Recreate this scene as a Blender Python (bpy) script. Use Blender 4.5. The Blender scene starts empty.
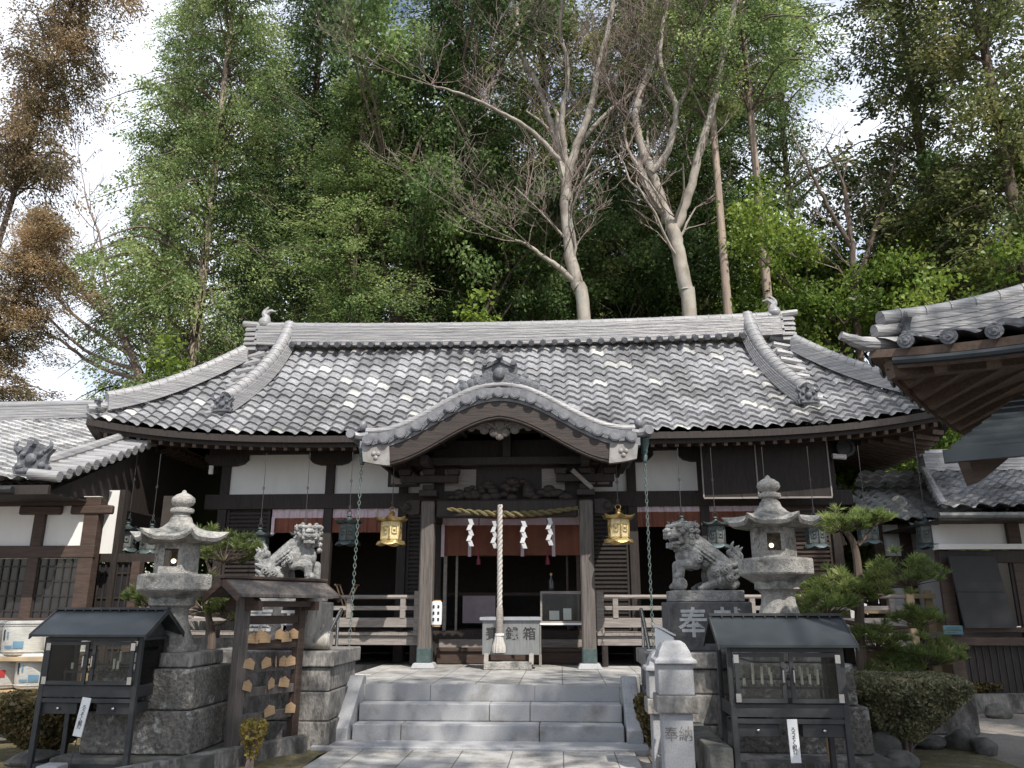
import bpy, bmesh, math, random
import numpy as np
from mathutils import Vector, Matrix
R = math.radians
PI = math.pi
rng = random.Random(7)
nrng = np.random.default_rng(11)
scene = bpy.context.scene
COL = scene.collection

# ------------------------------------------------------------------ camera
CAM_H = 1.54; FPX = 796.0; PITCH = 15.7; YAW = 3.4
cam_d = bpy.data.cameras.new('camera'); cam = bpy.data.objects.new('camera', cam_d); COL.objects.link(cam)
cam.location = (0, 0, CAM_H); cam.rotation_euler = (R(90 + PITCH), 0, R(YAW))
cam_d.sensor_width = 36.0; cam_d.lens = 36.0 * FPX / 1024.0
cam_d.clip_start = 0.05; cam_d.clip_end = 2000
scene.camera = cam

# ------------------------------------------------------------------ light
SUN_EL = 51.0; SUN_AZ = 152.0      # compass from +Y (north) clockwise: behind the camera, to the right
w = bpy.data.worlds.new('World'); scene.world = w; w.use_nodes = True
nt = w.node_tree; nt.nodes.clear()
out = nt.nodes.new('ShaderNodeOutputWorld'); bg = nt.nodes.new('ShaderNodeBackground')
sky = nt.nodes.new('ShaderNodeTexSky'); sky.sky_type = 'NISHITA'; sky.sun_disc = False
sky.sun_elevation = R(SUN_EL); sky.sun_rotation = R(SUN_AZ); sky.air_density = 1.2; sky.dust_density = 1.2
tc = nt.nodes.new('ShaderNodeTexCoord'); mp = nt.nodes.new('ShaderNodeMapping'); mp.inputs['Scale'].default_value = (1, 1, 2.6)
mp.inputs['Location'].default_value = (3.1, 0.4, 0.2)
cn = nt.nodes.new('ShaderNodeTexNoise'); cn.inputs['Scale'].default_value = 2.2; cn.inputs['Detail'].default_value = 9; cn.inputs['Roughness'].default_value = 0.55
cr = nt.nodes.new('ShaderNodeValToRGB'); cr.color_ramp.elements[0].position = 0.38; cr.color_ramp.elements[1].position = 0.56
mx = nt.nodes.new('ShaderNodeMix'); mx.data_type = 'RGBA'
mx.inputs['B'].default_value = (8.4, 8.9, 9.9, 1)
nt.links.new(tc.outputs['Generated'], mp.inputs['Vector']); nt.links.new(mp.outputs[0], cn.inputs['Vector'])
nt.links.new(cn.outputs['Fac'], cr.inputs[0]); nt.links.new(cr.outputs[0], mx.inputs['Factor'])
nt.links.new(sky.outputs[0], mx.inputs['A']); nt.links.new(mx.outputs['Result'], bg.inputs['Color'])
bg.inputs['Strength'].default_value = 0.105
nt.links.new(bg.outputs[0], out.inputs['Surface'])
sd = bpy.data.lights.new('sun', 'SUN'); sd.energy = 4.2; sd.angle = R(0.5); sd.color = (1.0, 0.95, 0.87)
so = bpy.data.objects.new('sun', sd); COL.objects.link(so); so.location = (5, -5, 40)
sv = Vector((math.sin(R(SUN_AZ)) * math.cos(R(SUN_EL)), math.cos(R(SUN_AZ)) * math.cos(R(SUN_EL)), math.sin(R(SUN_EL))))
so.rotation_euler = sv.to_track_quat('Z', 'Y').to_euler()
vs = scene.view_settings; vs.view_transform = 'Standard'; vs.look = 'None'; vs.gamma = 1; vs.use_curve_mapping = False; vs.exposure = 0.5
scene.render.engine = 'CYCLES'
cy = scene.cycles
cy.use_denoising = True; cy.max_bounces = 6; cy.diffuse_bounces = 3; cy.glossy_bounces = 3; cy.transmission_bounces = 4
cy.transparent_max_bounces = 8; cy.sample_clamp_indirect = 5; cy.caustics_reflective = False; cy.caustics_refractive = False

# ------------------------------------------------------------------ pixel helpers (photo pixel -> point in the place)
_cm = Matrix.Rotation(R(YAW), 3, 'Z') @ Matrix.Rotation(R(90 + PITCH), 3, 'X')
def ray(px, py): return _cm @ Vector(((px - 512) / FPX, (384 - py) / FPX, -1.0))
def at(px, py, Y):
    d = ray(px, py); t = Y / d.y
    return Vector((d.x * t, Y, CAM_H + d.z * t))
def atz(px, py, z):
    d = ray(px, py); t = (z - CAM_H) / d.z
    return Vector((d.x * t, d.y * t, z))

# ------------------------------------------------------------------ materials
def new_mat(name):
    m = bpy.data.materials.new(name); m.use_nodes = True
    return m, m.node_tree, m.node_tree.nodes['Principled BSDF']
def rgba(c): return (c[0], c[1], c[2], 1)
def mat(name, c1, c2=None, rough=0.7, scale=8.0, metal=0.0, bump=0.0, bscale=None, c3=None, s3=1.5, stretch=None, lo=0.35, hi=0.65, lo3=0.5, hi3=0.62, spec=None):
    m, t, b = new_mat(name)
    b.inputs['Roughness'].default_value = rough; b.inputs['Metallic'].default_value = metal
    if spec is not None: b.inputs['Specular IOR Level'].default_value = spec
    if c2 is None:
        c2 = tuple(x * 0.82 for x in c1)
    tcn = t.nodes.new('ShaderNodeTexCoord'); mpn = t.nodes.new('ShaderNodeMapping')
    if stretch: mpn.inputs['Scale'].default_value = stretch
    t.links.new(tcn.outputs['Object'], mpn.inputs['Vector'])
    n = t.nodes.new('ShaderNodeTexNoise'); n.inputs['Scale'].default_value = scale; n.inputs['Detail'].default_value = 6; n.inputs['Roughness'].default_value = 0.65
    t.links.new(mpn.outputs[0], n.inputs['Vector'])
    r = t.nodes.new('ShaderNodeValToRGB'); r.color_ramp.elements[0].position = lo; r.color_ramp.elements[1].position = hi
    r.color_ramp.elements[0].color = rgba(c1); r.color_ramp.elements[1].color = rgba(c2)
    t.links.new(n.outputs['Fac'], r.inputs[0]); col = r.outputs[0]
    if c3 is not None:
        n3 = t.nodes.new('ShaderNodeTexNoise'); n3.inputs['Scale'].default_value = s3; n3.inputs['Detail'].default_value = 8; n3.inputs['Roughness'].default_value = 0.7
        t.links.new(mpn.outputs[0], n3.inputs['Vector'])
        r3 = t.nodes.new('ShaderNodeValToRGB'); r3.color_ramp.elements[0].position = lo3; r3.color_ramp.elements[1].position = hi3
        t.links.new(n3.outputs['Fac'], r3.inputs[0])
        mm = t.nodes.new('ShaderNodeMix'); mm.data_type = 'RGBA'; mm.inputs['B'].default_value = rgba(c3)
        t.links.new(r3.outputs[0], mm.inputs['Factor']); t.links.new(col, mm.inputs['A']); col = mm.outputs['Result']
    t.links.new(col, b.inputs['Base Color'])
    if bump > 0:
        nb = t.nodes.new('ShaderNodeTexNoise'); nb.inputs['Scale'].default_value = bscale or scale * 2; nb.inputs['Detail'].default_value = 5
        t.links.new(mpn.outputs[0], nb.inputs['Vector'])
        bp = t.nodes.new('ShaderNodeBump'); bp.inputs['Strength'].default_value = bump; bp.inputs['Distance'].default_value = 0.03
        t.links.new(nb.outputs['Fac'], bp.inputs['Height']); t.links.new(bp.outputs[0], b.inputs['Normal'])
    return m
def leaf_mat(name, ca, cb, cc, trans=0.35, nscale=0.5, rough=0.5):
    m, t, b = new_mat(name)
    geo = t.nodes.new('ShaderNodeNewGeometry'); n = t.nodes.new('ShaderNodeTexNoise'); n.inputs['Scale'].default_value = nscale; n.inputs['Detail'].default_value = 4
    tcn = t.nodes.new('ShaderNodeTexCoord'); oi = t.nodes.new('ShaderNodeObjectInfo')
    t.links.new(tcn.outputs['Object'], n.inputs['Vector'])
    a = t.nodes.new('ShaderNodeMath'); a.operation = 'MULTIPLY'; a.inputs[1].default_value = 0.45
    t.links.new(geo.outputs['Random Per Island'], a.inputs[0])
    s = t.nodes.new('ShaderNodeMath'); s.operation = 'MULTIPLY_ADD'; s.inputs[1].default_value = 1.9; s.inputs[2].default_value = -0.62
    t.links.new(n.outputs['Fac'], s.inputs[0])
    ad = t.nodes.new('ShaderNodeMath'); ad.operation = 'ADD'; t.links.new(a.outputs[0], ad.inputs[0]); t.links.new(s.outputs[0], ad.inputs[1])
    r = t.nodes.new('ShaderNodeValToRGB'); e = r.color_ramp.elements
    e[0].position = 0.15; e[0].color = rgba(ca); e[1].position = 0.95; e[1].color = rgba(cc)
    k = e.new(0.5); k.color = rgba(cb)
    t.links.new(ad.outputs[0], r.inputs[0])
    hs = t.nodes.new('ShaderNodeHueSaturation'); vm = t.nodes.new('ShaderNodeMath'); vm.operation = 'MULTIPLY_ADD'; vm.inputs[1].default_value = 0.5; vm.inputs[2].default_value = 0.75
    t.links.new(oi.outputs['Random'], vm.inputs[0]); t.links.new(vm.outputs[0], hs.inputs['Value']); t.links.new(r.outputs[0], hs.inputs['Color'])
    b.inputs['Roughness'].default_value = rough; b.inputs['Specular IOR Level'].default_value = 0.35
    t.links.new(hs.outputs[0], b.inputs['Base Color'])
    tr = t.nodes.new('ShaderNodeBsdfTranslucent'); t.links.new(hs.outputs[0], tr.inputs['Color'])
    ms = t.nodes.new('ShaderNodeMixShader'); ms.inputs[0].default_value = trans
    o = t.nodes['Material Output']
    t.links.new(b.outputs[0], ms.inputs[1]); t.links.new(tr.outputs[0], ms.inputs[2]); t.links.new(ms.outputs[0], o.inputs['Surface'])
    return m

def tile_mat(name, c1, c2, c3, rough=0.38, px=0.268, py=0.235):
    """smoked clay: every tile a slightly different grey (brick-like cells in UV), weather blotches"""
    m, t, b = new_mat(name)
    uv = t.nodes.new('ShaderNodeTexCoord')
    fl = t.nodes.new('ShaderNodeVectorMath'); fl.operation = 'FLOOR'; t.links.new(uv.outputs['UV'], fl.inputs[0])
    wn = t.nodes.new('ShaderNodeTexWhiteNoise'); wn.noise_dimensions = '2D'; t.links.new(fl.outputs[0], wn.inputs['Vector'])
    r = t.nodes.new('ShaderNodeValToRGB'); e = r.color_ramp.elements
    e[0].position = 0.0; e[0].color = rgba(c1); e[1].position = 1.0; e[1].color = rgba(c2)
    k = e.new(0.95); k.color = rgba(c2); k2 = e.new(0.96); k2.color = rgba(c3)
    e[-1].color = rgba(c3)
    t.links.new(wn.outputs['Value'], r.inputs[0])
    n = t.nodes.new('ShaderNodeTexNoise'); n.inputs['Scale'].default_value = 1.3; n.inputs['Detail'].default_value = 8; t.links.new(uv.outputs['Object'], n.inputs['Vector'])
    n2 = t.nodes.new('ShaderNodeTexNoise'); n2.inputs['Scale'].default_value = 22; n2.inputs['Detail'].default_value = 5; t.links.new(uv.outputs['Object'], n2.inputs['Vector'])
    mr = t.nodes.new('ShaderNodeMapRange'); mr.inputs['From Min'].default_value = 0.3; mr.inputs['From Max'].default_value = 0.7; mr.inputs['To Min'].default_value = 0.55; mr.inputs['To Max'].default_value = 1.4
    t.links.new(n.outputs['Fac'], mr.inputs['Value'])
    mr2 = t.nodes.new('ShaderNodeMapRange'); mr2.inputs['From Min'].default_value = 0.3; mr2.inputs['From Max'].default_value = 0.7; mr2.inputs['To Min'].default_value = 0.72; mr2.inputs['To Max'].default_value = 1.3
    t.links.new(n2.outputs['Fac'], mr2.inputs['Value'])
    mu = t.nodes.new('ShaderNodeMath'); mu.operation = 'MULTIPLY'; t.links.new(mr.outputs[0], mu.inputs[0]); t.links.new(mr2.outputs[0], mu.inputs[1])
    hs = t.nodes.new('ShaderNodeHueSaturation'); t.links.new(r.outputs[0], hs.inputs['Color']); t.links.new(mu.outputs[0], hs.inputs['Value'])
    t.links.new(hs.outputs[0], b.inputs['Base Color'])
    rr = t.nodes.new('ShaderNodeMapRange'); rr.inputs['To Min'].default_value = rough - 0.08; rr.inputs['To Max'].default_value = rough + 0.2
    t.links.new(wn.outputs['Value'], rr.inputs['Value']); t.links.new(rr.outputs[0], b.inputs['Roughness'])
    b.inputs['Specular IOR Level'].default_value = 0.75
    return m

M = {}
M['tile'] = tile_mat('roof_tile', (0.19, 0.19, 0.20), (0.275, 0.275, 0.285), (0.42, 0.415, 0.40), rough=0.27)  # third tone: a few pale tiles, highlights painted into the colour
M['tile_lit'] = tile_mat('sunlit_roof_tile', (0.36, 0.358, 0.36), (0.50, 0.495, 0.49), (0.46, 0.46, 0.47), rough=0.32)  # lit copy of the roof tile, sunlight put into its colour
M['ridge'] = mat('ridge_tile', (0.17, 0.17, 0.18), (0.32, 0.315, 0.32), rough=0.38, scale=3, c3=(0.36, 0.35, 0.34), s3=2, stretch=(0.6, 0.6, 14), bump=0.5, bscale=4)
M['oni'] = mat('ornament_tile', (0.065, 0.07, 0.08), (0.14, 0.145, 0.16), rough=0.6, scale=14, bump=0.5)
M['porch_tile'] = mat('porch_tile', (0.12, 0.122, 0.135), (0.21, 0.212, 0.228), rough=0.42, scale=6, bump=0.2)
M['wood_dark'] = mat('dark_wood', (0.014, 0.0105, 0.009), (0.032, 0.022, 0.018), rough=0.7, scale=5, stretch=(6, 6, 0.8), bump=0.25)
M['wood_beam'] = mat('weathered_beam', (0.10, 0.08, 0.07), (0.19, 0.16, 0.145), rough=0.75, scale=5, stretch=(0.8, 6, 6), bump=0.3)
M['wood_post'] = mat('weathered_post', (0.07, 0.06, 0.054), (0.155, 0.132, 0.12), rough=0.75, scale=4, stretch=(9, 9, 0.5), bump=0.35, c3=(0.05, 0.04, 0.036), s3=3, lo3=0.5, hi3=0.8)
M['wood_rail'] = mat('grey_rail_wood', (0.19, 0.165, 0.15), (0.30, 0.27, 0.25), rough=0.75, scale=5, stretch=(0.7, 8, 8), bump=0.25)
M['wood_brown'] = mat('brown_wood', (0.036, 0.022, 0.016), (0.072, 0.044, 0.032), rough=0.65, scale=4, stretch=(1, 1, 8), bump=0.2)
M['barge'] = mat('bargeboard_wood', (0.018, 0.013, 0.011), (0.044, 0.029, 0.023), rough=0.55, scale=3, stretch=(1, 1, 10), bump=0.2)
M['rafter'] = mat('rafter_wood', (0.07, 0.047, 0.035), (0.125, 0.085, 0.062), rough=0.75, scale=6, stretch=(6, 0.8, 6))
M['plaster'] = mat('white_plaster', (0.80, 0.79, 0.77), (0.70, 0.69, 0.67), rough=0.85, scale=1.5, stretch=(1, 1, 0.4))
M['plaster_cap'] = mat('white_metal_cap', (0.30, 0.29, 0.285), (0.18, 0.165, 0.15), rough=0.5, scale=7, c3=(0.2, 0.16, 0.13), s3=4, lo3=0.55, hi3=0.7)
M['granite'] = mat('granite', (0.43, 0.43, 0.44), (0.27, 0.27, 0.28), rough=0.78, scale=110, bump=0.25, c3=(0.19, 0.18, 0.165), s3=2.6, lo3=0.5, hi3=0.74)
M['stone_lantern'] = mat('weathered_granite', (0.42, 0.40, 0.37), (0.24, 0.232, 0.215), rough=0.92, scale=30, bump=0.6, c3=(0.075, 0.078, 0.07), s3=4, lo3=0.47, hi3=0.66)
M['statue'] = mat('statue_stone', (0.36, 0.355, 0.34), (0.19, 0.187, 0.18), rough=0.92, scale=14, bump=0.6, bscale=45, c3=(0.11, 0.11, 0.108), s3=5, lo3=0.46, hi3=0.68)
M['stone_dark'] = mat('lichened_dark_stone', (0.20, 0.185, 0.165), (0.07, 0.065, 0.06), rough=0.92, scale=26, bump=0.9, bscale=30, c3=(0.40, 0.39, 0.37), s3=4.5, lo3=0.56, hi3=0.64)
M['stone_side'] = mat('pedestal_stone', (0.32, 0.30, 0.28), (0.16, 0.15, 0.14), rough=0.9, scale=20, bump=0.7, bscale=30, c3=(0.075, 0.07, 0.064), s3=3.4, stretch=(1, 1, 0.45), lo3=0.46, hi3=0.60)
M['rock'] = mat('rock', (0.15, 0.145, 0.13), (0.05, 0.05, 0.046), rough=0.9, scale=5, bump=0.8, c3=(0.09, 0.10, 0.04), s3=2.5, lo3=0.55, hi3=0.7)
M['inscribed'] = mat('inscribed_dark_stone', (0.13, 0.125, 0.125), (0.07, 0.068, 0.068), rough=0.85, scale=8, bump=0.4, c3=(0.30, 0.30, 0.29), s3=5, lo3=0.6, hi3=0.72)
M['polished'] = mat('pale_worn_stone', (0.45, 0.42, 0.38), (0.27, 0.25, 0.22), rough=0.5, scale=5, stretch=(5, 5, 0.6), bump=0.2, c3=(0.10, 0.09, 0.08), s3=3, lo3=0.56, hi3=0.64)
M['paper'] = mat('white_paper', (0.80, 0.80, 0.80), (0.72, 0.72, 0.73), rough=0.8)
M['streamer'] = mat('streamer_paper', (0.50, 0.50, 0.51), (0.42, 0.42, 0.43), rough=0.8)
M['ink'] = mat('black_ink', (0.03, 0.03, 0.03), rough=0.6)
M['chalk'] = mat('whitened_carving', (0.55, 0.55, 0.55), (0.38, 0.38, 0.38), rough=0.8, scale=20)
M['pink'] = mat('pink_purple_curtain', (0.64, 0.52, 0.57), (0.55, 0.43, 0.49), rough=0.9)
M['brown_curtain'] = mat('rust_brown_curtain', (0.22, 0.08, 0.05), (0.16, 0.058, 0.038), rough=0.9, scale=3)
M['red'] = mat('red_cloth', (0.20, 0.03, 0.05), rough=0.8)
M['gold'] = mat('gilt_brass', (0.60, 0.45, 0.20), (0.24, 0.17, 0.07), rough=0.38, metal=0.8, scale=10, bump=0.2, bscale=60)
M['gold_pale'] = mat('pale_gilt_panel', (0.85, 0.72, 0.42), (0.65, 0.50, 0.25), rough=0.45, metal=0.4, scale=30, bump=0.4, bscale=70)
M['bronze'] = mat('verdigris_bronze', (0.085, 0.115, 0.118), (0.045, 0.056, 0.058), rough=0.5, metal=0.4, scale=9, bump=0.3, bscale=40)
M['bronze_panel'] = mat('pale_bronze_panel', (0.16, 0.165, 0.155), (0.09, 0.095, 0.09), rough=0.6, metal=0.2, scale=18, bump=0.3)
M['copper_green'] = mat('copper_green', (0.085, 0.125, 0.12), (0.055, 0.08, 0.078), rough=0.6, metal=0.4, scale=12)
M['chain_green'] = mat('chain_patina', (0.19, 0.25, 0.23), (0.13, 0.17, 0.16), rough=0.6, metal=0.4, scale=12)
M['iron'] = mat('dark_iron', (0.03, 0.03, 0.033), (0.05, 0.05, 0.053), rough=0.5, metal=0.4)
M['wire'] = mat('hanging_wire', (0.09, 0.085, 0.085), rough=0.5, metal=0.6)
M['steel'] = mat('brushed_steel', (0.62, 0.62, 0.62), (0.52, 0.52, 0.52), rough=0.25, metal=1.0)
M['steel_box'] = mat('stainless_box', (0.24, 0.245, 0.24), (0.17, 0.175, 0.175), rough=0.45, metal=0.3, scale=4, stretch=(8, 1, 1))
M['black_wood'] = mat('black_painted_frame', (0.022, 0.024, 0.026), (0.045, 0.046, 0.048), rough=0.5, scale=6, bump=0.15)
M['slate_roof'] = mat('grey_sheet_roof', (0.042, 0.050, 0.055), (0.028, 0.034, 0.038), rough=0.4, scale=3, metal=0.3)
M['fabric_rope'] = mat('faded_rope', (0.52, 0.49, 0.46), (0.40, 0.37, 0.34), rough=0.95, scale=30, bump=0.4)
M['straw'] = mat('straw_rope', (0.16, 0.13, 0.055), (0.11, 0.09, 0.04), rough=0.9, scale=20, bump=0.5, bscale=60)
M['ema'] = mat('plaque_wood', (0.50, 0.34, 0.19), (0.36, 0.23, 0.13), rough=0.6, scale=5, stretch=(1, 1, 8))
M['wax'] = mat('candle_wax', (0.75, 0.72, 0.60), rough=0.5)
M['bark'] = mat('grey_bark', (0.40, 0.36, 0.31), (0.19, 0.16, 0.13), rough=0.9, scale=2.2, stretch=(1, 1, 0.5), bump=0.8, c3=(0.34, 0.325, 0.29), s3=3.0, lo3=0.55, hi3=0.62)
M['bark_brown'] = mat('brown_bark', (0.13, 0.10, 0.08), (0.085, 0.06, 0.045), rough=0.9, scale=3, stretch=(3, 3, 0.3), bump=0.6)
M['bark_pale'] = mat('pale_straight_bark', (0.38, 0.30, 0.24), (0.22, 0.17, 0.14), rough=0.9, scale=3, stretch=(3, 3, 0.3), bump=0.5)
M['twig'] = mat('twig_bark', (0.24, 0.185, 0.165), (0.15, 0.115, 0.10), rough=0.9)
M['tan'] = mat('tan_plank', (0.50, 0.38, 0.24), (0.40, 0.29, 0.17), rough=0.7, scale=4, stretch=(1, 1, 6))
M['grey_reflection'] = mat('grey_door_reflection', (0.035, 0.035, 0.036), (0.025, 0.025, 0.026), rough=0.75, scale=2)  # grey that stands for the reflection in the door glass
M['blue_sign'] = mat('blue_green_plate', (0.05, 0.13, 0.16), (0.08, 0.18, 0.21), rough=0.5, scale=20)
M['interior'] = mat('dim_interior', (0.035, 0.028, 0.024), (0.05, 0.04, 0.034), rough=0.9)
M['window_glass'] = mat('dark_window_glass', (0.028, 0.028, 0.032), rough=0.12, spec=0.6)
def glass_mat():
    m, t, b = new_mat('case_glass')
    tr = t.nodes.new('ShaderNodeBsdfTransparent'); gl = t.nodes.new('ShaderNodeBsdfGlossy'); gl.inputs['Roughness'].default_value = 0.05
    tr.inputs['Color'].default_value = (0.95, 0.96, 0.94, 1)
    df = t.nodes.new('ShaderNodeBsdfDiffuse'); df.inputs['Color'].default_value = (0.35, 0.34, 0.30, 1)
    m1 = t.nodes.new('ShaderNodeMixShader'); m1.inputs[0].default_value = 0.02
    fr = t.nodes.new('ShaderNodeFresnel'); fr.inputs['IOR'].default_value = 1.25
    m2 = t.nodes.new('ShaderNodeMixShader')
    t.links.new(tr.outputs[0], m1.inputs[1]); t.links.new(df.outputs[0], m1.inputs[2])
    t.links.new(fr.outputs[0], m2.inputs[0]); t.links.new(m1.outputs[0], m2.inputs[1]); t.links.new(gl.outputs[0], m2.inputs[2])
    t.links.new(m2.outputs[0], t.nodes['Material Output'].inputs['Surface'])
    return m
M['glass'] = glass_mat()
def emit_mat(name, c, s):
    m, t, b = new_mat(name); b.inputs['Base Color'].default_value = rgba(c)
    b.inputs['Emission Color'].default_value = rgba(c); b.inputs['Emission Strength'].default_value = s
    return m
M['bulb'] = emit_mat('lit_bulb', (1.0, 0.82, 0.5), 2.2)
M['leaf_cypress'] = leaf_mat('cypress_leaf', (0.05, 0.085, 0.028), (0.18, 0.26, 0.085), (0.42, 0.48, 0.20), 0.45)
M['leaf_dark'] = leaf_mat('dark_evergreen_leaf', (0.03, 0.055, 0.022), (0.10, 0.165, 0.055), (0.27, 0.37, 0.13), 0.45)
M['leaf_bright'] = leaf_mat('bright_evergreen_leaf', (0.06, 0.10, 0.018), (0.14, 0.22, 0.035), (0.30, 0.38, 0.07), 0.45)
M['leaf_rust'] = leaf_mat('rusty_cedar_leaf', (0.06, 0.06, 0.03), (0.22, 0.16, 0.085), (0.44, 0.32, 0.19), 0.42)
M['leaf_olive'] = leaf_mat('olive_cedar_leaf', (0.045, 0.07, 0.024), (0.16, 0.20, 0.07), (0.40, 0.38, 0.16), 0.45)
M['needle'] = leaf_mat('pine_needle', (0.08, 0.11, 0.04), (0.17, 0.23, 0.07), (0.34, 0.38, 0.14), 0.4, 3.0)
M['leaf_topiary'] = leaf_mat('topiary_leaf', (0.10, 0.11, 0.06), (0.25, 0.245, 0.14), (0.46, 0.42, 0.25), 0.25, 5.0)
M['leaf_brown_bush'] = leaf_mat('brownish_bush_leaf', (0.06, 0.055, 0.025), (0.13, 0.105, 0.045), (0.22, 0.16, 0.07), 0.25, 5.0)
M['leaf_yellow'] = leaf_mat('yellow_green_leaf', (0.14, 0.12, 0.03), (0.28, 0.22, 0.06), (0.42, 0.32, 0.10), 0.3, 6.0)

# ------------------------------------------------------------------ mesh builder
class MB:
    def __init__(s): s.v = []; s.f = []; s.uv = None
    def add(s, vs, fs):
        o = len(s.v); s.v += [tuple(v) for v in vs]; s.f += [tuple(i + o for i in f) for f in fs]
    def box(s, c, d, rz=0, rx=0, ry=0, taper=1.0, tapy=None):
        tapy = taper if tapy is None else tapy
        hx, hy, hz = d[0] / 2, d[1] / 2, d[2] / 2
        m = Matrix.Rotation(rz, 3, 'Z') @ Matrix.Rotation(ry, 3, 'Y') @ Matrix.Rotation(rx, 3, 'X')
        vs = []
        for z in (-1, 1):
            k = taper if z > 0 else 1; k2 = tapy if z > 0 else 1
            for x, y in ((-1, -1), (1, -1), (1, 1), (-1, 1)):
                vs.append(m @ Vector((x * hx * k, y * hy * k2, z * hz)) + Vector(c))
        s.add(vs, [(0, 3, 2, 1), (4, 5, 6, 7), (0, 1, 5, 4), (1, 2, 6, 5), (2, 3, 7, 6), (3, 0, 4, 7)]); return s
    def b2(s, x0, x1, y0, y1, z0, z1):
        return s.box(((x0 + x1) / 2, (y0 + y1) / 2, (z0 + z1) / 2), (abs(x1 - x0), abs(y1 - y0), abs(z1 - z0)))
    def bar(s, a, b, w, h, up=(0, 0, 1)):
        a = Vector(a); b = Vector(b); d = (b - a).normalized(); u = Vector(up)
        sx = d.cross(u)
        if sx.length < 1e-4: sx = d.cross(Vector((0, 1, 0)))
        sx.normalize(); u = sx.cross(d).normalized()
        vs = []
        for p in (a, b):
            for x, y in ((-1, -1), (1, -1), (1, 1), (-1, 1)): vs.append(p + sx * x * w / 2 + u * y * h / 2)
        s.add(vs, [(0, 1, 2, 3), (7, 6, 5, 4), (0, 4, 5, 1), (1, 5, 6, 2), (2, 6, 7, 3), (3, 7, 4, 0)]); return s
    def tube(s, pts, rad, n=8, cap=True):
        pts = [Vector(p) for p in pts]; k = len(pts)
        if not hasattr(rad, '__len__'): rad = [rad] * k
        vs = []; prev = None
        for i, p in enumerate(pts):
            d = (pts[min(i + 1, k - 1)] - pts[max(i - 1, 0)])
            if d.length < 1e-9: d = Vector((0, 0, 1))
            d.normalize()
            if prev is None:
                a = Vector((0, 0, 1)) if abs(d.z) < 0.9 else Vector((1, 0, 0))
            else: a = prev
            sx = (a - d * a.dot(d))
            if sx.length < 1e-6: sx = d.orthogonal()
            sx.normalize(); prev = sx; sy = d.cross(sx)
            for j in range(n):
                t = 2 * PI * j / n
                vs.append(p + (sx * math.cos(t) + sy * math.sin(t)) * rad[i])
        fs = [(i * n + j, i * n + (j + 1) % n, (i + 1) * n + (j + 1) % n, (i + 1) * n + j) for i in range(k - 1) for j in range(n)]
        if cap: fs += [tuple(range(n - 1, -1, -1)), tuple((k - 1) * n + j for j in range(n))]
        s.add(vs, fs); return s
    def lathe(s, prof, n=24, c=(0, 0, 0), rot=0.0, mod=None, sx=1, sy=1):
        """prof: list of (r, z)"""
        vs = []
        for (r, z) in prof:
            for j in range(n):
                t = 2 * PI * j / n + rot
                rr = r * (mod(t, r, z) if mod else 1)
                vs.append((c[0] + rr * math.cos(t) * sx, c[1] + rr * math.sin(t) * sy, c[2] + z))
        k = len(prof)
        fs = [(i * n + j, i * n + (j + 1) % n, (i + 1) * n + (j + 1) % n, (i + 1) * n + j) for i in range(k - 1) for j in range(n)]
        fs += [tuple(range(n - 1, -1, -1)), tuple((k - 1) * n + j for j in range(n))]
        s.add(vs, fs); return s
    def prism(s, poly, a, b, axis='Y'):
        """poly of (u,v) extruded from a to b: axis Y -> (u,t,v); X -> (t,u,v); Z -> (u,v,t)"""
        def P(u, v, t): return {'Y': (u, t, v), 'X': (t, u, v), 'Z': (u, v, t)}[axis]
        n = len(poly); vs = [P(u, v, a) for u, v in poly] + [P(u, v, b) for u, v in poly]
        fs = [(j, (j + 1) % n, n + (j + 1) % n, n + j) for j in range(n)] + [tuple(range(n - 1, -1, -1)), tuple(range(n, 2 * n))]
        s.add(vs, fs); return s
    def sphere(s, c, r, n=10, sc=(1, 1, 1)):
        prof = [(math.sin(PI * i / n) * r + 1e-4, -math.cos(PI * i / n) * r) for i in range(n + 1)]
        o = len(s.v); s.lathe(prof, n + 2)
        for i in range(o, len(s.v)):
            x, y, z = s.v[i]; s.v[i] = (x * sc[0] + c[0], y * sc[1] + c[1], z * sc[2] + c[2])
        return s
    def xf(s, m):
        s.v = [tuple(m @ Vector(v)) for v in s.v]; return s
    def build(s, name, m, parent=None, smooth=False, bevel=0.0, world=False, seg=1):
        me = bpy.data.meshes.new(name)
        vs = s.v
        if parent is not None and world:
            r = parent
            while r.parent: r = r.parent
            L = r.location; vs = [(v[0] - L.x, v[1] - L.y, v[2] - L.z) for v in vs]
        me.from_pydata(vs, [], s.f)
        if s.uv is not None:
            ul = me.uv_layers.new(name='UVMap')
            li = np.zeros(len(me.loops), dtype=np.int32); me.loops.foreach_get('vertex_index', li)
            uva = np.array(s.uv, dtype=np.float32)[li]; ul.data.foreach_set('uv', uva.ravel())
        bm = bmesh.new(); bm.from_mesh(me); bmesh.ops.recalc_face_normals(bm, faces=bm.faces); bm.to_mesh(me); bm.free()
        if smooth:
            me.shade_smooth() if hasattr(me, 'shade_smooth') else None
            try: me.set_sharp_from_angle(angle=R(42))
            except Exception: pass
        if isinstance(m, str): m = M[m]
        me.materials.append(m)
        o = bpy.data.objects.new(name, me); COL.objects.link(o)
        if parent is not None: o.parent = parent
        if bevel > 0:
            b = o.modifiers.new('bevel', 'BEVEL'); b.width = bevel; b.segments = seg; b.limit_method = 'ANGLE'; b.angle_limit = R(40)
        return o

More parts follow.
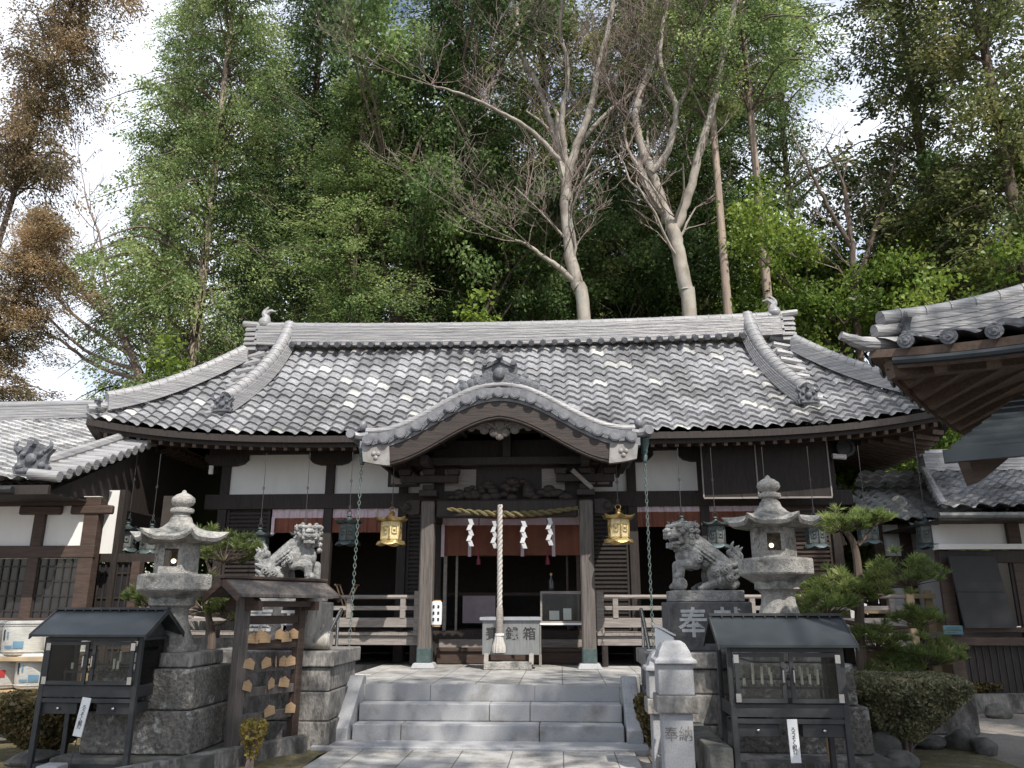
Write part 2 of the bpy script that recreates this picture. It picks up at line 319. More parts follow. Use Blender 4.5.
def tag(o, label=None, cat=None, group=None, kind=None):
    if label: o['label'] = label
    if cat: o['category'] = cat
    if group: o['group'] = group
    if kind: o['kind'] = kind
    return o
def thing(name, label, cat, loc=(0, 0, 0), rz=0.0, group=None):
    o = bpy.data.objects.new(name, None); COL.objects.link(o); o.empty_display_size = 0.2
    o.location = loc; o.rotation_euler = (0, 0, rz)
    return tag(o, label, cat, group)
def copy_tree(o, parent=None):
    c = o.copy(); COL.objects.link(c); c.parent = parent
    if parent is not None: c.matrix_parent_inverse = o.matrix_parent_inverse.copy()
    for ch in list(o.children): copy_tree(ch, c)
    return c
def dup(root, loc, rz=0.0, label=None, scale=None, group=None):
    c = copy_tree(root); c.location = loc; c.rotation_euler = (0, 0, rz)
    if label: c['label'] = label
    if scale: c.scale = scale if hasattr(scale, '__len__') else (scale,) * 3
    if group: c['group'] = group
    return c
def text_mesh(name, s, size, m, parent, loc, rot=(PI / 2, 0, 0), ext=0.003, vertical=False, bold=0.0):
    cu = bpy.data.curves.new(name, 'FONT'); cu.body = '\n'.join(s) if vertical else s
    cu.size = size; cu.extrude = ext; cu.align_x = 'CENTER'; cu.align_y = 'CENTER'; cu.offset = bold
    if vertical: cu.space_line = 0.82
    cu.resolution_u = 3
    o = bpy.data.objects.new('tmp', cu); COL.objects.link(o)
    dg = bpy.context.evaluated_depsgraph_get(); me = bpy.data.meshes.new_from_object(o.evaluated_get(dg))
    bpy.data.objects.remove(o)
    me.name = name; me.materials.clear(); me.materials.append(M[m])
    t = bpy.data.objects.new(name, me); COL.objects.link(t); t.parent = parent; t.location = loc; t.rotation_euler = rot
    return t
def smooth_noise(p, s=1.0, seed=0.0):
    x, y, z = p[0] * s + seed, p[1] * s - seed, p[2] * s + 2 * seed
    return (math.sin(x * 1.7 + math.sin(y * 2.3)) + math.sin(y * 1.9 + math.sin(z * 2.1) + 1.3) + math.sin(z * 2.2 + math.sin(x * 1.6) + 2.1)) / 3

# ------------------------------------------------------------------ foliage helpers
def leaf_mesh(name, C, size, m, flat=0.0, elong=1.8, dirs=None, fold=True):
    """C (N,3) leaf centres -> one mesh of small four-sided leaves"""
    N = len(C)
    if dirs is None:
        d = nrng.normal(size=(N, 3)); d[:, 2] *= (1 - flat)
    else: d = dirs + nrng.normal(size=(N, 3)) * 0.35
    d /= np.linalg.norm(d, axis=1, keepdims=True) + 1e-9
    a = nrng.normal(size=(N, 3)); s = np.cross(d, a); s /= np.linalg.norm(s, axis=1, keepdims=True) + 1e-9
    L = (size * (0.6 + 0.8 * nrng.random(N)))[:, None]; W = L / elong
    V = np.empty((N, 4, 3), dtype=np.float32)
    V[:, 0] = C - d * L * 0.5; V[:, 1] = C + s * W * 0.5 + d * L * 0.05; V[:, 2] = C + d * L * 0.5; V[:, 3] = C - s * W * 0.5 + d * L * 0.05
    me = bpy.data.meshes.new(name)
    me.vertices.add(4 * N); me.vertices.foreach_set('co', V.ravel())
    me.loops.add(4 * N); me.loops.foreach_set('vertex_index', np.arange(4 * N, dtype=np.int32))
    me.polygons.add(N); me.polygons.foreach_set('loop_start', np.arange(0, 4 * N, 4, dtype=np.int32))
    try: me.polygons.foreach_set('loop_total', np.full(N, 4, dtype=np.int32))
    except Exception: pass
    me.update(calc_edges=True); me.materials.append(M[m])
    return me
def add_me(me, name, parent):
    o = bpy.data.objects.new(name, me); COL.objects.link(o); o.parent = parent; return o

def curve_pts(ps, n=6):
    """Catmull-Rom through ps"""
    ps = [Vector(p) for p in ps]; P = [ps[0] * 2 - ps[1]] + ps + [ps[-1] * 2 - ps[-2]]
    o = []
    for i in range(1, len(P) - 2):
        for k in range(n):
            t = k / n
            o.append(0.5 * ((2 * P[i]) + (-P[i - 1] + P[i + 1]) * t + (2 * P[i - 1] - 5 * P[i] + 4 * P[i + 1] - P[i + 2]) * t * t + (-P[i - 1] + 3 * P[i] - 3 * P[i + 1] + P[i + 2]) * t ** 3))
    o.append(ps[-1]); return o
# ================================================================== STRUCTURE: ground, path, steps
def sheet(name, x0, x1, y0, y1, z, m, kind='structure', sub=1, jitter=0.0):
    b = MB(); n = sub
    for i in range(n + 1):
        for j in range(n + 1):
            x = x0 + (x1 - x0) * i / n; y = y0 + (y1 - y0) * j / n
            b.v.append((x, y, z + jitter * smooth_noise((x, y, 0), 1.2)))
    for i in range(n):
        for j in range(n):
            a = i * (n + 1) + j; b.f.append((a, a + n + 1, a + n + 2, a + 1))
    o = b.build(name, m); o['kind'] = kind; return o
M['gravel'] = mat('fine_gravel', (0.30, 0.27, 0.24), (0.20, 0.18, 0.16), rough=0.95, scale=45, bump=0.8, bscale=70, c3=(0.13, 0.12, 0.10), s3=0.8, lo3=0.5, hi3=0.75)
M['moss'] = mat('mossy_soil', (0.12, 0.115, 0.04), (0.10, 0.075, 0.05), rough=0.95, scale=14, bump=0.8, c3=(0.20, 0.17, 0.10), s3=4)
def paving_mat():
    m, t, b = new_mat('granite_paving')
    tcn = t.nodes.new('ShaderNodeTexCoord'); mpn = t.nodes.new('ShaderNodeMapping'); mpn.inputs['Rotation'].default_value = (0, 0, PI / 2)
    t.links.new(tcn.outputs['Object'], mpn.inputs[0])
    br = t.nodes.new('ShaderNodeTexBrick'); br.inputs['Scale'].default_value = 1.0; br.inputs['Mortar Size'].default_value = 0.006; br.inputs['Brick Width'].default_value = 0.92; br.inputs['Row Height'].default_value = 0.56
    br.inputs['Color1'].default_value = (0.50, 0.49, 0.47, 1); br.inputs['Color2'].default_value = (0.40, 0.39, 0.38, 1); br.inputs['Mortar'].default_value = (0.13, 0.12, 0.11, 1)
    t.links.new(mpn.outputs[0], br.inputs['Vector'])
    n = t.nodes.new('ShaderNodeTexNoise'); n.inputs['Scale'].default_value = 2.4; n.inputs['Detail'].default_value = 9; n.inputs['Roughness'].default_value = 0.7; t.links.new(tcn.outputs['Object'], n.inputs['Vector'])
    r = t.nodes.new('ShaderNodeValToRGB'); r.color_ramp.elements[0].position = 0.45; r.color_ramp.elements[0].color = (1, 1, 1, 1); r.color_ramp.elements[1].position = 0.62; r.color_ramp.elements[1].color = (0.55, 0.53, 0.5, 1)
    t.links.new(n.outputs['Fac'], r.inputs[0])
    n2 = t.nodes.new('ShaderNodeTexNoise'); n2.inputs['Scale'].default_value = 80; t.links.new(tcn.outputs['Object'], n2.inputs['Vector'])
    r2 = t.nodes.new('ShaderNodeValToRGB'); r2.color_ramp.elements[0].position = 0.35; r2.color_ramp.elements[0].color = (0.75, 0.75, 0.75, 1); r2.color_ramp.elements[1].position = 0.65
    t.links.new(n2.outputs['Fac'], r2.inputs[0])
    a = t.nodes.new('ShaderNodeMix'); a.data_type = 'RGBA'; a.blend_type = 'MULTIPLY'; a.inputs['Factor'].default_value = 1
    t.links.new(br.outputs['Color'], a.inputs['A']); t.links.new(r.outputs[0], a.inputs['B'])
    c = t.nodes.new('ShaderNodeMix'); c.data_type = 'RGBA'; c.blend_type = 'MULTIPLY'; c.inputs['Factor'].default_value = 1
    t.links.new(a.outputs['Result'], c.inputs['A']); t.links.new(r2.outputs[0], c.inputs['B'])
    t.links.new(c.outputs['Result'], b.inputs['Base Color']); b.inputs['Roughness'].default_value = 0.7
    bp = t.nodes.new('ShaderNodeBump'); bp.inputs['Strength'].default_value = 0.5; bp.inputs['Distance'].default_value = 0.01; bp.invert = True
    t.links.new(br.outputs['Fac'], bp.inputs['Height']); t.links.new(bp.outputs[0], b.inputs['Normal'])
    return m
M['paving'] = paving_mat()
CX = -0.9
sheet('ground', -600, 600, -600, 600, -0.03, 'gravel')
gd = sheet('garden_soil', -7.0, -2.72, 8.3, 13.6, -0.012, 'moss')
g2 = sheet('moss_bed', 0.92, 4.6, 8.0, 13.6, -0.012, 'moss')
pv = MB(); pv.b2(-2.60, 0.78, -4, 9.62, -0.05, 0.004); o = pv.build('stone_path', 'paving'); o['kind'] = 'structure'
kb = MB(); kb.b2(-2.86, 0.98, 9.63, 10.13, -0.05, 0.03); o = kb.build('path_kerb', 'granite', bevel=0.006); o['kind'] = 'structure'
mo = MB()
for i in range(13):
    for j in range(4):
        mo.v.append((-2.62 - 0.62 * j / 3 - 0.0, 4.0 + 5.6 * i / 12, 0.0 + 0.025 * smooth_noise((i, j, 3), 2.1)))
for i in range(12):
    for j in range(3):
        a = i * 4 + j; mo.f.append((a, a + 4, a + 5, a + 1))
o = mo.build('moss_strip', 'moss', smooth=True); o['kind'] = 'structure'
# terrace
tb = MB(); tb.b2(-2.78, 0.94, 10.75, 12.3, -0.02, 0.595); tb.b2(-3.1, 1.3, 12.3, 14.41, -0.02, 0.594)
o = tb.build('stone_terrace', 'paving', bevel=0.01); o['kind'] = 'structure'
tb = MB(); tb.b2(-6.9, 5.2, 14.42, 19.0, -0.02, 0.59); o = tb.build('foundation_platform', 'stone_side', bevel=0.01); o['kind'] = 'structure'

st = thing('stone_steps', 'three grey granite steps with sloping side curbs leading up to the shrine terrace', 'steps', (CX, 10.14, 0))
for k in range(3):
    y0 = 10.14 + 0.30 * k; z0 = 0.2 * k
    joints = [[-1.62, -1.03, 0.62, 1.62], [-1.62, 0.0, 0.5, 1.62], [-1.62, -0.78, 0.55, 1.62]][k]
    s = MB()
    for a, b_ in zip(joints[:-1], joints[1:]):
        s.b2(a + 0.003, b_ - 0.003, y0, y0 + 0.34 if k < 2 else 10.745, z0 + 0.002 * k, z0 + 0.2)
    s.v = [(v[0], v[1] - 10.14, v[2]) for v in s.v]
    s.build('step', 'granite', st, bevel=0.012, seg=2)
for sx in (-1, 1):
    s = MB()
    poly = [(-0.12, 0.0), (-0.12, 0.17), (0.56, 0.70), (0.72, 0.70), (0.72, 0.0)]
    s.prism(poly, sx * 1.64, sx * 1.83, 'X'); s.build('side_curb', 'granite', st, bevel=0.012, seg=2)

# ================================================================== MAIN HALL
HY = 13.8
hall = thing('shrine_hall', 'wide wooden shrine hall with grey tiled roof, white wall panels and a curved porch gable', 'shrine hall', (CX, 15.0, 0.59))
def hb(mb, name, m, parent=None, **k): return mb.build(name, m, parent or hall, world=True, **k)
ZE = 4.50; EH = 7.82; YE0 = 13.8; YE1 = 18.6; YR = 16.2; GH = 5.35; DMAX = 2.4
def rise(d): t = d / DMAX; return 2.45 * (0.80 * t + 0.20 * t * t)
def curl(a): return 0.40 * max(0.0, (abs(a) - 0.30) / 0.70) ** 3.0
def slope(mb, umax, ufun, dmax, limit, pitch=0.272, expo=0.158, seg=8, amp=0.038, lift=0.055):
    """ufun(u,d)->base Vector, outward normal ~ up; limit(d)-> max |u|"""
    n = int(round(2 * umax / pitch)); pitch = 2 * umax / n; nu = n * seg
    nc = int(round(dmax / expo)); expo = dmax / nc
    us = [-umax + 2 * umax * i / nu for i in range(nu + 1)]
    rows = []
    for c in range(nc):
        for s_ in (0.0, 0.5, 1.0): rows.append((max(0, c * expo + s_ * expo - (0.03 if s_ == 0 else 0)), lift * (1 - s_), c + 0.05 + 0.9 * s_))
    mb.uv = mb.uv or []
    o = len(mb.v)
    jit = [[rng.uniform(-1, 1) for _ in range(n + 1)] for _ in range(nc + 1)]
    for (d, l, cv) in rows:
        L = limit(d)
        for i, u in enumerate(us):
            ph = (i % seg) / seg
            prof = amp * (math.sin(2 * PI * ph) * 0.8 + 0.28 * math.sin(4 * PI * ph + 0.6))
            uu = max(-L, min(L, u))
            ti = min(n - 1, i // seg); ci = int(cv)
            b = ufun(uu, d)
            mb.v.append((b.x, b.y, b.z + (prof + l * (1.12 + 0.22 * jit[ci][ti])) + 0.02))
            mb.uv.append(((i + 0.5) / seg if i < nu else n - .1, cv))
    W = nu + 1
    for r in range(len(rows) - 1):
        dl = limit(rows[r][0])
        for i in range(nu):
            if us[i] >= dl or us[i + 1] <= -dl: continue
            a = o + r * W + i; mb.f.append((a, a + 1, a + W + 1, a + W))
    return mb
def f_front(u, d):
    return Vector((CX + u, YE0 + d, ZE + rise(d) + curl(u / EH) * max(0, 1 - d / 2.6)))
def f_back(u, d):
    p = f_front(u, d); return Vector((p.x, YE1 - d, p.z))
hy = (YE1 - YE0) / 2
def f_side(sg):
    def f(u, d): return Vector((CX + sg * (EH - d), YR + u, ZE + rise(d) + curl(u / hy) * max(0, 1 - d / 2.6)))
    return f
def lim_front(d): return EH - d if d < EH - GH else GH + 0.35
roof = MB(); slope(roof, EH, f_front, DMAX, lim_front)
roof_o = hb(roof, 'roof', 'tile', smooth=False)
me = roof_o.data; me.shade_smooth()
try: me.set_sharp_from_angle(angle=R(50))
except Exception: pass
bk = MB(); slope(bk, EH, f_back, DMAX, lim_front, seg=4)
hb(bk, 'rear_slope', 'tile', roof_o)
for sg in (-1, 1):
    sb = MB(); slope(sb, hy, f_side(sg), 2.2, lambda d: hy - d)
    hb(sb, 'side_slope', 'tile', roof_o)
# eave fascia + soffit + rafters, following the curl
def eave_line(n=60):
    pts = []
    for i in range(n + 1):
        u = -EH + 2 * EH * i / n; pts.append(f_front(u, 0))
    return pts
def strip(mb, line_a, line_b):
    o = len(mb.v); k = len(line_a)
    mb.v += [tuple(p) for p in line_a] + [tuple(p) for p in line_b]
    for i in range(k - 1): mb.f.append((o + i, o + i + 1, o + k + i + 1, o + k + i))
def loop_pts(f, um, d, dz, n=48, inset=0.0):
    r = []
    for i in range(n + 1):
        u = (-1 + 2 * i / n) * (um - d); p = f(u, d); p.z = ZE + curl((u) / (um - d) if um > d else 0) * max(0, 1 - d / 2.2) + dz; r.append(p)
    return r
fas = MB(); sof = MB(); raf = MB()
sides = [(f_front, EH), (f_back, EH), (f_side(-1), hy), (f_side(1), hy)]
for f, um in sides:
    a0 = loop_pts(f, um, 0.03, 0.02); a1 = loop_pts(f, um, 0.03, -0.10); a2 = loop_pts(f, um, 0.13, -0.10); a3 = loop_pts(f, um, 0.13, -0.17); a4 = loop_pts(f, um, 0.2, -0.17)
    strip(fas, a0, a1); strip(fas, a1, a2); strip(fas, a2, a3); strip(fas, a3, a4)
    b0 = loop_pts(f, um, 0.15, -0.13); b1 = loop_pts(f, um, 1.25, 0.10)
    strip(sof, b0, b1)
    n = int(2 * um / 0.215)
    for i in range(n + 1):
        u = -um + 0.14 + (2 * um - 0.28) * i / n
        dend = min(1.22, um - abs(u))
        if dend < 0.3: continue
        def zz(d): return ZE + curl(u / um) * max(0, 1 - d / 2.2)
        p = f(u, 0.16); p.z = zz(0.16) - 0.185
        q = f(u, dend); q.z = zz(dend) + (-0.185 + 0.23 * (dend - .15) / 1.1)
        raf.bar(p, q, 0.065, 0.08)
hb(fas, 'fascia', 'wood_dark', roof_o)
hb(sof, 'soffit', 'rafter', roof_o)
hb(raf, 'rafter_row', 'rafter', roof_o)
# ridge: layered courses
def ridge_body(mb, pts, w0, w1, h, layers=6, up=0.0):
    """layered ridge: stack of thin slabs along a polyline, ledges between"""
    pts = [Vector(p) for p in pts]; k = len(pts)
    secs = []
    for l in range(layers):
        t0 = l / layers; ww = w0 + (w1 - w0) * t0
        z0 = h * t0; z1 = h * (l + 0.82) / layers
        secs += [(ww, z0), (ww, z1), (ww - 0.03, z1), (ww - 0.03, h * (l + 1) / layers)]
    prof = [(-x / 2, z) for x, z in secs] + [(x / 2, z) for x, z in reversed(secs)]
    n = len(prof); o = len(mb.v)
    for i, p in enumerate(pts):
        d = (pts[min(i + 1, k - 1)] - pts[max(0, i - 1)]); d.z = 0; d.normalize(); s = Vector((-d.y, d.x, 0))
        for (x, z) in prof: mb.v.append(tuple(p + s * x + Vector((0, 0, z))))
    for i in range(k - 1):
        for j in range(n): mb.f.append((o + i * n + j, o + i * n + (j + 1) % n, o + (i + 1) * n + (j + 1) % n, o + (i + 1) * n + j))
    mb.f += [tuple(o + j for j in range(n)), tuple(o + (k - 1) * n + j for j in range(n - 1, -1, -1))]
ZR = ZE + rise(DMAX)
def main_ridge_z(x): return ZR - 0.02 + 0.10 * (abs(x - CX) / 5.6) ** 2
rp = [(CX - 5.65 + 11.3 * i / 24, YR, main_ridge_z(CX - 5.65 + 11.3 * i / 24)) for i in range(25)]
rd = MB(); ridge_body(rd, rp, 0.42, 0.30, 0.44, 6)
ridge = hb(rd, 'main_ridge', 'ridge', roof_o)
cap = MB()
cap.tube([(p[0], p[1], p[2] + 0.47) for p in rp], 0.105, 10)
for i in range(46):
    x = CX - 5.62 + 11.24 * i / 45; z = main_ridge_z(x) + 0.47
    cap.tube([(x, YR, z), (x + 0.02, YR, z)], 0.115, 10)
hb(cap, 'ridge_cap', 'ridge', ridge, smooth=True)
# row of small round tiles under the ridge
rr = MB()
for i in range(42):
    x = CX - 5.0 + 10.0 * i / 41; z = main_ridge_z(x) + 0.02
    rr.tube([(x, YR - 0.36, z - 0.06), (x, YR - 0.16, z + 0.03)], 0.062, 8)
hb(rr, 'round_tile_row', 'oni', ridge, smooth=True)
kd_o = []
def bez_ridge(a, b, sag, n=14):
    a = Vector(a); b = Vector(b); r = []
    for i in range(n + 1):
        t = i / n; p = a.lerp(b, t); p.z -= sag * 4 * t * (1 - t) * 1.0; r.append(p)
    return r
def oni(parent, c, s, face, mat_='oni'):
    """ridge-end ornament tile: arched plate with horns, brow, scroll and boss, facing -Y rotated by face"""
    b = MB(); pl = []
    outline = [(-0.5, 0), (-0.56, 0.18), (-0.42, 0.28), (-0.46, 0.52), (-0.62, 0.72), (-0.44, 0.66), (-0.24, 0.82), (-0.1, 0.84), (0, 1.02), (0.1, 0.84), (0.24, 0.82), (0.44, 0.66), (0.62, 0.72), (0.46, 0.52), (0.42, 0.28), (0.56, 0.18), (0.5, 0)]
    b.prism([(x * s, z * s) for x, z in outline], -0.06 * s, 0.10 * s, 'Y')
    b.sphere((0, -0.10 * s, 0.42 * s), 0.17 * s, 8, (1, 0.6, 1))
    for sx in (-1, 1):
        b.sphere((sx * 0.26 * s, -0.07 * s, 0.56 * s), 0.10 * s, 6); b.sphere((sx * 0.34 * s, -0.07 * s, 0.22 * s), 0.12 * s, 6)
        b.tube(curve_pts([(sx * 0.38 * s, -0.05 * s, 0.64 * s), (sx * 0.55 * s, -0.07 * s, 0.80 * s), (sx * 0.48 * s, -0.05 * s, 0.98 * s)], 4), [0.08 * s] * 4 + [0.06 * s] * 3 + [0.02 * s] * 2, 6)
    b.tube([(-0.4 * s, -0.07 * s, 0.08 * s), (0.4 * s, -0.07 * s, 0.08 * s)], 0.07 * s, 6)
    b.tube([(0, -0.25 * s, 0.86 * s), (0, 0.3 * s, 0.84 * s)], 0.10 * s, 8)
    m_ = Matrix.Translation(Vector(c)) @ Matrix.Rotation(face, 4, 'Z')
    b.xf(m_); return b.build('end_ornament', mat_, parent, world=True, smooth=True)
for sg in (-1, 1):
    # descending ridge
    kp = []
    for i in range(17):
        t = i / 16; d = 2.25 - 1.62 * t; u = 4.95 + 0.50 * t ** 1.6
        p = f_front(sg * u, min(2.4, d + .15 * (1 - t))); p.z += 0.02 + 0.26 * (1 - t) ** 5; kp.append(p)
    k = MB(); ridge_body(k, kp, 0.40, 0.28, 0.27, 5)
    ko = hb(k, 'descending_ridge', 'ridge', roof_o)
    c2 = MB(); c2.tube([Vector(p) + Vector((0, 0, 0.30)) for p in kp], 0.135, 10)
    for p in kp[1:-1]:
        q = Vector(p) + Vector((0, 0, 0.30)); c2.tube([q + Vector((0, 0.02, 0.01)), q - Vector((0, 0.02, -0.01 + 0.02))], 0.148, 10)
    hb(c2, 'ridge_cap', 'ridge', ko, smooth=True)
    oni(ko, kp[-1] + Vector((0, -0.14, -0.02)), 0.36, 0)
    # outer verge roll of the gable + corner ridge
    vp = []
    for i in range(12):
        t = i / 11; d = 2.4 - 0.55 * t; vp.append(f_front(sg * (GH + 0.30 + 0.05 * t), d) + Vector((0, 0, 0.05)))
    hp = []
    for i in range(20):
        t = i / 19; d = 2.05 - 2.02 * t; p = f_front(sg * (EH - d), d); p.z += 0.03 + 0.05 * t ** 3; hp.append(p)
    k = MB(); ridge_body(k, hp[:-2], 0.36, 0.26, 0.25, 4)
    co = hb(k, 'corner_ridge', 'ridge', roof_o)
    c2 = MB(); c2.tube([Vector(p) + Vector((0, 0, 0.27)) for p in hp[:-2]], 0.12, 10)
    c2.tube([Vector(p) + Vector((0, 0, 0.10)) for p in hp[-5:]], 0.085, 10)
    for p in hp[1:-3]:
        q = Vector(p) + Vector((0, 0, 0.27)); c2.tube([q, q + Vector((sg * 0.02, -0.02, -0.01))], 0.132, 10)
    hb(c2, 'ridge_cap', 'ridge', co, smooth=True)
    oni(co, hp[-2] + Vector((0, 0, 0.02)), 0.26, sg * R(45))
    # verge: short tiles across the gable edge
    vg = MB()
    for i in range(11):
        d = 2.36 - 0.20 * i
        if d < 0.4: break
        p = f_front(sg * (GH + 0.02), d); q = f_front(sg * (GH + 0.42), d)
        vg.tube([p + Vector((0, 0, 0.12)), q + Vector((0, 0, 0.02))], 0.075, 8)
        p = f_back(sg * (GH + 0.02), d); q = f_back(sg * (GH + 0.42), d)
        vg.tube([p + Vector((0, 0, 0.12)), q + Vector((0, 0, 0.02))], 0.075, 8)
    hb(vg, 'verge_tile_row', 'ridge', roof_o, smooth=True)
    # gable wall
    g = MB(); g.prism([(YR - 1.5, ZE + 0.55), (YR, ZR - 0.12), (YR + 1.5, ZE + 0.55)], CX + sg * (GH - 0.12), CX + sg * (GH - 0.02), 'X')
    hb(g, 'gable_wall', 'wood_dark')
    # stacked ridge end with horn
    e = MB()
    x = CX + sg * 5.66
    for j in range(5):
        e.box((x + sg * 0.07, YR, main_ridge_z(x) - 0.1 + 0.115 * j), (0.26, 0.46 - 0.03 * j, 0.07))
        e.tube([(x + sg * 0.2, YR - 0.2 + 0.014 * j, main_ridge_z(x) - 0.1 + 0.115 * j), (x + sg * 0.2, YR + 0.2 - 0.014 * j, main_ridge_z(x) - 0.1 + 0.115 * j)], 0.04, 6)
    e.tube([(x - sg * 0.05, YR, main_ridge_z(x) + 0.5), (x + sg * 0.34, YR, main_ridge_z(x) + 0.55)], [0.08, 0.07], 8)
    hb(e, 'ridge_end', 'ridge', ridge, smooth=True)
    hcv = curve_pts([(x - sg * 0.14, YR, main_ridge_z(x) + 0.5), (x - sg * 0.16, YR, main_ridge_z(x) + 0.66), (x - sg * 0.10, YR, main_ridge_z(x) + 0.80), (x - sg * 0.19, YR, main_ridge_z(x) + 0.93)], 5)
    h = MB(); h.tube(hcv, [0.12 - 0.10 * i / (len(hcv) - 1) for i in range(len(hcv))], 8)
    h.tube(curve_pts([(x - sg * 0.14, YR, main_ridge_z(x) + 0.76), (x - sg * 0.24, YR, main_ridge_z(x) + 0.84), (x - sg * 0.36, YR, main_ridge_z(x) + 0.82)], 4), [0.06] * 3 + [0.045] * 3 + [0.02] * 3, 6)
    h.sphere((x - sg * 0.14, YR - 0.02, main_ridge_z(x) + 0.55), 0.14, 8)
    hb(h, 'fish_tail_ornament', 'ridge', ridge, smooth=True)

# ---- walls
YW = 15.0
def wx(px, py=530, Y=YW): return at(px, py, Y).x
def wz(py, px=500, Y=YW): return at(px, py, Y).z
FL = 1.15
posts = [wx(222), wx(328), -2.95, CX - 1.38, CX + 1.38, 1.35, wx(705), wx(835)]
pm = MB()
for x in posts:
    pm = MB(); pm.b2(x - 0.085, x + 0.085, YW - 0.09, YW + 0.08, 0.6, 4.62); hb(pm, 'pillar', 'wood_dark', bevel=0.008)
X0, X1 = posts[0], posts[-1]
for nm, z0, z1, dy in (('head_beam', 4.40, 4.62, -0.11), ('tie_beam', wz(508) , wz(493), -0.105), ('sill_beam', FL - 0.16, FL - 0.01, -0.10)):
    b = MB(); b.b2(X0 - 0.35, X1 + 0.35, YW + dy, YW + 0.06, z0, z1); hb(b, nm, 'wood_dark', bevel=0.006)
# boat shaped brackets over posts
for x in posts:
    b = MB(); pts = [(-0.42, 4.40), (-0.42, 4.30), (-0.34, 4.22), (-0.2, 4.18), (0.2, 4.18), (0.34, 4.22), (0.42, 4.30), (0.42, 4.40)]
    b.prism([(x + u, z) for u, z in pts], YW - 0.14, YW - 0.02, 'Y'); hb(b, 'bracket', 'wood_dark')
def wall_panel(xa, xb, za, zb, m, nm='wall_panel', y=YW): 
    b = MB(); b.b2(xa, xb, y - 0.02, y + 0.03, za, zb); return hb(b, nm, m)
wt = 4.405; wb = wz(493)
for a, b_ in zip(posts[:-1], posts[1:]):
    if a > posts[5]: continue
    if a == posts[3]:
        wall_panel(a + .08, b_ - .08, wb, wt, 'wood_dark', 'wall_panel'); continue
    wall_panel(a + .085, b_ - .085, wb, wt, 'plaster', 'white_panel')
# right bay beyond px705: dark behind blind
wall_panel(posts[6] + .085, posts[7] - .085, wb, wt, 'wood_dark', 'wall_panel')
# hanging blind
sd_ = MB()
bx0, bx1 = wx(702, 470, 14.5), wx(829, 470, 14.5); bz0, bz1 = at(760, 497, 14.5).z, at(760, 437, 14.5).z
n = 60
for i in range(n):
    z = bz0 + (bz1 - bz0) * i / n; sd_.b2(bx0, bx1, 14.49, 14.502, z + .002, z + (bz1 - bz0) / n * 0.85)
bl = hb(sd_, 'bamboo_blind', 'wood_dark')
sd_ = MB()
for t in (0.0, 0.43, 1.0): x = bx0 + (bx1 - bx0) * t; sd_.b2(x - 0.012, x + 0.012, 14.475, 14.488, bz0, bz1)
sd_.b2(bx0, bx1, 14.47, 14.51, bz0 - 0.03, bz0)
hb(sd_, 'blind_binding', 'wood_rail', bl)
# slatted shutters
def shutter(xa, xb, za, zb, m='wood_dark', y=YW - 0.01, step=0.075, open_=False):
    b = MB(); b.b2(xa, xa + .05, y - .03, y + .03, za, zb); b.b2(xb - .05, xb, y - .03, y + .03, za, zb)
    if not open_: b.b2(xa, xb, y + .015, y + .03, za, zb)
    n = int((zb - za) / step)
    for i in range(n + 1):
        z = za + (zb - za) * i / n; b.b2(xa + .05, xb - .05, y - .022, y + .01, z - .02, z + .02)
    return hb(b, 'slatted_shutter', m)
tb0 = wz(508)
shutter(posts[0] + .09, wx(270), FL, tb0)
shutter(-2.86, CX - 1.47, FL, tb0); shutter(CX + 1.47, 1.26, FL, tb0)
shutter(wx(768), posts[7] - .09, FL, tb0, 'wood_brown')
# curtains
def curtain(xa, xb, zt, zm, zb, y, nm='curtain', strips=()):
    n = 40; top = MB(); bot = MB()
    def wav(i): return 0.012 * math.sin(i * 0.9) + 0.006 * math.sin(i * 2.3)
    for mb, z0, z1 in ((top, zm, zt), (bot, zb, zm)):
        for i in range(n + 1):
            x = xa + (xb - xa) * i / n
            mb.v += [(x, y + wav(i), z1), (x, y + wav(i) * 1.6 - (0.01 if mb is bot else 0), z0)]
        for i in range(n): mb.f.append((2 * i, 2 * i + 2, 2 * i + 3, 2 * i + 1))
        so_ = mb
    a = hb(bot, nm, 'brown_curtain'); c = hb(top, 'curtain_band', 'pink', a)
    for x in strips:
        s = MB(); s.b2(x - .03, x + .03, y - .035, y - .03, zb - .02, zm + .02); hb(s, 'curtain_strip', 'pink', a)
    return a
zc = [wz(510), wz(516), wz(530)]
curtain(wx(272), posts[1] - .09, tb0, wz(517), wz(532), YW - .05, strips=(wx(274),))
curtain(posts[1] + .09, posts[2] - .09, tb0, wz(517), wz(532), YW - .05)
curtain(posts[5] + .09, posts[6] - .09, tb0 + .02, wz(512, 680), wz(527, 680), YW - .05)
curtain(posts[6] + .09, wx(766), tb0 + .02, wz(512, 680), wz(527, 680), YW - .05)
czt, czm, czb = wz(513), wz(526), wz(556)
curtain(CX - 1.28, CX + 1.28, czt + .04, czm, czb, YW - .14, strips=(CX - 1.26, CX - 0.76, CX + 0.21, CX + 0.78))
rl_ = MB(); rl_.tube(curve_pts([(CX - 1.2, YW - .19, czt), (CX - .4, YW - .2, czt - .09), (CX + .4, YW - .2, czt - .09), (CX + 1.2, YW - .19, czt)], 6), 0.035, 6)
hb(rl_, 'red_pelmet', 'red')
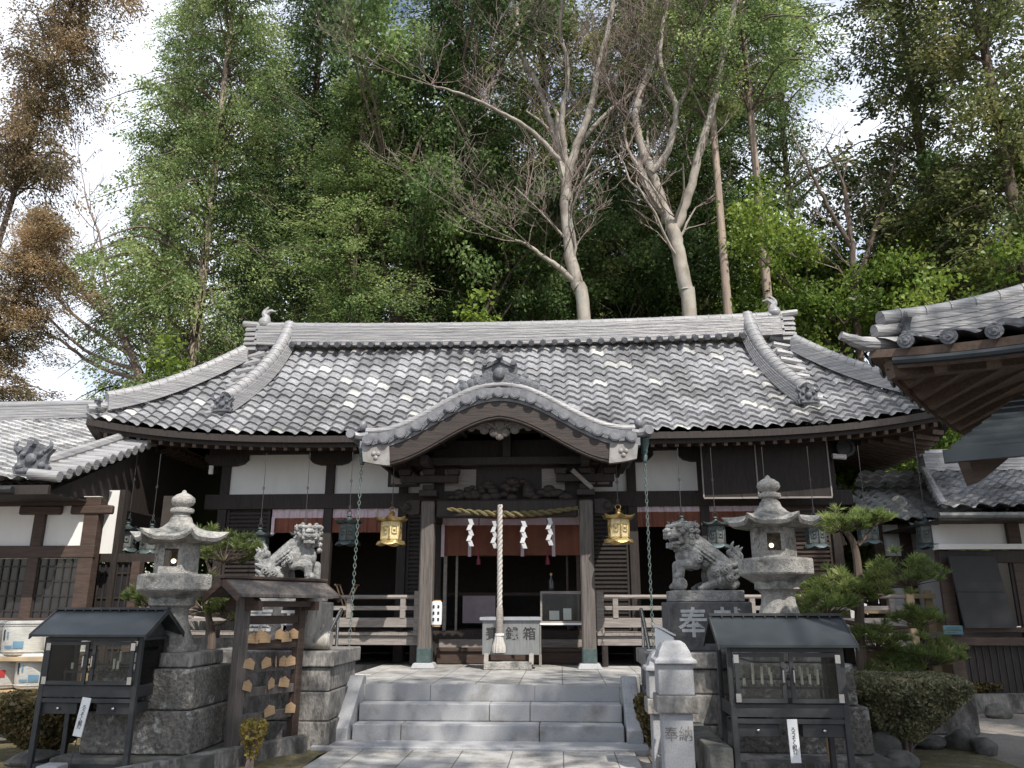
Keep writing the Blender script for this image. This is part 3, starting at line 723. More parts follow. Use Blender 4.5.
# interior
inn = MB()
inn.b2(X0, X1, YW + .1, 18.0, FL - .06, FL)             # floor
hb(inn, 'floor', 'wood_brown')
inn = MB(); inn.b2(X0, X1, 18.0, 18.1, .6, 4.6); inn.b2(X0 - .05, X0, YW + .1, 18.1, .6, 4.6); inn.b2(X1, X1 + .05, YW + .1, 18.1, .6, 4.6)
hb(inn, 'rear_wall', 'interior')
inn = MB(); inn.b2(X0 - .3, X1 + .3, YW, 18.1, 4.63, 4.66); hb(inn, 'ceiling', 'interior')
for sx in (-1, 1):   # sliding door frames inside the entrance
    b = MB(); x = CX + sx * 1.22
    b.b2(x - .03, x + .03, YW - .06, YW + .02, FL - .4, czb + .2); b.b2(x - sx * .2 - .02, x - sx * .2 + .02, YW + .05, YW + .1, FL - .4, czb + .2)
    hb(b, 'door_frame', 'wood_rail' if sx < 0 else 'wood_brown')
b = MB(); b.b2(CX - 1.3, CX + 1.3, 14.62, YW - .1, .80, .86); b.b2(CX - 1.3, CX + 1.3, 14.66, 14.69, .60, .80); hb(b, 'entrance_step', 'wood_brown', bevel=.006)
b = MB(); b.b2(CX - 1.3, CX + 1.3, YW - .1, YW + .12, FL - .3, FL - .03); hb(b, 'threshold', 'wood_rail', bevel=.006)

# ---- veranda with balustrade (left run, right run)
def veranda(xa, xb, name='veranda'):
    d = MB(); n = int((xb - xa) / .12)
    for i in range(n): d.b2(xa + (xb - xa) * i / n + .002, xa + (xb - xa) * (i + 1) / n - .002, 14.02, YW - .1, FL - .06, FL - .015)
    v = hb(d, 'veranda_floor', 'wood_rail')
    e = MB(); e.b2(xa, xb, 14.06, 14.13, FL - .22, FL - .062); hb(e, 'edge_beam', 'wood_rail', v, bevel=.005)
    n = max(2, int((xb - xa) / 1.1))
    for i in range(n + 1):
        x = xa + .12 + (xb - xa - .24) * i / n
        p = MB(); p.b2(x - .05, x + .05, 14.07, 14.17, .6, FL - .224); hb(p, 'floor_post', 'wood_dark', v)
    return v
vzr = at(400, 597, 14.1).z
def balustrade(xa, xb, nposts, end_l=False, end_r=False):
    root = MB(); root.tube([(xa - .05, 14.12, vzr), (xb + .05, 14.12, vzr)], .035, 8)
    r = hb(root, 'handrail', 'wood_rail', smooth=True)
    b = MB(); b.b2(xa, xb, 14.095, 14.145, vzr - .22, vzr - .15); hb(b, 'middle_rail', 'wood_rail', r, bevel=.004)
    b = MB(); b.b2(xa, xb, 14.085, 14.155, vzr - .50, vzr - .345); hb(b, 'bottom_rail', 'wood_rail', r, bevel=.004)
    for i in range(nposts):
        x = xa + .2 + (xb - xa - .4) * i / (nposts - 1)
        b = MB(); b.b2(x - .045, x + .045, 14.075, 14.165, vzr - .35, vzr - .03); hb(b, 'baluster', 'wood_rail', r, bevel=.004)
veranda(-7.65, CX - 1.5); veranda(CX + 1.5, 5.75)
balustrade(-7.6, CX - 1.62, 6); balustrade(CX + 1.62, 5.7, 5)
for x, yy in ((-7.68, 14.12), (5.8, 14.12), (CX - 1.56, 14.12), (CX + 1.56, 14.12)):
    b = MB(); b.b2(x - .06, x + .06, yy - .06, yy + .06, FL - .2, vzr + .1); p = hb(b, 'corner_post', 'tan' if x < -7 or x > 5 else 'wood_rail', bevel=.006)
    if abs(x - CX) > 3:
        b = MB(); b.lathe([(.06, 0), (.065, .03), (.045, .06), (.06, .12), (.055, .17), (.02, .22), (.005, .26)], 12, (x, yy, vzr + .1)); hb(b, 'post_finial', 'iron', p, smooth=True)
# side verandas run back along the hall
for sx, x in ((-1, -7.1), (1, 5.2)):
    b = MB(); b.b2(x - .6, x + .6, 14.95, 18.0, FL - .06, FL - .015); b.b2(x - sx * -.55 - .03, x + sx * .55 + .03, 14.2, 18, FL - .2, FL - .065)
    hb(b, 'side_veranda', 'wood_rail')
# side walls
for sx, x in ((-1, X0), (1, X1)):
    b = MB(); b.b2(x + sx * .02, x + sx * .06, YW + .1, 17.9, tb0 - .2, 4.4); hb(b, 'side_wall', 'wood_brown' if sx > 0 else 'wood_dark')
    b = MB(); b.b2(x + sx * .062, x + sx * .09, YW + .3, 17.9, FL, tb0 - .25); hb(b, 'side_shutter', 'wood_brown' if sx > 0 else 'wood_dark')
# round vent cover near right corner
b = MB(); b.lathe([(.0, 0), (.17, 0), (.17, .05), (.12, .05), (.12, .02), (.0, .02)], 20)
b.xf(Matrix.Translation(at(845, 448, 14.8)) @ Matrix.Rotation(PI / 2, 4, 'X')); hb(b, 'round_vent', 'iron', smooth=True)
b = MB(); c = at(838, 456, 14.7); b.tube([c + Vector((-.1, 0, 0)), c + Vector((.14, 0, -.02))], .05, 8); hb(b, 'white_lamp_tube', 'plaster', smooth=True)
b = MB(); c = at(211, 470, 14.7); b.tube([c + Vector((0, 0, -.08)), c + Vector((0, 0, .08))], .045, 8); hb(b, 'white_lamp_tube', 'plaster', smooth=True)

# ================================================================== PORCH (part of the hall)
KX = -0.96; KH = 2.26; KY0 = 12.5; KY1 = 14.75
def kz(u, top=4.89, end=4.12):
    a = abs(u) / KH
    c = 0.5 * (1 + math.cos(PI * min(1, a / 0.93)))
    return end + (top - end) * c + 0.05 * max(0, a - .8) * 5 * .2
NK = 64
def kcurve(dz=0, n=NK, s=1.0): return [(KX + s * KH * (-1 + 2 * i / n), kz(s * KH * (-1 + 2 * i / n)) + dz) for i in range(n + 1)]
b = MB(); up = kcurve(0.02); lo = kcurve(-.10); b.prism(up + lo[::-1], KY0 + .04, KY1, 'Y')
porch = hb(b, 'porch_roof', 'porch_tile')
# rolls of round tiles along Y with discs
rolls = MB(); discs = MB(); flats = MB()
ks = [KX - KH + 0.14 + (2 * KH - 0.28) * i / 16 for i in range(17)]
for i, x in enumerate(ks):
    z = kz(x - KX) + .03
    rolls.tube([(x, KY0 + .0, z), (x, KY1 - .1, z)], .075, 10)
    discs = MB(); discs.lathe([(.0, 0), (.088, 0), (.088, .04), (.0, .04)], 16); discs.lathe([(.06, .04), (.072, .04), (.07, .05), (.062, .05)], 16); discs.lathe([(.0, .038), (.04, .04), (.03, .05), (.0, .052)], 12)
    discs.v = [(v[0] + x, -v[2] + KY0, v[1] + z) for v in discs.v]; hb(discs, 'round_tile_end', 'porch_tile', porch, smooth=True)
    if i < 16:
        x2 = ks[i + 1]; z2 = kz(x2 - KX) + .06; m_ = Vector(((x + x2) / 2, 0, (z + z2) / 2))
        flats.bar((x + .05, KY0 + .02, z - .055), (x2 - .05, KY0 + .02, z2 - .055), .03, .07, up=(0, 0, 1))
hb(rolls, 'round_tile_roll', 'oni', porch, smooth=True); hb(flats, 'flat_tile_end', 'oni', porch)
rim = MB()
rc_ = kcurve(.20, 40, .97); rim.tube([(x, KY0 + .15, z) for x, z in rc_], .062, 10)
for x, z in rc_[2:-1:4]: rim.tube([(x - .008, KY0 + .15, z), (x + .008, KY0 + .15, z)], .069, 10)
hb(rim, 'rim_roll', 'ridge', porch, smooth=True)
rim = MB(); rim.prism(kcurve(.165, 40, .97) + kcurve(.02, 40, .97)[::-1], KY0 + .10, KY0 + .24, 'Y'); hb(rim, 'rim_course', 'porch_tile', porch)
for sg in (-1, 1):   # rim ends curl outwards
    b = MB(); x = KX + sg * KH; z = kz(KH)
    b.tube(curve_pts([(x - sg * .12, KY0 + .1, z + .12), (x + sg * .02, KY0 + .08, z + .10), (x + sg * .14, KY0 + .05, z + .13)], 4), .065, 8)
    b.tube([(x + sg * .14, KY0 - .08, z + .12), (x + sg * .14, KY0 + .5, z + .12)], .07, 10)
    b.sphere((x + sg * .0, KY0 + .2, z + .3), .07, 6, (1, 1, 1.4))
    hb(b, 'rim_end', 'porch_tile', porch, smooth=True)
# bargeboard
n = 60; top = []; bot = []
for i in range(n + 1):
    a = -1 + 2 * i / n; u = a * KH * .985
    top.append((KX + u, kz(u) - .07)); 
    dz = kz(u) - .07 - (.33 + .05 * math.sin(PI * min(1, abs(a) * 1.15)) - .09 * max(0, (abs(a) - .8) / .2))
    bot.append((KX + u * .985, dz))
b = MB()
b.prism(top + bot[::-1], KY0 + .06, KY0 + .15, 'Y'); bg_ = hb(b, 'bargeboard', 'barge')
# raised mouldings along the lower edge
b = MB()
for dz in (.02, .06): b.tube([(x, KY0 + .055, z + dz) for x, z in bot[2:-2]], .012, 6)
hb(b, 'bargeboard_moulding', 'barge', bg_, smooth=True)
for sg in (-1, 1):
    idx = range(0, 7) if sg < 0 else range(n - 6, n + 1)
    pt = [(top[i][0], top[i][1] - .01) for i in idx]; pb = [(bot[i][0], bot[i][1] - .005) for i in idx]
    b = MB(); b.prism(pt + pb[::-1], KY0 + .035, KY0 + .17, 'Y'); cp = hb(b, 'metal_cap', 'plaster_cap', bg_)
    cx_ = sum(p[0] for p in pt + pb) / 14; cz_ = sum(p[1] for p in pt + pb) / 14
    b = MB()
    for k in range(3): a = 2 * PI * k / 3 + .5; b.sphere((cx_ + sg * .0 + .045 * math.cos(a), KY0 + .03, cz_ + .045 * math.sin(a)), .04, 6, (1, .5, 1))
    hb(b, 'comma_crest', 'plaster_cap', cp, smooth=True)
# inner soffit arches
b = MB(); in1 = kcurve(-.12, 40, .95); in2 = kcurve(-.20, 40, .95)
b.prism(in1 + in2[::-1], KY0 + .17, KY1, 'Y'); hb(b, 'porch_ceiling', 'wood_dark')
b = MB()
for k in range(13):
    u = -KH * .9 + 1.8 * KH * k / 12; b.b2(KX + u - .03, KX + u + .03, KY0 + .17, KY1, kz(u) - .27, kz(u) - .19)
hb(b, 'porch_rafter_row', 'wood_dark')
# hanging fish carving below the centre of the bargeboard
b = MB()
lobes = [(0, 0, .12), (.16, .03, .10), (-.16, .03, .10), (.32, .0, .085), (-.32, .0, .085), (.47, -.05, .06), (-.47, -.05, .06), (.08, -.13, .08), (-.08, -.13, .08), (0, -.2, .06), (.25, -.09, .07), (-.25, -.09, .07), (.56, .01, .04), (-.56, .01, .04)]
for x, z, r in lobes: b.sphere((KX + x, KY0 + .22, 4.43 + z), r, 7, (1.15, .4, 1))
for sx in (-1, 1):
    b.tube(curve_pts([(KX + sx * .05, KY0 + .18, 4.36), (KX + sx * .22, KY0 + .17, 4.46), (KX + sx * .4, KY0 + .18, 4.38), (KX + sx * .6, KY0 + .19, 4.42)], 5), .02, 6)
hb(b, 'pendant_carving', 'wood_post', bg_, smooth=True)
# crest ornament on top
def noisy_blob(b, c, r, sc=(1, 1, 1), n=9, k=.15, seed=0):
    o = len(b.v); b.sphere(c, r, n, sc)
    for i in range(o, len(b.v)):
        v = Vector(b.v[i]); d = v - Vector(c); b.v[i] = tuple(Vector(c) + d * (1 + k * smooth_noise(d, 9 / r * .25, seed)))
b = MB(); zt = kz(0) + .22
pl = [(-.30, 0), (-.36, .1), (-.28, .22), (-.30, .36), (-.2, .34), (-.14, .40), (0, .46), (.14, .40), (.2, .34), (.30, .36), (.28, .22), (.36, .1), (.30, 0)]
b.prism([(KX + x, zt + z - .08) for x, z in pl], KY0 + .1, KY0 + .26, 'Y')
b.sphere((KX, KY0 + .08, zt + .16), .10, 8, (1, .6, 1.1))
for sx in (-1, 1):
    for (x, z, r) in ((.36, .03, .11), (.46, .0, .10), (.58, -.06, .10), (.70, -.13, .09), (.80, -.20, .07), (.42, .12, .06), (.27, .1, .07), (.62, .03, .05)):
        b.sphere((KX + sx * x, KY0 + .17, zt + z), r, 7, (1.1, .6, 1))
    b.tube([(KX + sx * .24, KY0 + .02, zt + .33), (KX + sx * .24, KY0 + .4, zt + .33)], .05, 8)
b.tube([(KX, KY0 - .05, zt + .44), (KX, KY0 + .45, zt + .42)], .055, 8)
for sx in (-1, 1): b.bar((KX, KY0 + .12, zt + .39), (KX + sx * .27, KY0 + .12, zt + .26), .1, .05)
b.tube([(KX, KY0 + .15, zt + .4), (KX, KY0 + .15, zt + .56)], [.03, .015], 6)
hb(b, 'crest_ornament', 'oni', porch, smooth=True)
# pillars, beams, brackets
for sx in (-1, 1):
    x = CX + sx * 1.345
    b = MB(); b.b2(x - .115, x + .115, 13.52, 13.75, .72, 3.3); p = hb(b, 'porch_pillar', 'wood_post', bevel=.025)
    b = MB(); b.b2(x - .12, x + .12, 13.515, 13.755, .64, .92); hb(b, 'metal_shoe', 'copper_green', p, bevel=.02)
    b = MB(); b.box((x, 13.635, .635), (.40, .40, .09), taper=.8); hb(b, 'base_stone', 'granite', p, bevel=.015)
    b = MB(); b.box((x, 13.635, 3.43), (.30, .30, .10)); b.box((x, 13.635, 3.53), (.20, .2, .1)); b.b2(x - .5, x + .5, 13.58, 13.69, 3.62, 3.75)
    for k in (-.42, 0, .42): b.box((x + k, 13.635, 3.80), (.18, .18, .1), taper=1.25)
    b.b2(x - .07, x + .07, 13.0, 14.9, 3.86, 4.0)
    b.b2(x - .07, x + .07, 13.7, YW, 3.05, 3.25)
    hb(b, 'bracket_set', 'wood_dark', p, bevel=.01)
    # carved nosing sticking out sideways
    b = MB(); ns = [(.14, 3.32), (.14, 3.08), (.30, 3.06), (.44, 3.12), (.52, 3.24), (.44, 3.22), (.38, 3.30), (.28, 3.33)]
    b.prism([(x + sx * u, z) for u, z in ns], 13.56, 13.71, 'Y'); b.sphere((x + sx * .36, 13.55, 3.2), .07, 6)
    hb(b, 'carved_nosing', 'wood_dark', p, bevel=.01)
b = MB(); b.b2(CX - 1.21, CX + 1.21, 13.54, 13.73, 3.02, 3.32); rb_ = hb(b, 'rainbow_beam', 'wood_dark', bevel=.03)
b = MB(); b.b2(CX - 1.9, CX + 1.9, 13.56, 13.71, 3.92, 4.06); b.b2(CX - .07, CX + .07, 13.56, 13.7, 4.06, 4.6); hb(b, 'purlin_beam', 'wood_dark', bevel=.01)
b = MB()
for i in range(60):
    a = rng.uniform(-1, 1); z = 3.36 + rng.random() * .34 * (1 - abs(a) ** 1.5); b.sphere((CX + a * 1.05, 13.6 + rng.uniform(-.03, .03), z), rng.uniform(.04, .085), 6, (1.4, .7, .9))
hb(b, 'carved_transom', 'wood_dark', smooth=True)
for u0, u1 in ((-1.1, -.55), (.6, 1.0)):
    b = MB(); b.b2(CX + u0, CX + u1, 13.8, 13.82, 3.5, 3.88); hb(b, 'porch_panel', 'wood_rail')
b = MB(); b.b2(CX - 1.3, CX + 1.3, 13.83, 13.86, 3.34, 4.7); hb(b, 'porch_back_board', 'wood_dark')
b = MB(); b.bar(at(572, 470, 13.5), at(592, 488, 13.5), .05, .07); hb(b, 'diagonal_brace', 'wood_rail')
for sx in (-1, 1):  # framed notice plates either side under the porch eaves
    c = at(596 if sx > 0 else 404, 475, 14.6); b = MB()
    b.b2(c.x - .3, c.x + .3, 14.6, 14.63, c.z - .22, c.z + .22); fr_ = hb(b, 'side_frame', 'wood_dark')
    b = MB(); b.b2(c.x - .24, c.x - .02, 14.585, 14.6, c.z - .17, c.z + .17); b.b2(c.x + .02, c.x + .24, 14.585, 14.6, c.z - .17, c.z + .17); hb(b, 'side_panel', 'wood_rail', fr_)
# ================================================================== LEFT HALL
def pantile_roof(mb, x0, x1, ye, yr, ze, zr, hip=0.0, pitch=.272, expo=.185, amp=.036, lift=.05, seg=8, sag=.12):
    um = (x1 - x0) / 2; cx = (x0 + x1) / 2; D = abs(yr - ye); s = 1 if yr > ye else -1
    def f(u, d): t = d / D; return Vector((cx + u, ye + s * d, ze + (zr - ze) * ((1 - sag) * t + sag * t * t)))
    slope(mb, um, f, D, lambda d: um - hip * d, pitch=pitch, expo=expo, seg=seg, amp=amp, lift=lift)
    return f
lhall = thing('side_hall', 'side hall at the left edge with sunlit tiles, white panels and lattice windows', 'side hall', (-10.5, 12.4, 0))
def lb(mb, name, m, parent=None, **k): return mb.build(name, m, parent or lhall, world=True, **k)
LX0, LX1 = -17.0, -7.66
LRZ = at(60, 420, 16.8).z
b = MB(); lf = pantile_roof(b, LX0, LX1, 11.5, 16.8, 3.36, LRZ)
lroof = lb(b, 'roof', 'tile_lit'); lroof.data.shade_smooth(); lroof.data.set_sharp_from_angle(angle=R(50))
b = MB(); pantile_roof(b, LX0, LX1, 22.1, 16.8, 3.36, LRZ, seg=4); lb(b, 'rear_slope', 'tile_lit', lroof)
b = MB(); ridge_body(b, [(LX0, 16.8, LRZ - .02), (-11.9, 16.8, LRZ - .02), (LX1 - .3, 16.8, LRZ + .05)], .4, .28, .30, 5); rg = lb(b, 'main_ridge', 'ridge', lroof)
b = MB(); b.tube([(LX0, 16.8, LRZ + .31), (LX1 - .1, 16.8, LRZ + .38)], .1, 10); b.tube([(LX1 - .3, 16.8, LRZ + .46), (LX1 + .1, 16.8, LRZ + .52)], .06, 8); lb(b, 'ridge_cap', 'ridge', rg, smooth=True)
# verge rolls on the right edge, descending ridge with ornament
b = MB()
for i in range(23):
    d = .05 + i * .225; z = 3.36 + (LRZ - 3.36) * (.88 * d / 5.3 + .12 * (d / 5.3) ** 2)
    b.tube([(LX1 - .36, 11.5 + d, z + .12), (LX1 + .12, 11.5 + d, z + .07)], .085, 10)
lb(b, 'verge_tile_row', 'ridge', lroof, smooth=True)
kp = [Vector((LX1 - .42, 11.85 + .49 * i, 3.36 + (LRZ - 3.36) * (.88 * (.35 + .49 * i) / 5.3 + .12 * ((.35 + .49 * i) / 5.3) ** 2) + .03)) for i in range(11)]
b = MB(); ridge_body(b, kp, .26, .18, .16, 3); k_ = lb(b, 'descending_ridge', 'ridge', lroof)
b = MB(); b.tube([p + Vector((0, 0, .2)) for p in kp], .09, 8); lb(b, 'ridge_cap', 'ridge', k_, smooth=True)
oni(k_, kp[0] + Vector((0, -.2, 0)), .52, 0)
b = MB(); b.b2(LX0, LX1, 11.5, 11.56, 3.18, 3.32); b.b2(LX0, LX1 - .02, 11.62, 21.9, 3.2, 3.23)
b.prism([(11.6, 3.2), (16.8, LRZ - .15), (22, 3.2)], LX1 - .25, LX1 - .12, 'X'); lb(b, 'eave_board', 'wood_dark', lroof)
b = MB(); b.tube([(LX0, 11.42, 3.22), (LX1 - .5, 11.42, 3.24)], .055, 8); lb(b, 'rain_gutter', 'iron', lroof, smooth=True)
YL = 12.65
def lx(px, py=560): return at(px, py, YL).x
def lz(py, px=60): return at(px, py, YL).z
xs = [LX0 + .6, lx(-110), lx(-50), lx(36), lx(88)]
b = MB(); b.b2(LX0 + .5, lx(92), YL - .02, YL + .06, lz(500) - 1.5, 3.3); lb(b, 'white_wall', 'plaster')
for x in xs:
    w_ = .09 if x != xs[-1] else .12
    b = MB(); b.b2(x - w_, x + w_, YL - .09, YL + .1, .3, 3.25); lb(b, 'pillar', 'wood_brown', bevel=.008)
    b = MB(); b.b2(x - .35, x + .35, YL - .12, YL - .02, 3.0, 3.14); lb(b, 'bracket', 'wood_brown', bevel=.02)
for z0, z1 in ((3.14, 3.28), (lz(558), lz(546)), (lz(628), lz(618))):
    b = MB(); b.b2(LX0 + .4, lx(96), YL - .10, YL - .022, z0, z1); lb(b, 'tie_beam', 'wood_brown', bevel=.008)
wz0, wz1 = lz(618), lz(559)
for i, (a, c) in enumerate(zip(xs[:-1], xs[1:])):
    b = MB(); b.b2(a + .09, c - .09, YL - .035, YL - .025, wz0, wz1); win = lb(b, 'lattice_window', 'window_glass')
    b = MB(); n = max(4, int((c - a) / .16))
    for j in range(n + 1):
        x = a + .1 + (c - a - .2) * j / n; b.b2(x - .012, x + .012, YL - .055, YL - .036, wz0, wz1)
    for z in (.12, .37, .62, .87): zz = wz0 + (wz1 - wz0) * z; b.b2(a + .09, c - .09, YL - .05, YL - .037, zz - .012, zz + .012)
    lb(b, 'lattice', 'wood_dark', win)
b = MB(); b.b2(LX0 + .5, lx(92), YL - .01, YL + .05, .25, wz0 - .1); lb(b, 'lower_boards', 'wood_dark')
b = MB(); b.b2(LX0 + .3, LX1, YL - .4, YL + 5.5, -.05, .28); lb(b, 'foundation', 'granite')
# recessed right end with white wall and lattice door
RX0, RX1 = at(93, 520, 13.35).x, -6.72
b = MB(); b.b2(RX0 - .3, RX0 + .45, 13.35, 13.42, lz(552), 3.5); lb(b, 'recessed_wall', 'plaster')
b = MB(); b.b2(RX0, RX1, 13.3, 13.345, lz(560) , lz(551)); b.b2(RX0 + .45, RX0 + .55, 13.28, 13.42, .3, 3.5); lb(b, 'recess_beam', 'wood_dark')
b = MB(); b.b2(RX0, RX0 + .78, 13.36, 13.4, .3, lz(561)); dr = lb(b, 'lattice_door', 'window_glass')
b = MB()
for j in range(8): x = RX0 + .05 + .7 * j / 7; b.b2(x - .015, x + .015, 13.33, 13.358, .3, lz(561))
for j in range(5): z = .5 + j * .4; b.b2(RX0, RX0 + .78, 13.335, 13.357, z - .015, z + .015)
lb(b, 'lattice', 'wood_dark', dr)
b = MB(); b.b2(RX0 + .82, RX1, 14.1, 14.16, .3, 3.5); lb(b, 'end_boards', 'interior')  # dark interior colour used here in place of the shade between the halls
b = MB(); b.b2(RX0 + .92, RX0 + 1.06, 13.1, 13.24, .3, lz(560)); lb(b, 'brown_post', 'wood_brown')

# ================================================================== RIGHT HALL
rhall = thing('side_hall', 'side hall behind the pine, with dark sliding doors and patchy tiles', 'side hall', (9, 13.8, 0))
def rb(mb, name, m, parent=None, **k): return mb.build(name, m, parent or rhall, world=True, **k)
QX0, QX1 = 5.98, 15.5
b = MB(); pantile_roof(b, QX0, QX1, 13.0, 16.0, 3.02, 4.12, pitch=.30, hip=.37)
rroof = rb(b, 'roof', 'tile'); rroof.data.shade_smooth(); rroof.data.set_sharp_from_angle(angle=R(50))
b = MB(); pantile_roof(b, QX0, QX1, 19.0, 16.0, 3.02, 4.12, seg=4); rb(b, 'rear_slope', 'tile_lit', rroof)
b = MB(); ridge_body(b, [(QX0 + 1.15, 16, 4.1), (QX1, 16, 4.1)], .4, .3, .34, 5); rg = rb(b, 'main_ridge', 'ridge', rroof)
b = MB(); b.tube([(QX0 + 1.05, 16, 4.47), (QX1, 16, 4.47)], .09, 8); rb(b, 'ridge_cap', 'ridge', rg, smooth=True)
b = MB()
for i in range(15):
    d = .05 + i * .205; z = 3.02 + 1.1 * (.88 * d / 3 + .12 * (d / 3) ** 2)
    b.tube([(QX0 + .10 + .37 * d, 13 + d, z + .08), (QX0 + .07 + .37 * (d + .2), 13.2 + d, z + .15)], .06, 8)
rb(b, 'verge_tile_row', 'ridge', rroof, smooth=True)
b = MB(); b.b2(QX0, QX1, 13.04, 13.1, 2.86, 2.99); b.b2(QX0 + .1, QX1, 13.1, 18.9, 2.88, 2.91); rb(b, 'eave_board', 'wood_dark', rroof)
b = MB(); b.tube([(QX0 - .05, 12.93, 2.93), (QX1, 12.93, 2.90)], .05, 8); rb(b, 'rain_gutter', 'bronze_panel', rroof, smooth=True)
YQ = 13.8
def qx(px, py=560): return at(px, py, YQ).x
def qz(py, px=980): return at(px, py, YQ).z
b = MB(); b.b2(qx(936), QX1, YQ, YQ + .06, qz(545), 2.95); rb(b, 'white_wall', 'plaster')
b = MB(); b.b2(qx(934), QX1, YQ - .22, YQ, qz(550), qz(545)); rb(b, 'white_ledge', 'plaster')
for px in (942, 1016, 1090):
    b = MB(); x = qx(px); b.b2(x - .1, x + .1, YQ - .08, YQ - .002, .2, qz(545) - .02 if px == 942 else 2.9); rb(b, 'pillar', 'wood_brown', bevel=.006)
b = MB(); b.b2(qx(936), QX1, YQ - .12, YQ + .02, qz(563), qz(551)); rb(b, 'lintel', 'wood_dark')
b = MB(); b.b2(qx(936), QX1, YQ - .14, YQ - .06, qz(645), qz(637)); b.b2(qx(936), QX1, YQ - .12, YQ - .05, qz(632), qz(627)); rb(b, 'sill_beam', 'wood_brown')
dw = MB(); dw.b2(qx(945), QX1, YQ - .04, YQ - .02, qz(626), qz(563)); dw = rb(dw, 'sliding_door', 'window_glass')
b = MB()
for px in (960, 985, 1008, 1035, 1065, 1095): x = qx(px); b.b2(x - .025, x + .025, YQ - .06, YQ - .04, qz(626), qz(563))
rb(b, 'door_stile', 'wood_dark', dw)
b = MB(); b.b2(qx(940), QX1, YQ - .03, YQ + .02, .25, qz(645)); rb(b, 'lower_boards', 'wood_dark')
b = MB()
for i in range(70): x = qx(940) + i * .11; b.b2(x, x + .012, YQ - .045, YQ - .032, .25, qz(645))
rb(b, 'board_batten', 'iron')
b = MB(); b.b2(qx(930), QX1, YQ - .2, YQ + 4, -.02, .25); rb(b, 'foundation', 'stone_side')
gp = thing('grey_reflection_panel', 'added dark grey sheet standing for the reflection in the sliding doors', 'board', (qx(980, 625), YQ - .2, qz(628)), 0)  # added sheet, imitates the grey reflection in the dark glass doors
b = MB(); b.prism([(-.34, 0), (.44, 0), (.30, 1.12), (-.44, 1.12)], -.02, .02, 'Y'); b.build('panel', 'grey_reflection', gp, bevel=.004)
b = MB(); b.prism([(-.38, .56), (.36, .56), (.36, .59), (-.38, .59)], -.03, -.021, 'Y'); b.build('cross_rail', 'grey_reflection', gp)
bs = thing('name_plate', 'small blue-green plate on the beam under the dark sliding doors', 'sign', at(953, 630, YQ - .2)); b = MB(); b.box((0, 0, 0), (.30, .02, .14)); b.build('plate', 'blue_sign', bs, bevel=.005)
b = MB(); b.box((0, -.012, 0), (.24, .004, .02)); b.box((0, -.012, .035), (.2, .004, .012)); b.box((-.03, -.012, -.035), (.16, .004, .012)); b.build('lettering', 'copper_green', bs)

# link corridor between the hall and the right hall
cor = thing('corridor', 'white walled link corridor with sunlit pale tiles between the main hall and the right hall', 'corridor', (6.6, 16.4, 0))
def cb(mb, name, m, parent=None, **k): return mb.build(name, m, parent or cor, world=True, **k)
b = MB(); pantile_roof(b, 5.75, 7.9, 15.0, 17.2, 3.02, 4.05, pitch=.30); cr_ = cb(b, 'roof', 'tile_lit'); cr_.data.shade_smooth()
def c4(px, py=560, Y=15.6): return at(px, py, Y)
b = MB(); b.b2(c4(880).x, c4(936).x + .5, 15.6, 15.66, 1.3, 3.05); cb(b, 'white_wall', 'plaster')
for px in (879, 907): b = MB(); x = c4(px).x; b.b2(x - .09, x + .09, 15.5, 15.598, .4, 3.05); cb(b, 'pillar', 'wood_brown')
b = MB(); b.b2(c4(878).x, c4(905).x, 15.55, 15.59, c4(900, 575).z, c4(900, 556).z); cb(b, 'beam', 'wood_brown')
b = MB(); b.b2(5.4, 8.2, 15.62, 15.68, .0, 1.3); cb(b, 'cream_wall', 'tan')
rl2 = thing('low_railing', 'pale wooden railing with two rails behind the pine tree', 'railing', (5.9, 14.9, 0.6))
for py in (596, 611):
    z = at(890, py, 14.6).z; b = MB(); b.b2(at(862, py, 14.6).x, at(935, py, 14.6).x, 14.57, 14.63, z - .04, z + .04); b.build('rail', 'tan', rl2, world=True)
for px in (892, 930): b = MB(); x = at(px, 600, 14.6).x; b.b2(x - .06, x + .06, 14.64, 14.7, .5, at(px, 590, 14.6).z); b.build('post', 'tan', rl2, world=True)
b = MB(); z = at(900, 632, 14.5).z; b.b2(5.3, 8.3, 14.4, 14.75, z - .09, z); b.build('deck_edge', 'wood_rail', rl2, world=True)

# ================================================================== NEAR PAVILION ROOF (right edge)
C0 = at(868, 352, 6.6)
pav = thing('pavilion', 'near pavilion corner with brown rafters and heavy round-ended tiles cut by the right edge', 'pavilion', (C0.x + 2.2, C0.y, 0))
def pb(mb, name, m, parent=None, **k): return mb.build(name, m, parent or pav, world=True, **k)
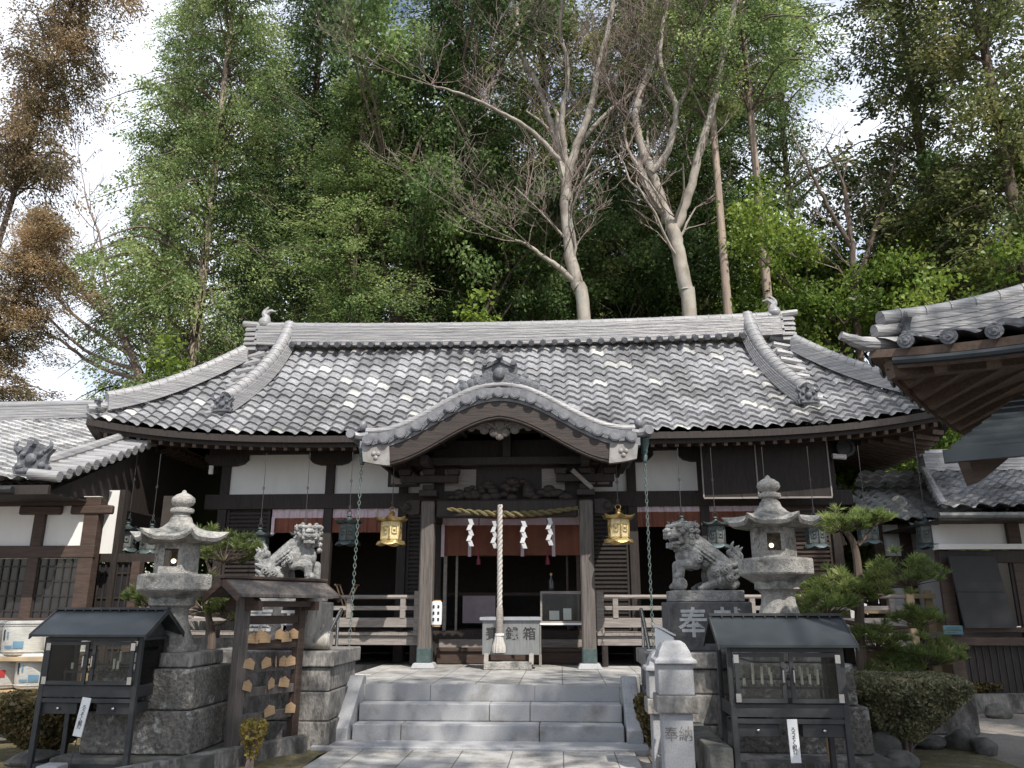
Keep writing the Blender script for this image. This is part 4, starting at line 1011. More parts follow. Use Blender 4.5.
# two eave directions from the corner
pa = Vector((.806, -.593, 0)).normalized()
pbv = Vector((-pa.y, pa.x, 0))
PL = 4.4
def pz(d, u): t = d / 2.2; return C0.z - .10 + 1.02 * (.75 * t + .25 * t * t) + .12 * max(0, 1 - u / 1.6) ** 2 * max(0, 1 - d / 1.2)
def pface(o, du, dd):
    def f(u, d): p = o + du * (u + PL / 2) + dd * d; up_ = min(u + PL / 2, PL / 2 - u); return Vector((p.x, p.y, pz(d, max(0, up_) )))
    return f
O = Vector((C0.x, C0.y, 0)); Ca = O + pa * PL; Cb = O + pbv * PL; Cc = O + pa * PL + pbv * PL
faces = [(O, pa, pbv), (Ca, pbv, -pa), (Cc, -pa, -pbv), (Cb, -pbv, pa)]
proof = None
for i, (o_, du, dd) in enumerate(faces):
    b = MB(); slope(b, PL / 2, pface(o_, du, dd), 2.2, lambda d: PL / 2 - d, pitch=.30, expo=.24, seg=8, amp=.032)
    r_ = pb(b, 'roof' if i == 0 else 'roof_slope', 'tile', proof); r_.data.shade_smooth(); r_.data.set_sharp_from_angle(angle=R(50))
    if i == 0: proof = r_
for i, (o_, du, dd) in enumerate(faces):
    f = pface(o_, du, dd)
    hp = [f(-(PL / 2 - 2.2 * t), 2.2 * t) + Vector((0, 0, .03)) for t in [.10 + .9 * j / 12 for j in range(13)]]
    b = MB(); ridge_body(b, hp, .24, .17, .21, 4); h_ = pb(b, 'corner_ridge', 'ridge', proof)
    b = MB(); b.tube([p + Vector((0, 0, .24)) for p in [hp[0] + (hp[0] - hp[1]) * .7] + hp], .075, 10)
    c = hp[0] + (hp[0] - hp[1]) * 1.0
    b.tube([c + Vector((0, 0, .14)), hp[0] + Vector((0, 0, .14))], .06, 10)
    for p in hp[::1]: b.tube([p + Vector((0, 0, .24)), p + Vector((.015, 0, .24))], .084, 10)
    b.tube(curve_pts([hp[0] + Vector((0, 0, .0)), f(-PL / 2, 0) + Vector((0, 0, .05)), f(-PL / 2, 0) - (dd + du) * .16 + Vector((0, 0, .12))], 4), [.07] * 5 + [.055] * 2 + [.04] * 2, 8)
    pb(b, 'ridge_cap', 'ridge', h_, smooth=True)
    fa = math.atan2((dd + du).y, (dd + du).x) - PI / 2
    oni(h_, hp[0] + Vector((0, 0, .0)), .26, fa)
    # round tile ends along the eave
    b = MB(); n = int(PL / .30)
    for j in range(1, n):
        p = f(-PL / 2 + PL * j / n, 0) + Vector((0, 0, .04)); q = p - dd * .05; m2 = p - dd * .065
        b.tube([p + dd * .3 + Vector((0, 0, .12)), q], .055, 10); b.tube([q, m2], [.066, .066], 12); b.tube([m2, m2 - dd * .012], [.045, .04], 10); b.tube([m2 - dd * .012, m2 - dd * .02], [.018, .012], 8)
    pb(b, 'round_tile_end', 'oni', proof, smooth=True)
    # fascia, soffit and rafters
    def fl(d, dz, n=20, f=f):
        return [f(-(PL / 2 - d) + 2 * (PL / 2 - d) * k / n, d * 0) + (dd * d) + Vector((0, 0, dz)) for k in range(n + 1)]
    b = MB(); l0, l1, l2, l3 = fl(.01, .0), fl(.01, -.07), fl(.10, -.07), fl(.10, -.15)
    for a_, c_ in ((l0, l1), (l1, l2), (l2, l3)): strip(b, a_, c_)
    pb(b, 'fascia', 'rafter', proof)
    b = MB()
    g0 = fl(-.03, -.12)
    if i == 0: b.tube(g0[1:], .035, 8); pb(b, 'rain_gutter', 'slate_roof', proof, smooth=True)
    b = MB(); strip(b, fl(.10, -.10), fl(1.4, .28)); pb(b, 'soffit', 'rafter', proof)
    b = MB(); n = 11
    for j in range(n + 1):
        u = -PL / 2 + .12 + (PL - .24) * j / n; dend = min(1.35, PL / 2 - abs(u))
        if dend < .3: continue
        p = f(u, 0) + dd * .14 + Vector((0, 0, -.14)); q = f(u, 0) + dd * dend + Vector((0, 0, -.14 + .30 * dend)); q.z = C0.z - .12 + .30 * dend
        b.bar(p, q, .10, .13)
    hz = f(-PL / 2, 0); b.bar(hz + (dd + du) * .12 + Vector((0, 0, -.18)), hz + (dd + du) * 1.4 + Vector((0, 0, .05)), .12, .15)
    pb(b, 'rafter_row', 'rafter', proof)
for ua, ub in ((1.35, 1.35), (PL - 1.35, 1.35), (1.35, PL - 1.35), (PL - 1.35, PL - 1.35)):
    p = O + pa * ua + pbv * ub; b = MB(); b.tube([(p.x, p.y, 0), (p.x, p.y, C0.z + .3)], .12, 12); pb(b, 'pillar', 'wood_brown')
b = MB()
for (a_, c_) in (((1.0, 1.35), (PL - 1, 1.35)), ((1.35, 1.0), (1.35, PL - 1)), ((1, PL - 1.35), (PL - 1, PL - 1.35)), ((PL - 1.35, 1), (PL - 1.35, PL - 1))):
    p = O + pa * a_[0] + pbv * a_[1]; q = O + pa * c_[0] + pbv * c_[1]; b.bar((p.x, p.y, C0.z + .1), (q.x, q.y, C0.z + .1), .14, .2)
pb(b, 'ring_beam', 'wood_brown')
# small lean-to roof at right edge, behind the pavilion corner
e0 = at(951, 447, 5.7); e1 = at(1060, 436, 5.45)
lt = thing('gate_roof', 'small dark sheet-covered roof with a brown gable bracket at the right edge below the pavilion', 'gate roof', (e1.x, e1.y, 0))
t0 = at(1018, 396, 6.5); t1 = t0 + (e1 - e0) * 1.2; e2 = e1 + (e1 - e0) * .8; t2 = t0 + (e2 - e0)
b = MB(); n = 7
for j in range(n):
    a0, a1 = j / n, (j + 1) / n
    p0 = e0.lerp(t0, a0); p1 = e0.lerp(t0, a1); q0 = e2.lerp(t2, a0); q1 = e2.lerp(t2, a1); k = Vector((0, 0, .012))
    b.add([p0 + k, q0 + k, q1, p1, p0 - k * 1.2, q0 - k * 1.2, q1 - k * 2.2, p1 - k * 2.2], [(0, 1, 2, 3), (7, 6, 5, 4), (0, 4, 5, 1), (0, 3, 7, 4), (1, 5, 6, 2), (2, 6, 7, 3)])
b.build('sheet_roof', 'slate_roof', lt, world=True)
b = MB(); b.bar(e0 - Vector((.06, 0, .07)), e2 - Vector((0, 0, .07)), .06, .09); b.build('eave_beam', 'slate_roof', lt, world=True)
b = MB(); c = at(985, 458, 5.8); b.prism([(c.x - .13, c.z + .04), (c.x + .22, c.z + .04), (c.x - .02, c.z - .14), (c.x - .08, c.z - .18)], c.y, c.y + .15, 'Y'); b.build('bracket', 'wood_brown', lt, world=True)
b = MB(); gx = at(1110, 500, 6.0); b.b2(gx.x, gx.x + .2, 5.9, 6.1, 0, e0.z + .1); b.build('post', 'wood_brown', lt, world=True)
# ================================================================== STONE LANTERNS
def hexpts(r, n=6, rot=0): return [(r * math.cos(2 * PI * i / n + rot), r * math.sin(2 * PI * i / n + rot)) for i in range(n)]
HR = R(-90 + 30)      # hexagon with one face towards -Y
lant = thing('stone_lantern', 'weathered granite lantern with upcurled roof rising behind the candle case beside the plaque rack', 'stone lantern', (0, 0, 0), 0, 'stone lanterns flanking the approach')
b = MB(); b.lathe([(.34, 0), (.34, .05), (.30, .08), (.235, .22), (.195, .36), (.185, .47), (.215, .51), (.255, .53), (.255, .62), (.20, .63)], 24, rot=HR); b.build('shaft', 'stone_lantern', lant, smooth=True)
b = MB(); b.lathe([(.26, .60), (.43, .71), (.43, .885), (.41, .90), (.24, .905)], 6, rot=HR); b.build('platform', 'stone_lantern', lant, bevel=.012)
b = MB(); r_ = .255; b.lathe([(r_, .905), (r_, .965)], 6, rot=HR); b.lathe([(r_, 1.22), (r_, 1.27)], 6, rot=HR)
hp = hexpts(r_, rot=HR)
for i in range(6):
    p = Vector((*hp[i], 0)); q = Vector((*hp[(i + 1) % 6], 0)); n_ = (p + q).normalized(); m1 = p.lerp(q, .20); m2 = p.lerp(q, .80)
    if i in (0, 2, 4):      # open window faces
        for a_, c_ in ((p, m1), (m2, q)):
            a2, c2 = a_ - n_ * .04, c_ - n_ * .04
            vs_ = [Vector((v.x, v.y, z)) for z in (.965, 1.22) for v in (a_, c_, c2, a2)]
            b.add(vs_, [(0, 1, 2, 3), (4, 7, 6, 5), (0, 4, 5, 1), (1, 5, 6, 2), (2, 6, 7, 3), (3, 7, 4, 0)])
        a_, c_ = m1, m2; a2, c2 = a_ - n_ * .04, c_ - n_ * .04
        for z0, z1 in ((.965, .985), (1.20, 1.22)):
            vs_ = [Vector((v.x, v.y, z)) for z in (z0, z1) for v in (a_, c_, c2, a2)]
            b.add(vs_, [(0, 1, 2, 3), (4, 7, 6, 5), (0, 4, 5, 1), (1, 5, 6, 2), (2, 6, 7, 3), (3, 7, 4, 0)])
    else:
        a2, c2 = p - n_ * .04, q - n_ * .04
        vs_ = [Vector((v.x, v.y, z)) for z in (.965, 1.22) for v in (p, q, c2, a2)]
        b.add(vs_, [(0, 1, 2, 3), (4, 7, 6, 5), (0, 4, 5, 1), (1, 5, 6, 2), (2, 6, 7, 3), (3, 7, 4, 0)])
        mm = (p + q) / 2 + n_ * .004; t_ = (q - p).normalized()
        for k in range(16): aa = 2 * PI * k / 16; bb = 2 * PI * (k + 1) / 16; b.bar(mm + t_ * .06 * math.cos(aa) + Vector((0, 0, 1.09 + .06 * math.sin(aa))), mm + t_ * .06 * math.cos(bb) + Vector((0, 0, 1.09 + .06 * math.sin(bb))), .012, .012)
fb = b.build('fire_box', 'stone_lantern', lant)
b = MB(); b.sphere((0.02, -.04, 1.06), .028, 8); b.build('lamp', 'bulb', fb, smooth=True)
b = MB(); b.b2(-.1, .1, -.04, .1, .968, 1.0); b.build('inner_tray', 'tan', fb)
# roof: hexagonal with curled corners
b = MB(); N = 60
def rmod(t): 
    a = ((t - HR) % (PI / 3)) - PI / 6; return math.cos(PI / 6) / math.cos(a) , abs(a) / (PI / 6)
prof = [(.22, 1.27), (.38, 1.272), (.50, 1.29), (.525, 1.335), (.41, 1.385), (.30, 1.43), (.20, 1.475), (.135, 1.54), (.115, 1.60)]
for (r, z) in prof:
    for j in range(N):
        t = 2 * PI * j / N; k, c = rmod(t); f = min(1, max(0, (r - .2) / .32)); rr = r * (k * f + (1 - f)); up = .09 * (c ** 5) * f ** 2
        rr *= 1 + .10 * (c ** 6) * f
        b.v.append((rr * math.cos(t), rr * math.sin(t), z + up))
k = len(prof)
for i in range(k - 1):
    for j in range(N): b.f.append((i * N + j, i * N + (j + 1) % N, (i + 1) * N + (j + 1) % N, (i + 1) * N + j))
b.f += [tuple(range(N - 1, -1, -1)), tuple((k - 1) * N + j for j in range(N))]
b.build('lantern_roof', 'stone_lantern', lant, smooth=True)
b = MB(); b.lathe([(.10, 1.59), (.115, 1.61), (.10, 1.63), (.095, 1.65), (.14, 1.66), (.15, 1.685), (.14, 1.71), (.10, 1.72), (.095, 1.735), (.13, 1.76), (.15, 1.80), (.14, 1.845), (.09, 1.885), (.035, 1.91), (.02, 1.94), (.0, 1.95)], 20)
b.xf(Matrix.Diagonal((.92, .92, 1, 1))); b.build('finial', 'stone_lantern', lant, smooth=True)
lant.scale = (.93, .93, .88); lant.rotation_euler[2] = R(-52)
pl_ = at(168, 640, 8.7)
lant.location = (pl_.x, 8.7, at(178, 490, 8.7).z - 1.95 * .88)
LANT_Z = lant.location.z
pr_ = at(774, 640, 9.1)
lant2 = dup(lant, (at(773, 540, 9.1).x, 9.1, at(775, 475, 9.1).z - 1.95 * .88), R(-72), 'weathered granite lantern right of the open-mouthed lion, its skirt brightly lit by the sun')
# stacked pedestals below the lanterns
def stack(name, label, cat, x, y, levels, m='stone_dark', group=None, rz=0.0, inset_cap=False):
    t = thing(name, label, cat, (x, y, 0), rz, group); z = levels[0][0]
    for z0, z1, w_, d_, mm in levels:
        b = MB(); b.box((0, 0, (z0 + z1) / 2), (w_, d_, z1 - z0 - .008), taper=.985)
        # slightly uneven faces
        b.build('block', mm or m, t, bevel=.018, seg=2)
    return t
zt_ = LANT_Z
stack('lantern_pedestal', 'dark lichened stone pedestal of stacked blocks between the left candle case and plaque rack', 'pedestal', pl_.x + .02, 8.75,
      [(-.05, .16, 1.5, 1.45, 'rock'), (.16, .56, 1.12, 1.10, None), (.56, .95, 1.02, 1.0, None), (.95, zt_, .84, .82, 'stone_side')], group='lantern pedestals')
zt2 = lant2.location.z
stack('lantern_pedestal', 'dark stacked stone pedestal seen through the glass of the right candle case', 'pedestal', lant2.location.x + .02, 9.15,
      [(-.05, .16, 1.5, 1.45, 'rock'), (.16, .60, 1.30, 1.10, None), (.60, 1.0, 1.12, 1.0, None), (1.0, zt2, .84, .82, 'stone_side')], group='lantern pedestals')

# ================================================================== LION PEDESTALS
LRX, LRY = at(704, 590, 10.3).x, 10.3
LLX, LLY = at(288, 590, 10.3).x, 10.35
LZ = at(702, 590, 10.05).z
def lion_ped(x, y, label, txt, sx):
    t = thing('lion_pedestal', label, 'pedestal', (x, y, 0), 0, 'lion pedestals')
    for z0, z1, w_, d_, m_ in [(-.05, .28, 1.60, 1.3, 'stone_side'), (.28, .60, 1.56, 1.26, 'stone_side'), (.60, .87, 1.52, 1.22, 'stone_side'), (.87, 1.05, 1.62, 1.3, 'stone_side')]:
        b = MB(); b.box((0, 0, (z0 + z1) / 2), (w_, d_, z1 - z0 - .008)); b.build('block', m_, t, bevel=.015, seg=2)
    b = MB(); b.box((0, 0, (1.05 + LZ - .14) / 2), (.98, .72, LZ - .14 - 1.05)); blk = b.build('inscribed_block', 'inscribed', t, bevel=.012, seg=2)
    b = MB(); b.box((0, 0, LZ - .07), (.86, .56, .13)); b.build('plinth', 'statue', t, bevel=.01, seg=2)
    zc = (1.09 + LZ - .14) / 2
    for i, ch in enumerate(txt):
        text_mesh('inscription', ch, .36, 'chalk', blk, (-.21 + .42 * i, -.362, zc), ext=.004, bold=.006)
    # raised edge of the inscription panel
    b = MB()
    for s_ in (-1, 1): b.b2(s_ * .46 - .012, s_ * .46 + .012, -.368, -.358, 1.12, LZ - .17)
    b.build('panel_edge', 'inscribed', blk)
    return t
lion_ped(LRX, LRY, 'stone pedestal with two whitened carved characters under the open-mouthed lion', '奉献', 1)
lion_ped(LLX, LLY, 'streaked stone pedestal behind the plaque rack, carrying the closed-mouth lion', '奉献', -1)
def cyl_stone(x, y, z, label):
    t = thing('stone_vase', label, 'stone vase', (x, y, z), 0)
    b = MB(); b.tube([(-.34, 0, .115), (-.28, 0, .115), (.16, 0, .115), (.19, 0, .115)], [.09, .112, .115, .095], 16); b.build('base', 'polished', t, smooth=True)
    b = MB(); b.lathe([(.115, .16), (.12, .3), (.12, .60), (.105, .62), (.09, .60), (.09, .4), (.0, .4)], 20, (-.08, 0, 0)); b.build('barrel', 'polished', t, smooth=True)
c = at(315, 652, 9.95); cyl_stone(c.x, c.y, 1.05, 'pale worn stone cylinder on a log-shaped base, right of the plaque rack')
# low tilted white notice box by the right pedestal
c = at(664, 657, 10.0); t = thing('notice_box', 'small white tilted notice box between the stone post and the lion pedestal', 'box', (c.x + .03, c.y, 1.05), R(-8))
b = MB(); b.prism([(-.12, 0), (.10, 0), (.10, .15), (-.12, .27)], -.1, .12, 'Y'); b.build('box', 'paper', t, bevel=.008)
b = MB(); b.bar((-.13, -.1, .3), (.11, -.1, .18), .02, .02); b.bar((-.13, .12, .3), (.11, .12, .18), .02, .02); b.bar((-.13, -.1, .3), (-.13, .12, .3), .02, .02); b.bar((.11, -.1, .18), (.11, .12, .18), .02, .02); b.build('frame', 'plaster', t)
b = MB(); b.bar((-.12, 0, -.0), (-.12, 0, .02), .2, .2); b.build('foot', 'steel', t)

# ================================================================== CANDLE STANDS
def candle_case(name_label, loc, rz, W=1.0, tag_x=.1, tag_tilt=0.0, txt='献灯', candles=(), seedling=0):
    t = thing('candle_case', name_label, 'candle case', loc, rz, 'glass candle cases either side of the approach')
    D = .52; zb, zt = .84, 1.30
    for sx in (-1, 1):
        for sy in (-1, 1):
            b = MB(); b.bar((sx * (W / 2 - .025) * 1.005, sy * (D / 2 - .01), 0), (sx * (W / 2 - .025), sy * (D / 2 - .02), zb), .05, .05, up=(0, 1, 0)); b.build('leg', 'black_wood', t, bevel=.004)
    for z in (.10, .70):
        b = MB(); b.b2(-W / 2 + .03, W / 2 - .03, -D / 2 + .0, -D / 2 + .035, z - .02, z + .02); b.build('cross_bar', 'black_wood', t)
        b = MB(); b.b2(-W / 2 + .03, W / 2 - .03, D / 2 - .035, D / 2, z - .02, z + .02); b.build('cross_bar', 'black_wood', t)
    for sx in (-1, 1):
        b = MB(); b.b2(sx * W / 2 - .035 - .01 * sx, sx * W / 2 + .0 - .01 * sx, -D / 2 + .036, D / 2 - .036, .08, .12); b.build('cross_bar', 'black_wood', t)
    for sx in (-1, 1):      # two shallow drawers under the tray
        b = MB(); b.b2(sx * .28 - .18, sx * .28 + .18, -D / 2 + .03, D / 2 - .05, .57, .675); dr = b.build('drawer', 'black_wood', t, bevel=.004)
        b = MB(); b.sphere((sx * .28, -D / 2 + .015, .625), .017, 8); b.build('knob', 'steel', dr, smooth=True)
    b = MB(); b.b2(-W / 2 + .01, W / 2 - .01, -D / 2, D / 2, zb - .11, zb); b.build('tray', 'black_wood', t, bevel=.004)
    b = MB()
    for sx in (-1, 1):
        for sy in (-1, 1): b.b2(sx * (W / 2 - .02) - .022, sx * (W / 2 - .02) + .022, sy * (D / 2 - .022) - .022, sy * (D / 2 - .022) + .022, zb, zt)
    for y in (-D / 2, D / 2): b.b2(-W / 2 + .04, W / 2 - .04, y - .0 * y - .02, y + .02, zt - .035, zt)
    for sx in (-1, 1): b.b2(sx * (W / 2 - .02) - .018, sx * (W / 2 - .02) + .018, -D / 2 + .022, D / 2 - .022, zt - .03, zt - .002)
    b.build('frame', 'black_wood', t)
    # two glazed doors
    for sx in (-1, 1):
        b = MB(); xa, xb = (sx * .02, sx * (W / 2 - .05)); x0, x1 = min(xa, xb), max(xa, xb); yf = -D / 2 - .012
        b.b2(x0, x0 + .035, yf - .02, yf, zb + .01, zt - .04); b.b2(x1 - .035, x1, yf - .02, yf, zb + .01, zt - .04)
        b.b2(x0 + .035, x1 - .035, yf - .02, yf, zb + .01, zb + .045); b.b2(x0 + .035, x1 - .035, yf - .02, yf, zt - .075, zt - .04)
        d = b.build('door', 'black_wood', t)
        b = MB(); b.b2(x0 + .035, x1 - .035, yf - .012, yf - .008, zb + .045, zt - .075); b.build('pane', 'glass', d)
        for z in (zb + .05, zt - .09):
            b = MB(); xx = x1 - .015 if sx > 0 else x0 + .015; b.b2(xx - .022, xx + .022, yf - .026, yf - .021, z - .035, z + .035); b.build('hinge', 'steel', d)
            for dz in (-.022, .022):
                pass
        b = MB(); hx = sx * .045; b.tube([(hx, yf - .022, 1.0), (hx, yf - .05, 1.02), (hx, yf - .05, 1.12), (hx, yf - .022, 1.14)], .007, 6); b.build('handle', 'steel', d, smooth=True)
    for sx in (-1, 1):
        b = MB(); b.b2(sx * (W / 2 - .02) - .002, sx * (W / 2 - .02) + .002, -D / 2 + .045, D / 2 - .045, zb, zt - .03); b.build('side_pane', 'glass', t)
    # candle rails and candles
    b = MB()
    for k in range(2):
        y = -.02 + .17 * k; z = zb + .10 + .06 * k
        b.b2(-W / 2 + .08, W / 2 - .08, y - .012, y + .012, z, z + .02)
        for j in range(15): x = -W / 2 + .1 + (W - .2) * j / 14; b.b2(x - .005, x + .005, y - .004, y + .004, z + .02, z + .05)
        for sx in (-1, 1): b.b2(sx * (W / 2 - .1) - .01, sx * (W / 2 - .1) + .01, y - .01, y + .01, zb, z)
    b.build('candle_rail', 'iron', t)
    for (x, k, h) in candles:
        y = -.02 + .17 * k; z = zb + .14 + .06 * k
        b = MB(); b.tube([(x, y, z), (x, y, z + h)], .012, 8); c_ = b.build('candle', 'wax', t, smooth=True)
    # roof: gable with ridge along X
    for sy in (-1, 1):
        b = MB(); y0, y1 = sy * (D / 2 + .12), 0.0; z0, z1 = zt + .03, zt + .27
        b.prism([(y0, z0), (y1, z1), (y1, z1 - .022), (y0, z0 - .022)], -W / 2 - .085, W / 2 + .085, 'X')
        s_ = b.build('roof_slope', 'slate_roof', t)
        for sx in (-1, 1): b = MB(); b.prism([(y0, z0 + .004), (y1, z1 + .012), (y1, z1 - .045), (y0, z0 - .045)], sx * (W / 2 + .085), sx * (W / 2 + .10), 'X'); b.build('verge_board', 'black_wood', s_)
    b = MB(); b.b2(-W / 2 - .10, W / 2 + .10, -.035, .035, zt + .268, zt + .292)
    for j in range(13): x = -W / 2 - .08 + (W + .16) * j / 12; b.box((x, -.03, zt + .262), (.012, .03, .02))
    b.build('roof_ridge', 'black_wood', t)
    for sx in (-1, 1):
        b = MB(); b.prism([(-D / 2, zt), (0, zt + .2), (D / 2, zt)], sx * (W / 2 - .03) - .01, sx * (W / 2 - .03) + .01, 'X'); b.build('gable_board', 'black_wood', t)
    return t
cA = [(-.34, 0, .06), (-.32, 1, .03), (.1, 0, .10), (.14, 0, .08), (.06, 1, .11), (.22, 1, .09), (.32, 0, .05), (.18, 1, .12), (-.22, 1, .04)]
cB = [(.12 + .035 * i, i % 2, rng.uniform(.07, .13)) for i in range(8)] + [(-.42 + .1, 0, .05), (-.12, 1, .08), (-.08, 0, .10), (-.16, 0, .09), (-.2, 1, .11), (-.05, 1, .07), (-.24, 0, .08)]
LC = atz(88, 763, .06)
caseL = candle_case('black glazed candle case on legs at the lower left, in front of the sake barrels', (at(90, 700, 8.0).x, 8.2, .0), R(-2), W=1.0, candles=cA)
RC = at(778, 643, 7.7)
caseR = candle_case('black glazed candle case on legs in front of the right lantern, full of short candles', (RC.x, 7.75, -.10), R(0), W=1.0, candles=cB)
caseL.scale = (1.0, 1, .97)
def strip_sign(label, loc, tilt, h=.34, w_=.085, lines='ろうそく献灯'):
    t = thing('strip_sign', label, 'sign', loc)
    b = MB(); b.box((0, 0, 0), (w_, .012, h), ry=tilt); p = b.build('board', 'paper', t, bevel=.002)
    b = MB(); d = Vector((-math.sin(tilt), 0, -math.cos(tilt))); b.tube([d * h * .48 + Vector((0, .01, 0)), d * (h * .5 + .32) + Vector((0, .01, 0))], .005, 6); b.build('stake', 'wire', t)
    text_mesh('lettering', lines, w_ * .5, 'ink', p, (0, -.0085, 0), rot=(PI / 2, -tilt * -1, 0), ext=.0006, vertical=True)
    return t
c = at(82, 717, 7.75); strip_sign('white strip sign tilted on a stake in front of the left candle case', (c.x, c.y, c.z), R(8))
c = at(794, 741, 7.4); strip_sign('upright white strip sign in front of the right candle case', (c.x, c.y, c.z), R(-1))
# ================================================================== PLAQUE RACK
E0 = at(231, 752, 8.75); E1 = at(292, 733, 9.5)
ev = (E1 - E0); EL = math.hypot(ev.x, ev.y); ea = math.atan2(ev.y, ev.x)
rack = thing('plaque_rack', 'roofed wooden rack hung with votive plaques, left of the stone steps', 'plaque rack', (E0.x, E0.y, .05), ea)
b = MB(); b.box((0, 0, .80), (.12, .12, 1.60)); b.build('post', 'wood_post', rack, bevel=.01)
b = MB(); b.box((EL, 0, .80), (.10, .10, 1.60)); b.build('post', 'wood_brown', rack, bevel=.01)
b = MB(); b.b2(-.04, EL + .04, -.045, .045, -.1, .05); b.build('ground_beam', 'wood_rail', rack, bevel=.008)
rz_ = [1.36, 1.10, .86, .62, .36]
for i, z in enumerate(rz_):
    b = MB(); b.b2(.066, EL - .05, -.03, .03, z - .045, z + .045); b.build('rail', 'wood_brown' if i in (0, 1) else 'wood_post', rack, bevel=.005)
b = MB(); b.b2(-.28, .0, -.2, .2, 1.44, 1.56) ; 
b = MB(); b.b2(-.02, EL + .02, -.2, -.13, 1.50, 1.56); b.b2(-.02, EL + .02, .13, .2, 1.50, 1.56)
for x in (0, EL): b.b2(x - .03, x + .03, -.26, .26, 1.46, 1.56)
b.build('roof_frame', 'wood_brown', rack)
for s_ in (-1, 1):
    b = MB(); b.prism([(0, 1.80), (s_ * .28, 1.63), (s_ * .28, 1.595), (0, 1.76)], -.30, EL + .34, 'X'); b.build('roof_slope', 'wood_post', rack, bevel=.004)
b = MB(); b.b2(-.34, EL + .38, -.05, .05, 1.79, 1.825); b.build('roof_ridge', 'wood_brown', rack, bevel=.006)
for x in (-.31, EL + .35):
    b = MB()
    for s_ in (-1, 1): b.bar((x, 0, 1.76), (x, s_ * .28, 1.58), .03, .07)
    b.build('barge_board', 'wood_brown', rack)
b = MB(); b.prism([(-.22, 1.56), (.22, 1.56), (.0, 1.74)], -.04, .04, 'X'); b.build('gable_board', 'wood_brown', rack)
# hanging plaques (house-shaped), each a thing
ema_me = None
def ema(u, z, lean, side=-1, label='', tilt=0):
    global ema_me
    ca, sa = math.cos(ea), math.sin(ea); off = side * .05
    loc = (E0.x + u * ca - off * sa, E0.y + u * sa + off * ca, .05 + z)
    if ema_me is None:
        t = thing('votive_plaque', label, 'votive plaque', loc, ea, 'votive plaques on the rack')
        b = MB(); b.prism([(-.075, -.10), (.075, -.10), (.075, -.02), (0, .015), (-.075, -.02)], -.012, -.004, 'Y'); b.build('board', 'ema', t, bevel=.002)
        b = MB(); b.tube([(-.02, -.004, -.01), (0, .0, .05), (.02, -.004, -.01)], .003, 5); b.build('cord', 'red', t)
        ema_me = t
    else: t = dup(ema_me, loc, ea, label)
    t.rotation_euler = (0, lean, ea + tilt); return t
rows = [('top rail', rz_[1] + .12, [(.12, .05, 0), (.20, -.1, .2), (.28, .0, -.1), (.50, .1, .1), (.60, -.05, 0), (.70, 0, 0)]),
        ('second rail', rz_[2] + .10, [(.10, .2, 0), (.32, -.2, .1), (.46, .05, .9), (.58, .1, .2), (.68, -.1, 0)]),
        ('third rail', rz_[3] + .12, [(.10, .25, .2), (.42, -.1, .4), (.62, .15, 0)]),
        ('fourth rail', rz_[4] + .10, [(.42, -.2, 0), (.74, .08, 0)]),
        ('bottom beam', .16, [(.12, .15, .3)])]
words = ['nearest the front post', 'second from the front post', 'third from the front post', 'fourth from the front post', 'fifth from the front post', 'nearest the rear post']
for nm, z, ls in rows:
    for i, (u, l_, tl) in enumerate(ls):
        wd = 'only one there' if len(ls) == 1 else ('nearest the rear post' if i == len(ls) - 1 else words[i])
        ema(u, z + (.03 if nm == 'top rail' and i % 2 else 0), l_, -1, f'light wooden plaque above the {nm}, {wd}' if nm != 'bottom beam' else 'light wooden plaque leaning low down beside the front post of the rack', tl)
# kerb under the rack
b = MB(); 
kc = thing('kerb_stone', 'mossy stone kerb block under the plaque rack beside the moss', 'kerb', (E0.x, E0.y, 0), ea)
b = MB(); b.b2(-2.2, EL + .1, -.16, -.055, -.05, .17); b.build('stone', 'stone_side', kc, bevel=.015, seg=2)

# ================================================================== STONE POSTS (right of the path)
def stone_post(label, x, y, h, s=1.0, txt=None):
    t = thing('stone_post', label, 'stone post', (x, y, -.02), 0, 'stone posts right of the steps'); z = h
    b = MB(); b.b2(-.135 * s, .135 * s, -.12 * s, .12 * s, 0, z - .62 * s); sh = b.build('shaft', 'granite', t, bevel=.012, seg=2)
    b = MB(); b.b2(-.185 * s, .185 * s, -.17 * s, .17 * s, z - .62 * s, z - .47 * s); b.build('collar', 'stone_side', t, bevel=.012, seg=2)
    b = MB(); b.b2(-.16 * s, .16 * s, -.15 * s, .15 * s, z - .47 * s, z - .20 * s); b.build('head', 'granite', t, bevel=.012, seg=2)
    b = MB(); cv = [(.21, -.20), (.205, -.165), (.17, -.15), (.15, -.09), (.115, -.03), (.08, -.005), (.0, 0)]
    b.lathe([(r * 1.30 * s, z + q * s) for r, q in cv], 4, rot=PI / 4); b.build('cap', 'granite', t, bevel=.01, seg=2)
    if txt: text_mesh('inscription', txt, .13 * s, 'stone_side', sh, (0, -.122 * s, z - .80 * s), ext=.002)
    return t
c = at(672, 640, 7.7); stone_post('near granite post with a domed cap, right of the stone steps', c.x, 7.7, c.z + .02, .98, '奉納')
c = at(661, 648, 8.55); stone_post('second stone post standing just behind the near domed post', c.x, 8.55, c.z + .0, .95)
